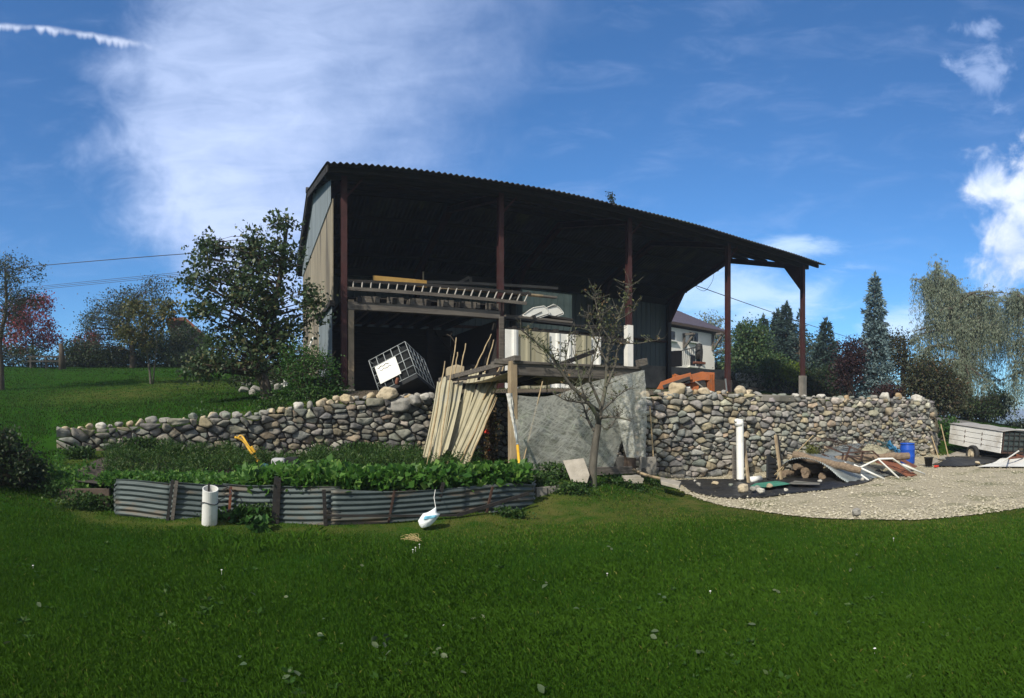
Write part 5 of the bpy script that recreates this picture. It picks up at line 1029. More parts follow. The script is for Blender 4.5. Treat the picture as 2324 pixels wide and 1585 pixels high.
for i, (x, y, d, mi, lab) in enumerate([(810, 930, .30, 2, 'largest buff rock on the front edge of the black sheet'), (885, 922, .17, 1, 'grey rock between two pale ones on the black sheet edge'), (940, 938, .19, 3, 'white round rock on the front edge of the black sheet'), (1006, 897, .16, 0, 'tan stone on the front of the green tarpaulin'), (597, 878, .16, 0, 'tan stone on the left part of the black sheet'), (477, 884, .14, 1, 'grey stone near the left end of the black sheet'), (718, 890, .12, 4, 'greenish stone alone on the black sheet'), (920, 905, .12, 1, 'small grey stone under the green tarpaulin edge'), (1130, 928, .11, 3, 'small pale stone on the black sheet right of the tarpaulin'), (1385, 857, .12, 3, 'pale pebble by the right end of the grey sheet'), (1702, 842, .13, 3, 'white stone at the right tip of the black sheet'), (450, 852, .09, 3, 'smallest pale stone near the left end of the black sheet'), (1660, 1088, .2, 1, 'grey stone at the edge of gravel and lawn')]):
    p = Gg(x, y+4); boulder((p.x, p.y, .06+d*.2+(.03 if y < 950 else -.02)), (d, d*.85, d*.6), mi, lab, 'stones weighting the black sheet', seed=90+i, name='stone', cat='stone')
# scrap pile
def wavy(P0, P1, P2_, P3, arch, name, mat, lab, cor=.02, pitch=.09, across=True, nu=60, nv=40, cat='sheet', sol=.005):
    """corrugated sheet between four corners, arched upward"""
    L_ = (P1-P0).length
    def f(u, v):
        p = P0.lerp(P1, u).lerp(P3.lerp(P2_, u), v); p.z += arch*math.sin(PI*u)+cor*math.sin(2*PI*(v*(P3-P0).length if across else u*L_)/pitch); return p
    return solo(MB().grid(f, nu, nv), name, mat, lab, cat, smooth=True, solid=sol)
rS = Gg(1300, 830).xy.length
AF = curve3([Gz(1100, 700, 14.5), Gz(1165, 662, 14.5), Gz(1270, 648, 14.4), Gz(1380, 678, 14.3), Gz(1465, 735, 14.1), Gz(1530, 792, 13.9), Gg(1600, 835, .03)], 10); AB = curve3([Gz(1180, 650, 16.6), Gz(1290, 622, 16.6), Gz(1430, 622, 16.5), Gz(1580, 640, 16.3), Gz(1720, 685, 16.0), Gz(1840, 740, 15.8), Gz(1930, 775, 15.6)], 10)
def archf(u, v):
    i = min(59, int(u*60)); t = u*60-i; a = AF[i].lerp(AF[i+1], t); b = AB[i].lerp(AB[i+1], t); return a.lerp(b, v)+Vector((0, 0, .014*math.sin(2*PI*u*2.9/.085)))
solo(MB().grid(archf, 260, 10), 'corrugated_sheet', 'galv', 'bent galvanised corrugated sheet arching over logs in the scrap pile', 'sheet', smooth=True, solid=.006)
wavy(Gz(1400, 640, 16.2), Gz(1590, 690, 15.8), Gz(1700, 545, 17.6), Gz(1440, 585, 17.4), .05, 'corrugated_sheet', 'galv', 'flat grey corrugated sheet leaning at the back of the scrap pile', pitch=.1)
wavy(Gz(1690, 600, 16.6), Gz(1860, 640, 16.4), Gz(1900, 590, 17.5), Gz(1740, 545, 17.5), .04, 'corrugated_sheet', 'olive_sheet', 'short brownish sheet at the back right of the scrap pile', pitch=.1)
wavy(Gz(1800, 680, 15.2), Gg(2040, 790), Gz(2115, 775, 15.6), Gz(1900, 655, 16.6), .03, 'rusty_sheet', 'rust', 'long rusty brown sheet lying at the right of the scrap pile', pitch=.12)
wavy(Gz(1960, 655, 16.4), Gz(2095, 722, 16.8), Gz(2118, 712, 17.2), Gz(1985, 640, 17.0), .0, 'rusty_plate', 'rust', 'small rusty plate lying beside the blue barrel', pitch=.2, cor=.004)
def log(a, b, r, lab, mat='log'):
    m = MB(); P = [a.lerp(b, i/8)+Vector((.02*math.sin(i*1.7), 0, .015*math.sin(i*2.3))) for i in range(9)]; m.tube(P, [r*(1+.08*math.sin(i*1.3)) for i in range(9)], 12); return solo(m, 'log', mat, lab, 'log', smooth=False)
log(Gz(1185, 622, 14.6), Gz(1690, 742, 14.2), .085, 'long pale log lying across the top of the arched sheet')
log(Gz(1500, 662, 15.6), Gz(2050, 632, 16.2), .10, 'long grey log at the back of the scrap pile pointing at the barrel')
log(Gz(1165, 672, 15.0), Gz(1330, 655, 16.2), .08, 'log end sticking out at the left of the scrap pile', 'bark')
for x0, y0, x1, y1, r, lab in [(1115, 765, 1245, 755, .075, 'split log lying on the ground under the arch, at the left'), (1262, 748, 1390, 742, .08, 'log in the middle under the arched sheet'), (1275, 775, 1310, 765, .09, 'short cut log with its round end facing out under the arch'), (1402, 788, 1480, 775, .10, 'log with a pale round end at the right under the arch'), (1200, 715, 1390, 712, .08, 'log lying on top of the others under the arch')]:
    a = Gz(x0, y0, 14.6); log(a, Gz(x1, y1, 15.3), r, lab)
gf = thing('white_tubular_gate', 'white tubular gate frame lying tilted over the scrap pile', 'pipe frame', tuple(Gg(1750, 815)))
def gt(pts, r=.024): m = MB(); m.tube(pts, r, 8); m.build('tube', 'white_paint', gf, True)
gt([Gz(1570, 682, 14.5), Gg(1752, 818, .03)]); gt([Gz(1640, 700, 14.5), Gg(1868, 806, .03)]); gt([Gz(1690, 718, 14.6), Gz(1822, 656, 14.9), Gg(1978, 800, .03)]); gt([Gz(1822, 656, 14.9), Gz(1930, 652, 15.2), Gg(2090, 770, .03)]); gt([Gz(2005, 698, 15.2), Gg(2172, 770, .03)])
fr = thing('rusty_angle_iron_rack', 'rusty angle iron frame standing askew on the scrap pile', 'metal frame', tuple(Gz(1560, 690, 15.6)))
for a, b in [((1430, 560), (1560, 612)), ((1400, 618), (1560, 690)), ((1560, 612), (1550, 690)), ((1615, 560), (1565, 690)), ((1560, 612), (1780, 596)), ((1580, 622), (1690, 660)), ((1710, 595), (1690, 665)), ((1780, 596), (1830, 640))]:
    m = MB(); m.bar(Gz(*a, 15.6), Gz(*b, 15.5), .035, .035); m.build('angle_iron', 'rust_dark', fr)
m = MB()
for k in range(16):
    cx, cy = R.uniform(1420, 1800), R.uniform(520, 600); pts = [Gz(cx+R.uniform(40, 110)*math.cos(t*.6+k), cy+R.uniform(20, 70)*math.sin(t*.6+k), 17.0+R.uniform(-.5, .5)) for t in range(9)]; m.tube(curve3(pts, 4), .005, 3, False)
solo(m, 'wire_mesh_roll', 'rust_dark', 'tangled roll of rusty wire mesh on top of the scrap pile', 'wire mesh')
m = MB()
for k in range(10):
    pts = [Gz(1390+k*18, 490+k*9+R.uniform(-12, 12), 16.8), Gz(1560+k*16, 540+k*6, 16.6), Gz(1720+k*12, 640, 16.2)]; m.tube(curve3(pts, 6), .006, 3, False)
solo(m, 'brushwood', 'brown_wood', 'thin dry branches strewn over the scrap pile', 'branches')
P = [Gz(R.gauss(1310, 45), R.gauss(600, 22), 16.8) for _ in range(500)]; MT['dull_green'] = leafm('dull_green', (.10, .12, .03), (.2, .22, .06), None, .3); o = leaves('thistle_clump', P, .09, 'dull_green', None, aspect=.3); tag(o, 'yellow green dry weeds growing behind the arched sheet', 'weeds', kind='stuff')
m = MB()
for k in range(30):
    x, y = R.gauss(1850, 40), R.gauss(550, 30); m.tube(curve3([Gz(x, y, 17.6), Gz(x+R.uniform(-60, 60), y+R.uniform(-30, 30), 17.4), Gz(x+R.uniform(-70, 70), y+R.uniform(-30, 50), 17.5)], 4), .006, 3, False)
solo(m, 'wire_tangle', 'teal', 'tangle of thin dark green wire behind the blue net', 'wire')
def netf(u, v):
    p = Gz(1905, 520, 17.4).lerp(Gz(1990, 605, 17.3), u); q = Gz(1880, 560, 17.5).lerp(Gz(1985, 625, 17.4), u); return p.lerp(q, v)+Vector((0, 0, .09*noise.noise(Vector((u*6, v*4, 0)))))
solo(MB().grid(netf, 24, 10), 'blue_net', 'blue_net', 'crumpled blue netting draped behind the barrel', 'net', smooth=True, solid=.01)
# barrel, bucket
def lathe(pts, c_, n=28): 
    m = MB(); vs = [(c_.x+r*math.cos(2*PI*k/n), c_.y+r*math.sin(2*PI*k/n), c_.z+z) for r, z in pts for k in range(n)]; m.add(vs, [(i*n+k, i*n+(k+1) % n, (i+1)*n+(k+1) % n, (i+1)*n+k) for i in range(len(pts)-1) for k in range(n)]); return m
c_ = Gg(2042, 690, .02); bl_ = thing('blue_barrel', 'bright blue plastic barrel standing at the right end of the scrap pile', 'barrel', tuple(c_))
bR = .235; m = lathe([(0, 0), (bR*.93, 0), (bR*.97, .02), (bR, .12), (bR*1.0, .2), (bR*1.03, .22), (bR*1.0, .24), (bR*1.0, .42), (bR*1.03, .44), (bR, .46), (bR*.97, .56), (bR*.9, .61)], c_); m.build('drum', 'blue_plastic', bl_, True)
m = lathe([(bR*.9, .60), (bR*.99, .60), (bR*.99, .645), (bR*.9, .645), (bR*.88, .62), (0, .615)], c_); m.build('rim', 'blue_plastic', bl_, True)
for a in (.6, 3.7): m = MB(); q = c_+Vector((.13*math.cos(a), .13*math.sin(a), .615)); m.tube([q, q+Vector((0, 0, .035))], .035, 12); m.build('bung', 'blue_plastic', bl_, True)
def Kz(x, y, r): return atr(*zz('K', x, y), r)
def Kg(x, y, z=0.0): return onz(*zz('K', x, y), z)
c_ = Kg(1035, 1068, .03); bu_ = thing('bucket', 'small dark grey bucket on the ground at the corner of the tall wall', 'bucket', tuple(c_)); lathe([(0, 0), (.10, 0), (.135, .25), (.145, .25), (.145, .265), (.125, .265), (.09, .03)], c_, 20).build('shell', 'dark_metal', bu_, True)
m = MB(); m.tube([c_+Vector((.14*math.cos(t), .03, .25-.12*math.sin(t))) for t in [PI*k/10 for k in range(11)]], .005, 5); m.build('handle', 'wire', bu_)
for a, b, lab in [((1075, 660), (1182, 992), 'left bamboo pole leaning on the flank wall by the trailer'), ((1200, 502), (1308, 965), 'right bamboo pole leaning on the flank wall by the trailer')]:
    q = Kg(*b, .05); t = Kz(*a, q.xy.length+.25); m = MB(); m.tube([q, t], .02, 7); solo(m, 'bamboo_pole', 'bamboo', lab, 'pole')
o = sheet('dark_groundsheet', [tuple(Kg(*q)[:2]) for q in [(1075, 1072), (1190, 1085), (1400, 1082), (1660, 1066), (1960, 1030), (2010, 990), (1700, 992), (1280, 992), (1210, 1030)]], 'black_film', .06, .14, kind=None, wob=.06); tag(o, 'dark blue grey sheet lying on the ground in front of the trailer', 'ground sheet')
o = sheet('white_groundsheet', [tuple(Kg(*q)[:2]) for q in [(1680, 1092), (1980, 1100), (2420, 1100), (2420, 1000), (2190, 965), (2040, 990), (1930, 1040), (1800, 1070)]], 'white_paint', .07, .14, kind=None, wob=.04); tag(o, 'pale sheet on the ground at the right picture edge by the trailer', 'ground sheet')
o = sheet('concrete_pad', [tuple(Kg(*q)[:2]) for q in [(850, 1060), (1010, 1050), (1120, 1000), (1500, 940), (1990, 950), (2400, 930), (2400, 985), (1700, 985), (1280, 985), (1180, 1020), (1060, 1062)]], 'pale_concrete', .04, .2, kind='structure')
for i, (x, y, d, mi, lab) in enumerate([(1700, 1058, .2, 2, 'pale stone on the sheets in front of the trailer'), (1285, 975, .2, 0, 'flat tan stone at the foot of the right bamboo pole'), (1220, 1005, .22, 1, 'flat grey stone between the two bamboo poles')]): p = Kg(x, y+8); boulder((p.x, p.y, .1), (d*1.4, d, d*.5), mi, lab, None, seed=200+i, name='stone', cat='stone')
m = MB(); q = Kg(1140, 1070, .05); m.box(q, (.16, .1, .06)); solo(m, 'red_scrap', 'tomato', 'small red plastic scrap on the dark sheet beside the bucket', 'scrap', bevel=.015)
a, b = Kz(2035, 1010, 17.8), Kz(2255, 862, 17.6); m = MB(); m.tube([a, b], .022, 8); solo(m, 'pale_pole', 'pvc', 'thin white pole propped up near the trailer drawbar', 'pole')
# trailer
tr = thing('farm_trailer', 'small white boarded farm trailer tipped forward beside the wall corner', 'trailer', tuple(Kg(1635, 975)))
TL, TR, BR, BL_ = Kz(1335, 500, 22.2), Kz(2035, 605, 20.0), Kz(2015, 895, 20.0), Kz(1315, 765, 22.2)
ex = (TR-TL).normalized(); dn_ = (BL_-TL); Ht = dn_.length; Lt = (TR-TL).length; dn_ = (dn_-ex*dn_.dot(ex)).normalized(); ey = ex.cross(dn_).normalized(); ey = ey if ey.dot(TL) > 0 else -ey; Wt = 1.45
Tp = lambda a, b, c_: TL+ex*Lt*a+dn_*Ht*b+ey*Wt*c_
RT = Matrix((ex, ey, -dn_)).transposed()
for k in range(4):
    m = MB(); m.box(Tp(.5, (k+.5)/4, 0), (Lt, .035, Ht/4-.014), RT); m.build('side_board', 'trailer_white', tr, bevel=.006); m = MB(); m.box(Tp(.5, (k+.5)/4, 1), (Lt, .035, Ht/4-.014), RT); m.build('side_board', 'trailer_white', tr, bevel=.006)
for t in (.02, .32, .65, .98): m = MB(); m.box(Tp(t, .5, .03), (.05, .04, Ht*1.02), RT); m.build('stanchion', 'dark_metal', tr)
for k in range(3):
    for t in (.32, .65): m = MB(); m.box(Tp(t, (k+.55)/4+.1, -.018), (.02, .02, .1), RT); m.build('clasp', 'rust_dark', tr)
m = MB(); m.box(Tp(1.0, .5, .5)-ex*.05, (.03, Wt*.96, Ht*.98), RT); m.build('end_board', 'dark_galv', tr)
for k in range(6): m = MB(); m.box(Tp(1.0, .5, (k+.3)/6), (.03, .03, Ht), RT); m.build('end_rib', 'rust_dark' if k in (0, 5) else 'dark_metal', tr)
for k in range(4): m = MB(); m.box(Tp(1.0, (k+.5)/4, .5), (.025, Wt, .025), RT); m.build('end_rail', 'dark_metal', tr)
m = MB(); m.box(Tp(0.0, .5, .5)+ex*.05, (.03, Wt*.96, Ht), RT); m.build('end_board', 'trailer_white', tr)
m = MB(); m.box(Tp(.5, 1.0, .5)-dn_*.03, (Lt, Wt, .05), RT); m.build('floor', 'rust_dark', tr)
cp = MB()
def cov(u, v): return Tp(-.02+1.04*u, -.02-.13*math.sin(PI*v)*(1-.25*u)*min(1, u*5+.3)-.02*math.sin(u*19)*math.sin(PI*v), -.03+1.06*v)
cp.grid(cov, 30, 12); cp.build('cover', pm('cover_tarp', (.36, .35, .33), (.26, .25, .24), 3, .8, .2), tr, True, solid=.02)
m = MB(); m.tube([cov(.0, .02), cov(.28, .45), cov(1.0, .1)], .014, 5); m.build('cover_rope', 'rust_dark', tr)
for s in (0.04, .96):
    c_ = Kz(1630, 905, 20.9)+ey*Wt*(s-.04)+Vector((0, 0, 0)); wh = bpy.data.objects.new('wheel', None); COL.objects.link(wh); wh.parent = tr; wh.location = c_-wloc(tr); hx = ey; f2 = ex; ring = []
    def tor(R0, w, prof_, n=30):
        m = MB(); vs = []
        for k in range(n):
            a = 2*PI*k/n; rd = f2*math.cos(a)-dn_*math.sin(a)
            for (rr, ww) in prof_: vs.append(c_+rd*rr+hx*ww)
        q = len(prof_); m.add(vs, [(k*q+i, k*q+(i+1) % q, ((k+1) % n)*q+(i+1) % q, ((k+1) % n)*q+i) for k in range(n) for i in range(q)]); return m
    tor(0, 0, [(.19, -.08), (.27, -.085), (.30, -.06), (.305, 0), (.30, .06), (.27, .085), (.19, .08)]).build('tyre', 'rubber', wh, True)
    tor(0, 0, [(.0, -.03), (.08, -.06), (.10, -.03), (.15, -.04), (.19, -.075), (.19, .07), (.0, .06)]).build('rim', pm('rim_cream', (.55, .47, .33), (.42, .35, .24), 6, .6, 0) if 'rim_cream' not in bpy.data.materials else bpy.data.materials['rim_cream'], wh, True)
m = MB(); a = Kz(1630, 905, 20.9); m.tube([a, a+ey*Wt], .04, 8); m.bar(Tp(.1, 1.06, .3), Tp(1.0, 1.06, .3), .07, .1); m.bar(Tp(.1, 1.06, .7), Tp(1.0, 1.06, .7), .07, .1); m.build('chassis', 'dark_metal', tr)
m = MB(); m.tube([Tp(1.0, 1.05, .5), Tp(1.12, 1.08, .5), Kg(2130, 960, .25)], .035, 8); m.tube([Kg(2125, 965, .02), Kg(2125, 965, .32)], .025, 6); m.build('drawbar', 'rust', tr)
P = [Kz(2222, 590, 22.5), Kz(2420, 600, 22.0), Kz(2420, 880, 22.0), Kz(2222, 860, 22.5)]; m = MB(); m.prism(P, (-.2, 1.0, 0)); dbx = thing('dark_cart', 'dark grey box cart with pale lid rail behind the trailer at the picture edge', 'cart', tuple(P[3])); m.build('box', 'dark_galv', dbx, bevel=.02); m = MB(); m.bar(P[0]+Vector((0, 0, .04)), P[1]+Vector((0, 0, .04)), .06, .06); m.build('lid_rail', 'white_paint', dbx)
# ------------------------------------------------------------------ trees and bushes
MT['lf_pear'] = leafm('lf_pear', (.030, .060, .024), (.065, .105, .042), (.13, .12, .05), .3, .45); MT['lf_apple'] = leafm('lf_apple', (.028, .05, .036), (.065, .092, .06), (.11, .105, .055), .3)
MT['lf_young'] = leafm('lf_young', (.06, .08, .034), (.115, .125, .048), (.2, .15, .05), .35); MT['lf_red'] = leafm('lf_red', (.16, .025, .03), (.32, .05, .05), (.36, .09, .06), .35); MT['lf_purple'] = leafm('lf_purple', (.026, .012, .015), (.05, .022, .022), None, .3)
MT['lf_hedge'] = leafm('lf_hedge', (.014, .032, .012), (.035, .06, .02), (.06, .085, .025), .3); MT['lf_fern'] = leafm('lf_fern', (.022, .07, .015), (.05, .13, .022), (.08, .17, .03), .4); MT['lf_broad'] = leafm('lf_broad', (.035, .075, .028), (.07, .13, .045), (.14, .16, .05), .35)
MT['lf_brown'] = leafm('lf_brown', (.032, .044, .020), (.066, .070, .032), (.10, .06, .03), .3); MT['lf_fir'] = leafm('lf_fir', (.026, .052, .046), (.048, .082, .07), None, .2); MT['lf_spruce'] = leafm('lf_spruce', (.075, .125, .135), (.15, .22, .225), (.2, .27, .27), .15); MT['lf_willow'] = leafm('lf_willow', (.16, .205, .14), (.29, .34, .25), (.37, .38, .27), .45); MT['lf_lime'] = leafm('lf_lime', (.09, .15, .02), (.17, .23, .03), None, .4)
def tree(name, lab, cat, base, trunk, tr_r, blobs, leaf, lsize, per, clump=.35, bark='bark', grp=None, aspect=.6, limb_r=.5, seed=1, nclump=None, upax=None, limbs=True, twig=True):
    """trunk path -> limbs to every clump of leaves; blobs are (centre, radii, number of clumps)"""
    RR = random.Random(seed); root = thing(name, lab, cat, tuple(base), grp); tm_ = MB(); path = curve3(trunk, 6) if len(trunk) > 2 else [Vector(p) for p in trunk]; n = len(path)
    rad = [tr_r*(1-.72*i/(n-1)) for i in range(n)]; tm_.tube(path, rad, 9); LP = []; AX = []
    for (c_, rd, nc) in blobs:
        for _ in range(nc):
            while True:
                q = Vector((RR.uniform(-1, 1), RR.uniform(-1, 1), RR.uniform(-1, 1)))
                if .12 < q.length < 1: break
            q = q.normalized()*q.length**.6; cc = Vector(c_)+Vector((q.x*rd[0], q.y*rd[1], q.z*rd[2]))
            if limbs:
                k = min(range(n), key=lambda i: (path[i]-cc).length+max(0, path[i].z-cc.z+.25)*1.6+(0 if i > n*.2 else 3)); s_ = path[k]; mid = s_.lerp(cc, .5)+Vector((RR.gauss(0, .09), RR.gauss(0, .09), RR.uniform(-.03, .16)))*(cc-s_).length; lr = max(.008, rad[k]*limb_r*(.35+.3*RR.random())); cv_ = curve3([s_, mid, cc], 4); tm_.tube(cv_, [lr*(1-.8*i/(len(cv_)-1)) for i in range(len(cv_))], 5, False)
                if twig:
                    for _t in range(3): e2 = cc+Vector((RR.gauss(0, clump), RR.gauss(0, clump), RR.gauss(0, clump*.8)+clump*.3)); tm_.tube([cv_[-3], cc.lerp(e2, .4), e2], [lr*.3+.003, .006, .003], 3, False)
            out = (cc-path[min(n-1, n//2)]).normalized()
            for _l in range(per): LP.append(cc+Vector((RR.gauss(0, clump), RR.gauss(0, clump), RR.gauss(0, clump*.72)))); AX.append(out*.4+Vector((0, 0, -.25)))
    tm_.build('trunk', bark, root, True); leaves('crown', LP, lsize, leaf, root, aspect=aspect, axis=np.array(AX) if upax is None else upax, jit=.8); return root
def bl(x, y, rx, ry, r, nc, dep=1.0): return (atr(x, y, r), (rx*r/F, rx*r/F*dep, ry*r/F), nc)
def px(*pts): return [atr(x, y, r) for x, y, r in pts]
# pear tree before the gable
g0 = onground(607, 905); rp = math.hypot(g0.x, g0.y); tree('pear_tree', 'leaning pear tree with glossy dark leaves before the left gable of the barn', 'tree', g0, [g0-Vector((0, 0, .2))]+px((600, 868, rp), (575, 828, rp+.1), (585, 775, rp+.3), (622, 690, rp+.2), (640, 600, rp+.2), (650, 520, rp+.2)), .17,
     [bl(540, 800, 95, 48, rp, 46), bl(520, 690, 85, 75, rp, 44), bl(600, 640, 75, 90, rp, 46), bl(650, 560, 30, 70, rp, 13), bl(632, 500, 12, 30, rp, 5), bl(480, 590, 40, 40, rp, 12), bl(487, 560, 22, 22, rp, 4), bl(565, 560, 40, 40, rp, 14), bl(640, 770, 50, 50, rp, 34), bl(712, 690, 20, 40, rp-.3, 11), bl(450, 830, 35, 20, rp, 12), bl(460, 640, 45, 20, rp, 8)], 'lf_pear', .115, 42, .17, seed=3, aspect=.75)
m = MB(); t0 = g0
# elder shrub at the barn corner
c_ = onground(700, 908); rs = math.hypot(c_.x, c_.y)+.2; tree('elder_shrub', 'bushy fresh green shrub growing against the barn corner post', 'shrub', c_, [c_-Vector((0, 0, .1))]+px((700, 870, rs), (695, 830, rs)), .06, [bl(700, 845, 55, 52, rs, 60), bl(745, 875, 30, 28, rs, 24), bl(690, 880, 40, 25, rs, 26), bl(665, 800, 20, 18, rs, 8)], 'lf_fern', .085, 40, .13, seed=5, aspect=.42)
# far-left tree
c_ = onground(2, 885); r0 = math.hypot(c_.x, c_.y); tree('old_apple_tree', 'tree with dark trunk cut by the left picture edge, ragged upright twigs', 'tree', c_, [c_-Vector((0, 0, .2))]+px((2, 840, r0), (0, 770, r0), (14, 700, r0), (12, 620, r0)), .16, [bl(20, 660, 55, 60, r0, 40), bl(60, 690, 40, 40, r0, 14), bl(40, 610, 45, 35, r0, 20), bl(0, 720, 60, 50, r0, 20), bl(92, 625, 10, 22, r0, 4)], 'lf_apple', .11, 30, .2, seed=8, aspect=.5)
# red maples and hedge at the left
def gr(x, y): p = onground(x, y); return p, math.hypot(p.x, p.y)
r0 = 37; c_ = pol(75, r0, hz(*pol(75, r0, 0).xy)); tree('red_maple', 'red leaved maple behind the hedge at the left', 'tree', c_, [c_, *px((75, 790, r0), (70, 740, r0))], .12, [bl(70, 720, 55, 45, r0, 60), bl(110, 765, 28, 30, r0, 26), bl(40, 780, 45, 30, r0, 26), bl(90, 690, 25, 22, r0, 14)], 'lf_red', .15, 42, .26, seed=9)
c_ = pol(200, 36, hz(*pol(200, 36, 0).xy)); tree('small_red_shrub', 'small red leaved shrub between the dark bushes on the hill', 'shrub', c_, [c_, *px((200, 790, 36), (200, 770, 36))], .07, [bl(200, 772, 32, 16, 36, 26), bl(185, 795, 22, 15, 36, 12)], 'lf_red', .14, 36, .2, seed=10)
r0 = 33; c_ = pol(300, r0, hz(*pol(300, r0, 0).xy)); tree('apple_tree', 'broad grey green apple tree with upright shoots on the hill', 'tree', c_, [c_-Vector((0, 0, .2)), *px((300, 790, r0), (290, 730, r0), (300, 680, r0))], .18, [bl(280, 730, 95, 45, r0, 80), bl(230, 745, 50, 50, r0, 34), bl(320, 690, 60, 38, r0, 44), bl(345, 660, 16, 26, r0, 9), bl(255, 680, 10, 22, r0, 5), bl(300, 690, 8, 30, r0, 6), bl(215, 700, 8, 22, r0, 4), bl(385, 650, 9, 18, r0, 4)], 'lf_apple', .13, 36, .26, seed=11, aspect=.5)
c_, r0 = gr(343, 872); tree('young_tree', 'slim two stemmed young tree with yellowing leaves on the hill lawn', 'tree', c_, [c_-Vector((0, 0, .1)), *px((338, 830, r0), (330, 780, r0), (330, 730, r0), (345, 690, r0))], .055, [bl(330, 720, 60, 35, r0, 30), bl(385, 700, 22, 22, r0, 12), bl(290, 765, 35, 22, r0, 18), bl(350, 770, 40, 26, r0, 18), bl(300, 700, 25, 16, r0, 8)], 'lf_young', .14, 28, .17, bark='bark_grey', seed=12)
y_ = bpy.data.objects['young_tree']; m = MB(); m.tube(px((347, 872, r0), (352, 820, r0), (356, 780, r0), (352, 740, r0)), [.035, .03, .02, .012], 6); m.build('trunk', 'bark_grey', y_, True)
def bush(name, lab, x, yb, r, parts, leaf, ls, per, cl, seed, aspect=.6, cat='bush', grp=None):
    p = pol(x, r, 0); c_ = Vector((p.x, p.y, hz(p.x, p.y))); return tree(name, lab, cat, c_, [c_-Vector((0, 0, .1)), atr(x, yb-12, r), atr(x, yb-30, r)], .06, [bl(*q[:4], r, q[4]) for q in parts], leaf, ls, per, cl, seed=seed, aspect=aspect, grp=grp)
bush('hedge_bush', 'dark clipped bush at the far left end of the hill hedge', 30, 832, 36, [(40, 810, 60, 22, 46), (-30, 800, 40, 24, 20)], 'lf_hedge', .14, 50, .26, 13, grp='dark bushes on the hill'); bush('hedge_bush', 'dark tall bush left of the apple tree on the hill', 200, 832, 35, [(200, 805, 45, 28, 60), (165, 795, 18, 25, 12)], 'lf_hedge', .14, 50, .26, 14, grp='dark bushes on the hill'); bush('hedge_bush', 'dark bush directly below the apple tree on the hill', 320, 835, 34, [(330, 800, 60, 32, 70), (270, 810, 45, 22, 34)], 'lf_hedge', .14, 50, .26, 15, grp='dark bushes on the hill'); bush('hedge_bush', 'dark bush behind the pear tree at the left of the barn', 640, 880, 21.5, [(650, 850, 45, 40, 44), (560, 850, 40, 25, 18)], 'lf_hedge', .10, 45, .2, 16, grp='dark bushes on the hill'); bush('hedge_bush', 'long low dark bush behind the stump on the hill', 120, 832, 37, [(120, 826, 60, 10, 36)], 'lf_hedge', .13, 44, .2, 17, grp='dark bushes on the hill'); bush('hedge_bush', 'dark hedge between apple tree and pear tree', 430, 845, 33, [(430, 820, 60, 22, 60), (490, 830, 40, 24, 30)], 'lf_hedge', .13, 46, .24, 18, grp='dark bushes on the hill')
c_, r0 = gr(45, 1108); tree('garden_bush', 'dark rounded bush at the left picture edge below the wall end', 'bush', c_, [c_-Vector((0, 0, .1)), *px((45, 1080, r0), (40, 1040, r0))], .05, [bl(26, 1056, 54, 44, r0, 74), bl(70, 1080, 30, 22, r0, 28), bl(8, 1006, 30, 22, r0, 20), bl(-40, 1050, 50, 60, r0, 40)], 'lf_hedge', .075, 34, .10, seed=19)
bush('hedge_bush', 'dark bush on the hill just right of the stump', 165, 834, 38, [(170, 818, 40, 16, 40), (240, 815, 60, 20, 60)], 'lf_hedge', .13, 44, .24, 24, grp='dark bushes on the hill')
bush('hedge_bush', 'large dark bush on the hill behind the stems of the young tree', 380, 836, 36, [(380, 790, 45, 40, 70), (430, 775, 40, 40, 44)], 'lf_hedge', .14, 46, .28, 25, grp='dark bushes on the hill')
# old fence with stump, house with red roof
fn_ = thing('post_and_rail_fence', 'old wooden post and rail fence at the hill top left', 'fence', pol(110, 34, hz(*pol(110, 34, 0).xy)))
for x in (70, 105, 143): b_ = pol(x, 34, hz(*pol(x, 34, 0).xy)-.1); m = MB(); m.tube([b_, atr(x, 808, 34)], .06, 6); m.build('fence_post', 'grey_wood', fn_)
for yy in (810, 820): m = MB(); m.bar(atr(62, yy, 33.9), atr(150, yy, 33.9), .04, .09); m.build('rail', 'grey_wood', fn_)
b_ = pol(142, 33, hz(*pol(142, 33, 0).xy)-.1); m = MB(); m.tube([b_, atr(140, 805, 33), atr(138, 780, 33)], [.22, .16, .12], 9); solo(m, 'tree_stump', 'bark', 'tall broken tree stump beside the hill fence', 'stump', smooth=True)
hs = thing('farm_house', 'low farm house with red roof half hidden behind trees on the left', 'house', pol(430, 48, 4.5)); rH = 48
def hw(x, y, dr=0): return atr(x, y, rH+dr)
m = MB(); m.prism([hw(395, 835), hw(465, 835), hw(465, 765), hw(425, 735), hw(385, 755)], (-.5, 6, 0)); m.build('wall', 'grey_wood', hs); m = MB(); m.prism([hw(376, 722, -1), hw(420, 720, -1), hw(478, 770, -1), hw(478, 776, -1), hw(420, 727, -1), hw(376, 729, -1)], (-.8, 8, 0)); m.build('roof', 'red_tile', hs)
m = MB(); m.prism([hw(415, 800, -.3), hw(440, 800, -.3), hw(440, 775, -.3), hw(415, 775, -.3)], (0, .2, 0)); m.build('window', 'glass', hs)
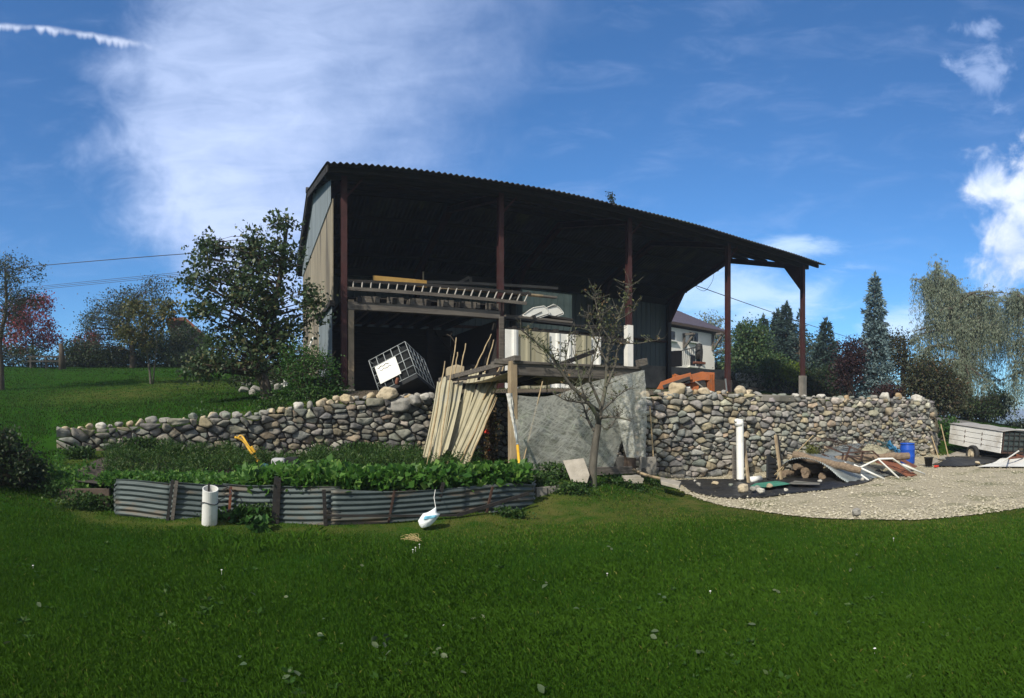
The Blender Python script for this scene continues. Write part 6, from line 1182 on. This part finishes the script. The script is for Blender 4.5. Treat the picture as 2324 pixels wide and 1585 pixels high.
# small stone heap under the pear tree
for i, (x, y, d) in enumerate([(553, 885, .34), (565, 872, .28), (580, 884, .36), (598, 876, .3), (615, 868, .34), (632, 880, .4), (645, 870, .3), (552, 870, .25), (572, 890, .3)]):
    p = onground(x, y+6); boulder((p.x, p.y, p.z+d*.25), (d, d*.8, d*.7), (1, 4, 1)[i % 3], 'grey stone in the little heap under the pear tree', 'stone heap under the pear tree', seed=300+i, name='stone', cat='stone')
c_ = onground(732//1, 930); P = [atr(*zz('C', 1895+R.gauss(0, 2.5), 1165+R.gauss(0, 5)), rs-.4) for _ in range(40)]; fl_ = thing('white_flower', 'white flower plumes beside the shrub at the barn corner', 'flower', tuple(P[0]-Vector((0, 0, .4)))); leaves('plume', P, .09, 'white_paint', fl_, aspect=.4); m = MB(); m.tube([P[0]-Vector((0, 0, .45)), P[0]], .006, 4); m.build('stem', MT['weed'], fl_)
# small pruned tree in front of the film
c_ = atr(*zz('I', 930, 1475), 11.0); rt = 11.0; st = thing('small_plum_tree', 'small pruned fruit tree with few leaves in front of the plastic film', 'tree', tuple(c_)); tb = MB(); LP = []
def Iz(x, y, dr=0.0): return atr(*zz('I', x, y), rt+dr)
def limb(pts, r0_, r1_, leafy=0.0, tw=.35, n=7, dens=1.0):
    cv_ = curve3(pts, n); N = len(cv_); tb.tube(cv_, [r0_+(r1_-r0_)*i/(N-1) for i in range(N)], 7, False)
    for i in range(int(N*.25), N):
        for _tw in range(2 if R.random() < .75*dens else 0):
            d = Vector((R.gauss(0, .6), R.gauss(0, .6), R.uniform(.1, 1.2))).normalized()*R.uniform(.4, 1)*tw; e2 = cv_[i]+d; md = cv_[i].lerp(e2, .5)+Vector((R.gauss(0, .02), R.gauss(0, .02), -.01)); tb.tube([cv_[i], md, e2], [.007, .005, .003], 4, False)
            for q in range(6):
                if R.random() < leafy*.5: LP.append(cv_[i].lerp(e2, R.uniform(.3, 1.05)))
    return cv_
limb([c_-Vector((0, 0, .15)), Iz(935, 1330), Iz(955, 1130), Iz(985, 950)], .085, .062, 0, 0.0, dens=0)
limb([Iz(985, 950), Iz(960, 860, -.2), Iz(860, 720, -.4), Iz(740, 610, -.5), Iz(640, 460, -.6), Iz(550, 330, -.7), Iz(430, 220, -.8), Iz(290, 105, -.9)], .045, .012, .55, .35)
limb([Iz(985, 950), Iz(1010, 800), Iz(1050, 600, .1), Iz(1060, 400, .1), Iz(1090, 200, .2), Iz(1150, 30, .2), Iz(1220, -150, .2), Iz(1260, -290, .2)], .045, .008, .62, .42)
limb([Iz(1010, 800), Iz(940, 640, -.1), Iz(900, 520, -.1), Iz(960, 300), Iz(1000, 120), Iz(1030, -60)], .03, .006, .6, .4)
limb([Iz(985, 830), Iz(900, 770, -.3), Iz(780, 750, -.5), Iz(700, 740, -.6), Iz(600, 690, -.7)], .028, .006, .3, .3)
limb([Iz(1000, 890), Iz(1080, 885, -.2), Iz(1180, 895, -.3), Iz(1275, 922, -.4)], .032, .010, .1, .3)
limb([Iz(990, 850), Iz(1090, 760), Iz(1180, 680, .2), Iz(1290, 620, .3)], .025, .005, .4, .35)
limb([Iz(1050, 620), Iz(1130, 430, .2), Iz(1170, 250, .2), Iz(1340, 230, .1), Iz(1530, 200, .0)], .025, .004, .45, .3)
limb([Iz(740, 610, -.5), Iz(680, 480), Iz(700, 330), Iz(730, 160)], .016, .004, .55, .3); limb([Iz(640, 460, -.6), Iz(560, 400, -.5), Iz(480, 250, -.4)], .014, .004, .55, .3)
limb([Iz(860, 720, -.4), Iz(820, 560, -.3), Iz(780, 330, -.2), Iz(770, 150)], .016, .004, .5, .35); limb([Iz(1060, 400), Iz(980, 260), Iz(900, 60, .1), Iz(880, -40, .1)], .018, .004, .6, .35)
limb([Iz(1000, 950), Iz(1060, 1000, -.2), Iz(1140, 900, -.2), Iz(1200, 830)], .014, .004, .2, .2); limb([Iz(945, 1010), Iz(890, 910, .1), Iz(850, 790, .2), Iz(780, 640, .3)], .03, .008, .3, .3); limb([Iz(1090, 200), Iz(1000, 60), Iz(960, -120, .2), Iz(950, -220, .2)], .014, .004, .7, .35); limb([Iz(1150, 30), Iz(1260, -40), Iz(1330, -120)], .012, .003, .6, .3)
tb.build('trunk', 'bark_grey', st, True); MT['lf_plum'] = leafm('lf_plum', (.05, .06, .03), (.11, .125, .055), (.17, .11, .05), .3); leaves('crown', LP, .062, 'lf_plum', st, aspect=.6, axis=(0, 0, -.3))
LP2 = []
for k in range(46):
    a = c_+Vector((R.gauss(0, 1), R.gauss(0, 1), 0))
for (x, y, rx, ry, n) in [(1080, 60, 90, 110, 110), (1230, -180, 40, 70, 50), (350, 160, 60, 60, 50), (1010, -120, 50, 80, 40)]:
    for _ in range(n): LP2.append(Iz(R.gauss(x, rx*.55), R.gauss(y, ry*.55), R.gauss(0, .2)))
leaves('crown', LP2, .062, 'lf_plum', st, aspect=.6, axis=(0, 0, -.3))
# conifers
def conifer(lab, x, yt, yb, r, w, leaf, seed, dens=1.0, droop=.25, ls=.3, grp=None, gap=0.0, zb=None, name='conifer', prof=1.0):
    RR = random.Random(seed); p = pol(x, r, 0); z0 = hz(p.x, p.y) if zb is None else zb; top = atr(x, yt, r); H = top.z-z0; Rw = w*r/F; base = Vector((top.x, top.y, z0)); root = thing(name, lab, 'conifer', tuple(base), grp); tb_ = MB(); tb_.tube([base-Vector((0, 0, .3)), base.lerp(top, .5), top], [.02*H+.06, .012*H+.03, .01], 8); LP = []; AX = []
    nl = int(H*3.2*dens**.5); zlo = (atr(x, yb, r).z-z0)/H
    for i in range(nl):
        t = zlo+(1-zlo)*(i/nl)**.92; env = Rw*((1-t)/(1-zlo))**prof*RR.uniform(.72, 1.1)*(1+.16*math.sin(i*1.9)); nb = max(4, int((6+7*(1-t))*dens**.5))
        for b_ in range(nb):
            if RR.random() < gap: continue
            a = 2*PI*(b_+RR.random())/nb+i; L_ = env*RR.uniform(.65, 1.12)+.12; s_ = base.lerp(top, t); d = Vector((math.cos(a), math.sin(a), 0)); e2 = s_+d*L_+Vector((0, 0, -droop*L_+.12*L_*RR.random())); tb_.tube([s_, s_.lerp(e2, .5)+Vector((0, 0, .06*L_)), e2], [.025*L_/1.5+.008, .012, .004], 3, False); sdv = Vector((-d.y, d.x, 0)); n = int((L_*15+5)*dens)
            for k in range(n):
                u = RR.uniform(.18, 1)**.8; q = s_.lerp(e2, u)+sdv*RR.gauss(0, .17*L_*(1.1-u*.7))+Vector((0, 0, RR.uniform(-.16, .10)*min(1, L_))); LP.append(q); AX.append(d*.7+sdv*RR.gauss(0, .45)+Vector((0, 0, RR.uniform(-.5, .35))))
    for _ in range(24): LP.append(top-Vector((RR.gauss(0, .05), RR.gauss(0, .05), RR.uniform(0, .5)))); AX.append(Vector((0, 0, 1)))
    tb_.build('trunk', 'bark', root, True); leaves('crown', LP, ls, leaf, root, aspect=.32, axis=np.array(AX), jit=.35, fold=.05); return root
conifer('tall narrow blue green spruce standing alone behind the tall stone wall', 1985, 625, 905, 34, 50, 'lf_spruce', 41, 1.7, .22, .26, prof=.78, name='blue_spruce')
cg_ = 'dark conifers behind the right end of the barn'
conifer('tallest pointed dark conifer of the group between the two right posts', 1784, 690, 900, 47, 78, 'lf_fir', 42, 1.6, .1, .34, cg_); conifer('dark conifer just left of the tallest of the group', 1764, 705, 900, 48, 58, 'lf_fir', 43, 1.5, .1, .34, cg_); conifer('dark conifer with lower top at the left of the group', 1733, 718, 900, 50, 60, 'lf_fir', 44, 1.5, .15, .34, cg_); conifer('sparse dark conifer right behind the last barn post', 1815, 706, 900, 46, 60, 'lf_fir', 45, .8, .05, .34, cg_, gap=.25); conifer('broad dark conifer right of the last barn post with drooping branches', 1874, 727, 905, 42, 80, 'lf_fir', 46, 1.5, .35, .34, cg_, gap=.1); conifer('slender young conifer next to the house roof', 1680, 738, 880, 52, 22, 'lf_fir', 47, .9, .1, .34, cg_)
def ftree(lab, x, yb, r, parts, leaf, ls, per, cl, seed, name='broadleaf_tree', bark='bark', aspect=.6, zb=None, grp=None):
    p = pol(x, r, 0); z0 = hz(p.x, p.y) if zb is None else zb; b_ = Vector((p.x, p.y, z0)); yt = min(q[1] for q in parts); return tree(name, lab, 'tree', b_, [b_-Vector((0, 0, .2)), atr(x, (yb+yt)/2, r), atr(x+4, yt, r)], .012*r*.4+.05, [bl(*q[:4], r, q[4]) for q in parts], leaf, ls, per, cl, seed=seed, bark=bark, aspect=aspect, grp=grp)
ftree('bright broadleaf tree between the white house and the conifers', 1700, 890, 44, [(1705, 770, 32, 38, 60), (1690, 820, 40, 40, 60), (1730, 830, 30, 40, 40)], 'lf_broad', .22, 44, .42, 51)
ftree('pale birch tree at the right corner of the white house', 1612, 850, 58, [(1605, 735, 14, 20, 14), (1625, 750, 20, 24, 20), (1640, 790, 34, 40, 46), (1655, 840, 36, 34, 40)], 'lf_willow', .20, 34, .4, 52, bark='bark_grey')
ftree('round clipped looking dark green tree below the conifers', 1760, 890, 37, [(1758, 830, 26, 26, 50), (1760, 858, 24, 22, 34)], 'lf_broad', .16, 46, .26, 53, name='round_bush'); ftree('yellow green bush at the foot of the last barn post', 1800, 895, 36, [(1796, 846, 22, 14, 26), (1815, 862, 18, 16, 18)], 'lf_lime', .15, 40, .24, 54, name='lime_bush')
ftree('dark bush filling the gap right of the last barn post', 1850, 900, 36, [(1850, 870, 30, 28, 50), (1885, 870, 26, 32, 36), (1820, 880, 20, 16, 18)], 'lf_hedge', .16, 44, .3, 55, name='dark_bush', grp='dark bushes behind the tall wall'); ftree('dark bush beneath the conifers left of the last barn post', 1720, 890, 38, [(1700, 862, 34, 26, 44), (1750, 878, 30, 16, 26)], 'lf_hedge', .16, 44, .3, 56, name='dark_bush', grp='dark bushes behind the tall wall')
ftree('tall dark tree closing the gap behind the conifers', 1790, 890, 56, [(1760, 800, 60, 50, 90), (1840, 820, 60, 50, 80), (1690, 830, 40, 40, 50)], 'lf_hedge', .26, 46, .6, 64, name='dark_tree')
ftree('dark purple leaved shrub left of the blue spruce', 1930, 905, 33, [(1935, 810, 24, 40, 44), (1925, 850, 26, 34, 40)], 'lf_purple', .16, 42, .28, 57, name='purple_shrub'); ftree('low dark red shrub under the blue spruce', 2020, 905, 31, [(2015, 893, 30, 14, 34)], 'lf_purple', .13, 40, .18, 58, name='purple_shrub')
ftree('brown tinged tree between blue spruce and willow, behind the wall corner', 2110, 930, 31, [(2115, 862, 44, 48, 90), (2150, 900, 44, 42, 70), (2090, 885, 30, 30, 36)], 'lf_brown', .16, 42, .32, 59); ftree('grey green tree behind the blue spruce', 2050, 900, 40, [(2045, 800, 34, 36, 50), (2070, 840, 34, 34, 40), (2020, 780, 16, 18, 10)], 'lf_brown', .18, 34, .4, 60); ftree('dark bush below the willow beside the road', 2200, 950, 35, [(2180, 925, 46, 22, 50), (2235, 930, 46, 20, 50), (2270, 915, 26, 30, 30)], 'lf_hedge', .16, 44, .3, 61, name='dark_bush', grp='dark bushes behind the tall wall')
ftree('low hedge on the slope above the trailer at the picture edge', 2310, 985, 38, [(2315, 972, 30, 14, 40), (2360, 968, 40, 18, 30)], 'lf_hedge', .14, 40, .25, 62, name='low_hedge'); ftree('small green bush between the flank wall and the trailer', 2140, 1000, 24.5, [(2152, 975, 18, 22, 30)], 'lf_fern', .11, 40, .16, 63, name='small_bush')
# weeping willows
def willow(lab, x, yb, r, trunk, heads, seed, n, hang):
    RR = random.Random(seed); p = pol(x, r, 0); b_ = Vector((p.x, p.y, hz(p.x, p.y))); root = thing('weeping_willow', lab, 'willow', tuple(b_), 'weeping willows at the right'); tb_ = MB(); path = curve3([b_-Vector((0, 0, .3))]+px(*trunk), 6); N = len(path); tb_.tube(path, [.42*(1-.75*i/(N-1)) for i in range(N)], 10); LP = []; AX = []; st_ = MB()
    tot = sum(h[4] for h in heads)
    for (hx_, hy_, hrx, hry, wgt) in heads:
        c0 = atr(hx_, hy_, r); rx, rz = hrx*r/F, hry*r/F; nb = max(3, int(7*wgt))
        tips = []
        for _ in range(nb):
            q = Vector((RR.gauss(0, .5)*rx, RR.gauss(0, .5)*rx*.8, RR.uniform(-.2, 1)*rz)); e2 = c0+q; k = min(range(N), key=lambda i: (path[i]-e2).length+(4 if i < N*.4 else 0)+max(0, path[i].z-e2.z)*1.2); cv_ = curve3([path[k], path[k].lerp(e2, .5)+Vector((RR.gauss(0, .3), RR.gauss(0, .3), .12*(e2-path[k]).length)), e2, e2+Vector((q.x*.35, q.y*.35, -.3))], 5); tb_.tube(cv_, [.085-.078*i/(len(cv_)-1) for i in range(len(cv_))], 5, False); tips += cv_[4:]
        for _ in range(int(n*wgt/tot)):
            s_ = RR.choice(tips)+Vector((RR.gauss(0, .22)*rx*.7, RR.gauss(0, .3)*rx*.7, RR.gauss(0, .18)*rz)); L_ = (RR.uniform(.15, 1)**1.3)*hang; w_ = Vector((RR.gauss(0, .12), RR.gauss(0, .12), 0)); pts = [s_, s_+w_*1.2+Vector((0, 0, .12-.1*L_)), s_+w_*2.0+Vector((0, 0, -.5*L_)), s_+w_*2.3+Vector((0, 0, -L_))]
            if RR.random() < .10: st_.tube(pts, .009, 3, False)
            for k in range(int(L_*17)+3): u = RR.random()*3; i = min(2, int(u)); LP.append(pts[i].lerp(pts[i+1], u-i)+Vector((RR.gauss(0, .05), RR.gauss(0, .05), 0))); AX.append(Vector((RR.gauss(0, .35), RR.gauss(0, .35), -1)))
    tb_.build('trunk', 'bark', root, True); st_.build('twigs', 'bark_grey', root); leaves('crown', LP, .16, 'lf_willow', root, aspect=.22, axis=np.array(AX), jit=.25, fold=.03)
willow('large weeping willow with bent trunk at the right of the blue spruce', 2195, 950, 37, [(2192, 880, 37), (2185, 800, 37), (2165, 730, 37), (2150, 690, 37)], [(2140, 632, 52, 34, 1.3), (2110, 660, 30, 40, .7), (2185, 665, 44, 36, 1.1), (2240, 690, 44, 44, 1.2), (2265, 730, 36, 40, .8), (2150, 740, 50, 50, 1.1), (2215, 790, 60, 50, 1.1), (2110, 790, 30, 30, .35), (2090, 760, 18, 30, .3), (2190, 850, 70, 40, .9), (2255, 860, 50, 40, .7), (2280, 770, 34, 44, .8), (2225, 740, 60, 40, .8)], 71, 3200, 3.0)
willow('second weeping willow cut off by the right picture edge', 2345, 960, 33, [(2345, 880, 33), (2340, 800, 33), (2330, 720, 33)], [(2310, 690, 30, 34, .8), (2350, 700, 50, 40, .9), (2312, 800, 28, 50, .7), (2350, 800, 40, 60, .6), (2300, 690, 40, 20, .5), (2305, 860, 22, 40, .35)], 72, 800, 2.9)
# ------------------------------------------------------------------ lawn blades, leaves, straw
def blades(N, r0, r1, hgt, wid, name, amin=-.44, amax=1.30, pw=1.0):
    a = rng.uniform(amin, amax, N); u = rng.random(N); r = r0*(r1/r0)**(u**pw) if pw else np.sqrt(r0*r0+u*(r1*r1-r0*r0)); Q = np.c_[r*np.sin(a), r*np.cos(a)]
    ok = (sdist(Q, BED) < .05) & (sdist(Q, GRAV) < .02+.5*rng.random(N)**5+.12*np.sin(Q[:, 0]*3.1)*np.sin(Q[:, 0]*7.7)) & (sdist(Q, BARN) < 0) & (sdist(Q, ROAD) < 0)
    for i in range(len(WALLP)-1):
        A_, B_ = np.array(WALLP[i]), np.array(WALLP[i+1]); e = B_-A_; t = np.clip(((Q-A_) @ e)/(e @ e), 0, 1); ok &= np.linalg.norm(Q-A_-t[:, None]*e, axis=1) > .32
    Q = Q[ok]; r = r[ok]; n = len(Q); z = height(Q); dr = dry_and_lit(Q); pat = np.array([noise.noise(Vector((q[0]*.9, q[1]*.9, 1))) for q in Q])
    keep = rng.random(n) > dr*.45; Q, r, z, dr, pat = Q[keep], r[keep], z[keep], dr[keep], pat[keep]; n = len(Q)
    h = hgt*rng.uniform(.4, 1.25, n)*(1-.45*dr)*(1+.45*pat); th = rng.uniform(0, 2*PI, n); ln = rng.uniform(.15, .85, n); w = wid*rng.uniform(.7, 1.3, n)*np.clip(r/6, .8, 4)
    d = np.c_[np.cos(th), np.sin(th)]; s = np.c_[-d[:, 1], d[:, 0]]; co = np.empty((n, 4, 3)); b0 = np.c_[Q, z-.004]
    co[:, 0] = b0+np.c_[s*w[:, None]*.5, np.zeros(n)]; co[:, 1] = b0-np.c_[s*w[:, None]*.5, np.zeros(n)]; mid = np.c_[d*(h*ln*.35)[:, None], h*.62]; tip = np.c_[d*(h*ln)[:, None], h*(1-.25*ln)]
    co[:, 2] = b0+mid-np.c_[s*w[:, None]*.35, np.zeros(n)]; co[:, 3] = b0+tip
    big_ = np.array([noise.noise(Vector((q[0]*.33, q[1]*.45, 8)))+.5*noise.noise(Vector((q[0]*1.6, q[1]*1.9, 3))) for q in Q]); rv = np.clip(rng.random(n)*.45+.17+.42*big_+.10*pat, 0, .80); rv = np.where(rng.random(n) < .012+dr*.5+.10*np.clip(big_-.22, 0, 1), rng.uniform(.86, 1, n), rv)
    return fast_mesh(name, co.reshape(-1, 3), np.arange(n*4).reshape(n, 4), rv)
MT['blade'] = leafm('blade', (.030, .076, .006), (.058, .130, .013), (.15, .165, .036), .35, .8, .04)
MT['blade_hill'] = leafm('blade_hill', (.018, .042, .007), (.042, .080, .016), (.13, .12, .045), .35, .8, .04)
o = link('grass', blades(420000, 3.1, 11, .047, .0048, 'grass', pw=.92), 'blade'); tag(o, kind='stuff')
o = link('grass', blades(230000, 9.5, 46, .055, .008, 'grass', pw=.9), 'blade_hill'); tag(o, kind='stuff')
o = link('long_grass', blades(260, 6.9, 8.1, .13, .0028, 'long_grass', amin=-.14, amax=.12), 'blade'); tag(o, kind='stuff')
P = []; AX = []; SZ = []
LW = random.Random(77)
for _ in range(420):
    x = LW.uniform(-10, 2330); y = 1225+360*LW.random()**1.3; c0 = onz(x, y, .012); k = LW.randint(2, 8); s_ = LW.uniform(.02, .065); t0_ = LW.uniform(0, 6)
    if noise.noise(Vector((c0.x*.9, c0.y*1.1, 21))) < .02 or sdist([(c0.x, c0.y)], GRAV)[0] > -.1 or sdist([(c0.x, c0.y)], BED)[0] > -.2: continue
    for q in range(k): a_ = t0_+2*PI*q/k+LW.gauss(0, .3); P.append((c0.x, c0.y, hz(c0.x, c0.y)+.018)); AX.append((math.cos(a_), math.sin(a_), LW.uniform(.25, .7))); SZ.append(s_)
MT['rosette'] = leafm('rosette', (.022, .062, .010), (.045, .10, .018), (.08, .12, .045), .3, .7, .1)
o = leaves('lawn_weeds', P, np.array(SZ), 'rosette', None, aspect=.5, axis=np.array(AX), jit=.15, flat=(0, 0, 1), fold=.06); tag(o, 'low broad leaved weeds scattered through the lawn', 'weeds', kind='stuff')
# fallen leaves on the lawn
LM = []; MT['dry_leaf'] = leafm('dry_leaf', (.06, .10, .045), (.10, .13, .06), (.14, .10, .05), .25)
for k in range(5):
    n = 9; vs = []; fs = []
    for i in range(n): t = i/(n-1); wv_ = math.sin(PI*min(1, t*1.05))**.8*.32*(1+.1*math.sin(k+i*2)); c2 = .10*math.sin(t*2.4+k); vs += [(t-.5, -wv_, c2+.09*wv_*3), (t-.5, 0, c2), (t-.5, wv_, c2+.12*wv_*2.5)]
    for i in range(n-1): fs += [(i*3, i*3+1, i*3+4, i*3+3), (i*3+1, i*3+2, i*3+5, i*3+4)]
    me_ = bpy.data.meshes.new('fallen_leaf'); me_.from_pydata(vs, [], fs); me_.update(); a_ = me_.attributes.new('rnd', 'FLOAT', 'FACE'); a_.data.foreach_set('value', [k/5]*len(fs)); me_.polygons.foreach_set('use_smooth', [True]*len(fs)); me_.materials.append(MT['dry_leaf']); LM.append(me_)
LR_ = random.Random(12)
spots = [(640, 1366, 2), (745, 1400, 1), (735, 1448, 4), (650, 1530, 3), (565, 1500, 2), (860, 1468, 5), (880, 1445, 3), (985, 1490, 3), (1060, 1520, 2), (1215, 1560, 2), (1318, 1380, 2), (1520, 1360, 3), (1750, 1335, 3), (1790, 1350, 1), (1480, 1440, 2), (1240, 1338, 2), (1375, 1250, 2), (1560, 1470, 2), (1990, 1350, 1), (1930, 1290, 1), (570, 1350, 2), (300, 1430, 1), (420, 1540, 2), (75, 1370, 1), (15, 1465, 1), (1080, 1400, 2), (1190, 1320, 1), (830, 1290, 1), (1700, 1420, 1), (2100, 1400, 1), (1610, 1250, 1), (1960, 1250, 1)]
for (x, y, n) in spots:
    for _ in range(n):
        p = onz(x+LR_.gauss(0, 16), y+LR_.gauss(0, 8), .045); o = bpy.data.objects.new('fallen_leaf', LR_.choice(LM)); COL.objects.link(o); o.location = p; s_ = LR_.uniform(.035, .07); o.scale = (s_, s_, s_); o.rotation_euler = (LR_.gauss(0, .45), LR_.gauss(0, .45), LR_.uniform(0, 6)); tag(o, 'pale dull leaf lying on the lawn', 'leaf', 'leaves lying on the lawn')
st2 = MB()
for k in range(22): a = R.gauss(2.6, .9); q = onz(948+R.gauss(0, 5), 1226+R.gauss(0, 3), .03); l_ = R.uniform(.08, .22); st2.tube(curve3([q, q+Vector((l_*.5*math.cos(a), l_*.5*math.sin(a), R.uniform(.01, .06))), q+Vector((l_*math.cos(a+R.gauss(0, .4)), l_*math.sin(a), R.uniform(.0, .05)))], 5), .0018, 4)
solo(st2, 'straw_wisp', 'straw', 'tuft of dry straw lying on the lawn below the plastic bag', 'straw')
for i, (x, y) in enumerate([(937, 1248), (943, 1243), (952, 1236), (503, 1294), (1378, 1302), (1985, 1472), (1612, 1342), (2028, 1222), (75, 1284), (1008, 1420)]):
    q = onz(x, y, .038); m = MB(); n = 10; m.add([q+Vector((.011*math.cos(2*PI*k/n), .011*math.sin(2*PI*k/n), .0)) for k in range(n)]+[q+Vector((0, 0, .006))], [(k, (k+1) % n, n) for k in range(n)]); m.tube([q-Vector((0, 0, .05)), q], .0015, 4); solo(m, 'daisy', 'white_paint', 'tiny white flower head in the lawn', 'flower', 'white flowers in the lawn')
# pebbles on the gravel
N = 26000; P_ = []; gx0, gx1 = min(p[0] for p in GRAV), 30
a = rng.uniform(.66, 1.3, N*2); r = rng.uniform(8.6, 22, N*2); Qp = np.c_[r*np.sin(a), r*np.cos(a)]; s_ = sdist(Qp, GRAV); Qp = Qp[(s_ > -.10) & ((s_ < .8) | (rng.random(len(s_)) < .34))]; n = len(Qp); zp = height(Qp)+.03; sz = rng.uniform(.006, .017, n)*(1+rng.random(n)**6*1.5)
oct_ = np.array([(1, 0, 0), (0, 1, 0), (-1, 0, 0), (0, -1, 0), (0, 0, .75)]); co = np.c_[Qp, zp][:, None, :]+oct_[None]*(sz[:, None, None]*rng.uniform(.6, 1.4, (n, 5, 1))); fc = np.array([(0, 1, 4), (1, 2, 4), (2, 3, 4), (3, 0, 4)]); MT['pebble'] = leafm('pebble', (.31, .28, .20), (.46, .42, .30), (.54, .50, .40), 0.0, .9)
o = link('gravel_stones', fast_mesh('gravel_stones', co.reshape(-1, 3), (np.arange(n)[:, None, None]*5+fc[None]).reshape(-1, 3), np.repeat(rng.random(n), 4)), 'pebble'); tag(o, kind='stuff')
# ------------------------------------------------------------------ air
hm, ht = new_mat('haze'); ho = ht.nodes.new('ShaderNodeOutputMaterial'); hv = ht.nodes.new('ShaderNodeVolumePrincipled'); hv.inputs['Color'].default_value = (.72, .84, 1.0, 1); hv.inputs['Density'].default_value = .0010; hv.inputs['Anisotropy'].default_value = .2
ht.links.new(hv.outputs[0], ho.inputs['Volume']); MT['haze'] = hm
m = MB(); zb0 = min(float(gz.min()), -18.0)-1.0; m.box((300, 800, (zb0+12.5)/2), (8400, 8400, 12.5-zb0)); hz_ = m.build('haze', 'haze'); tag(hz_, kind='stuff')
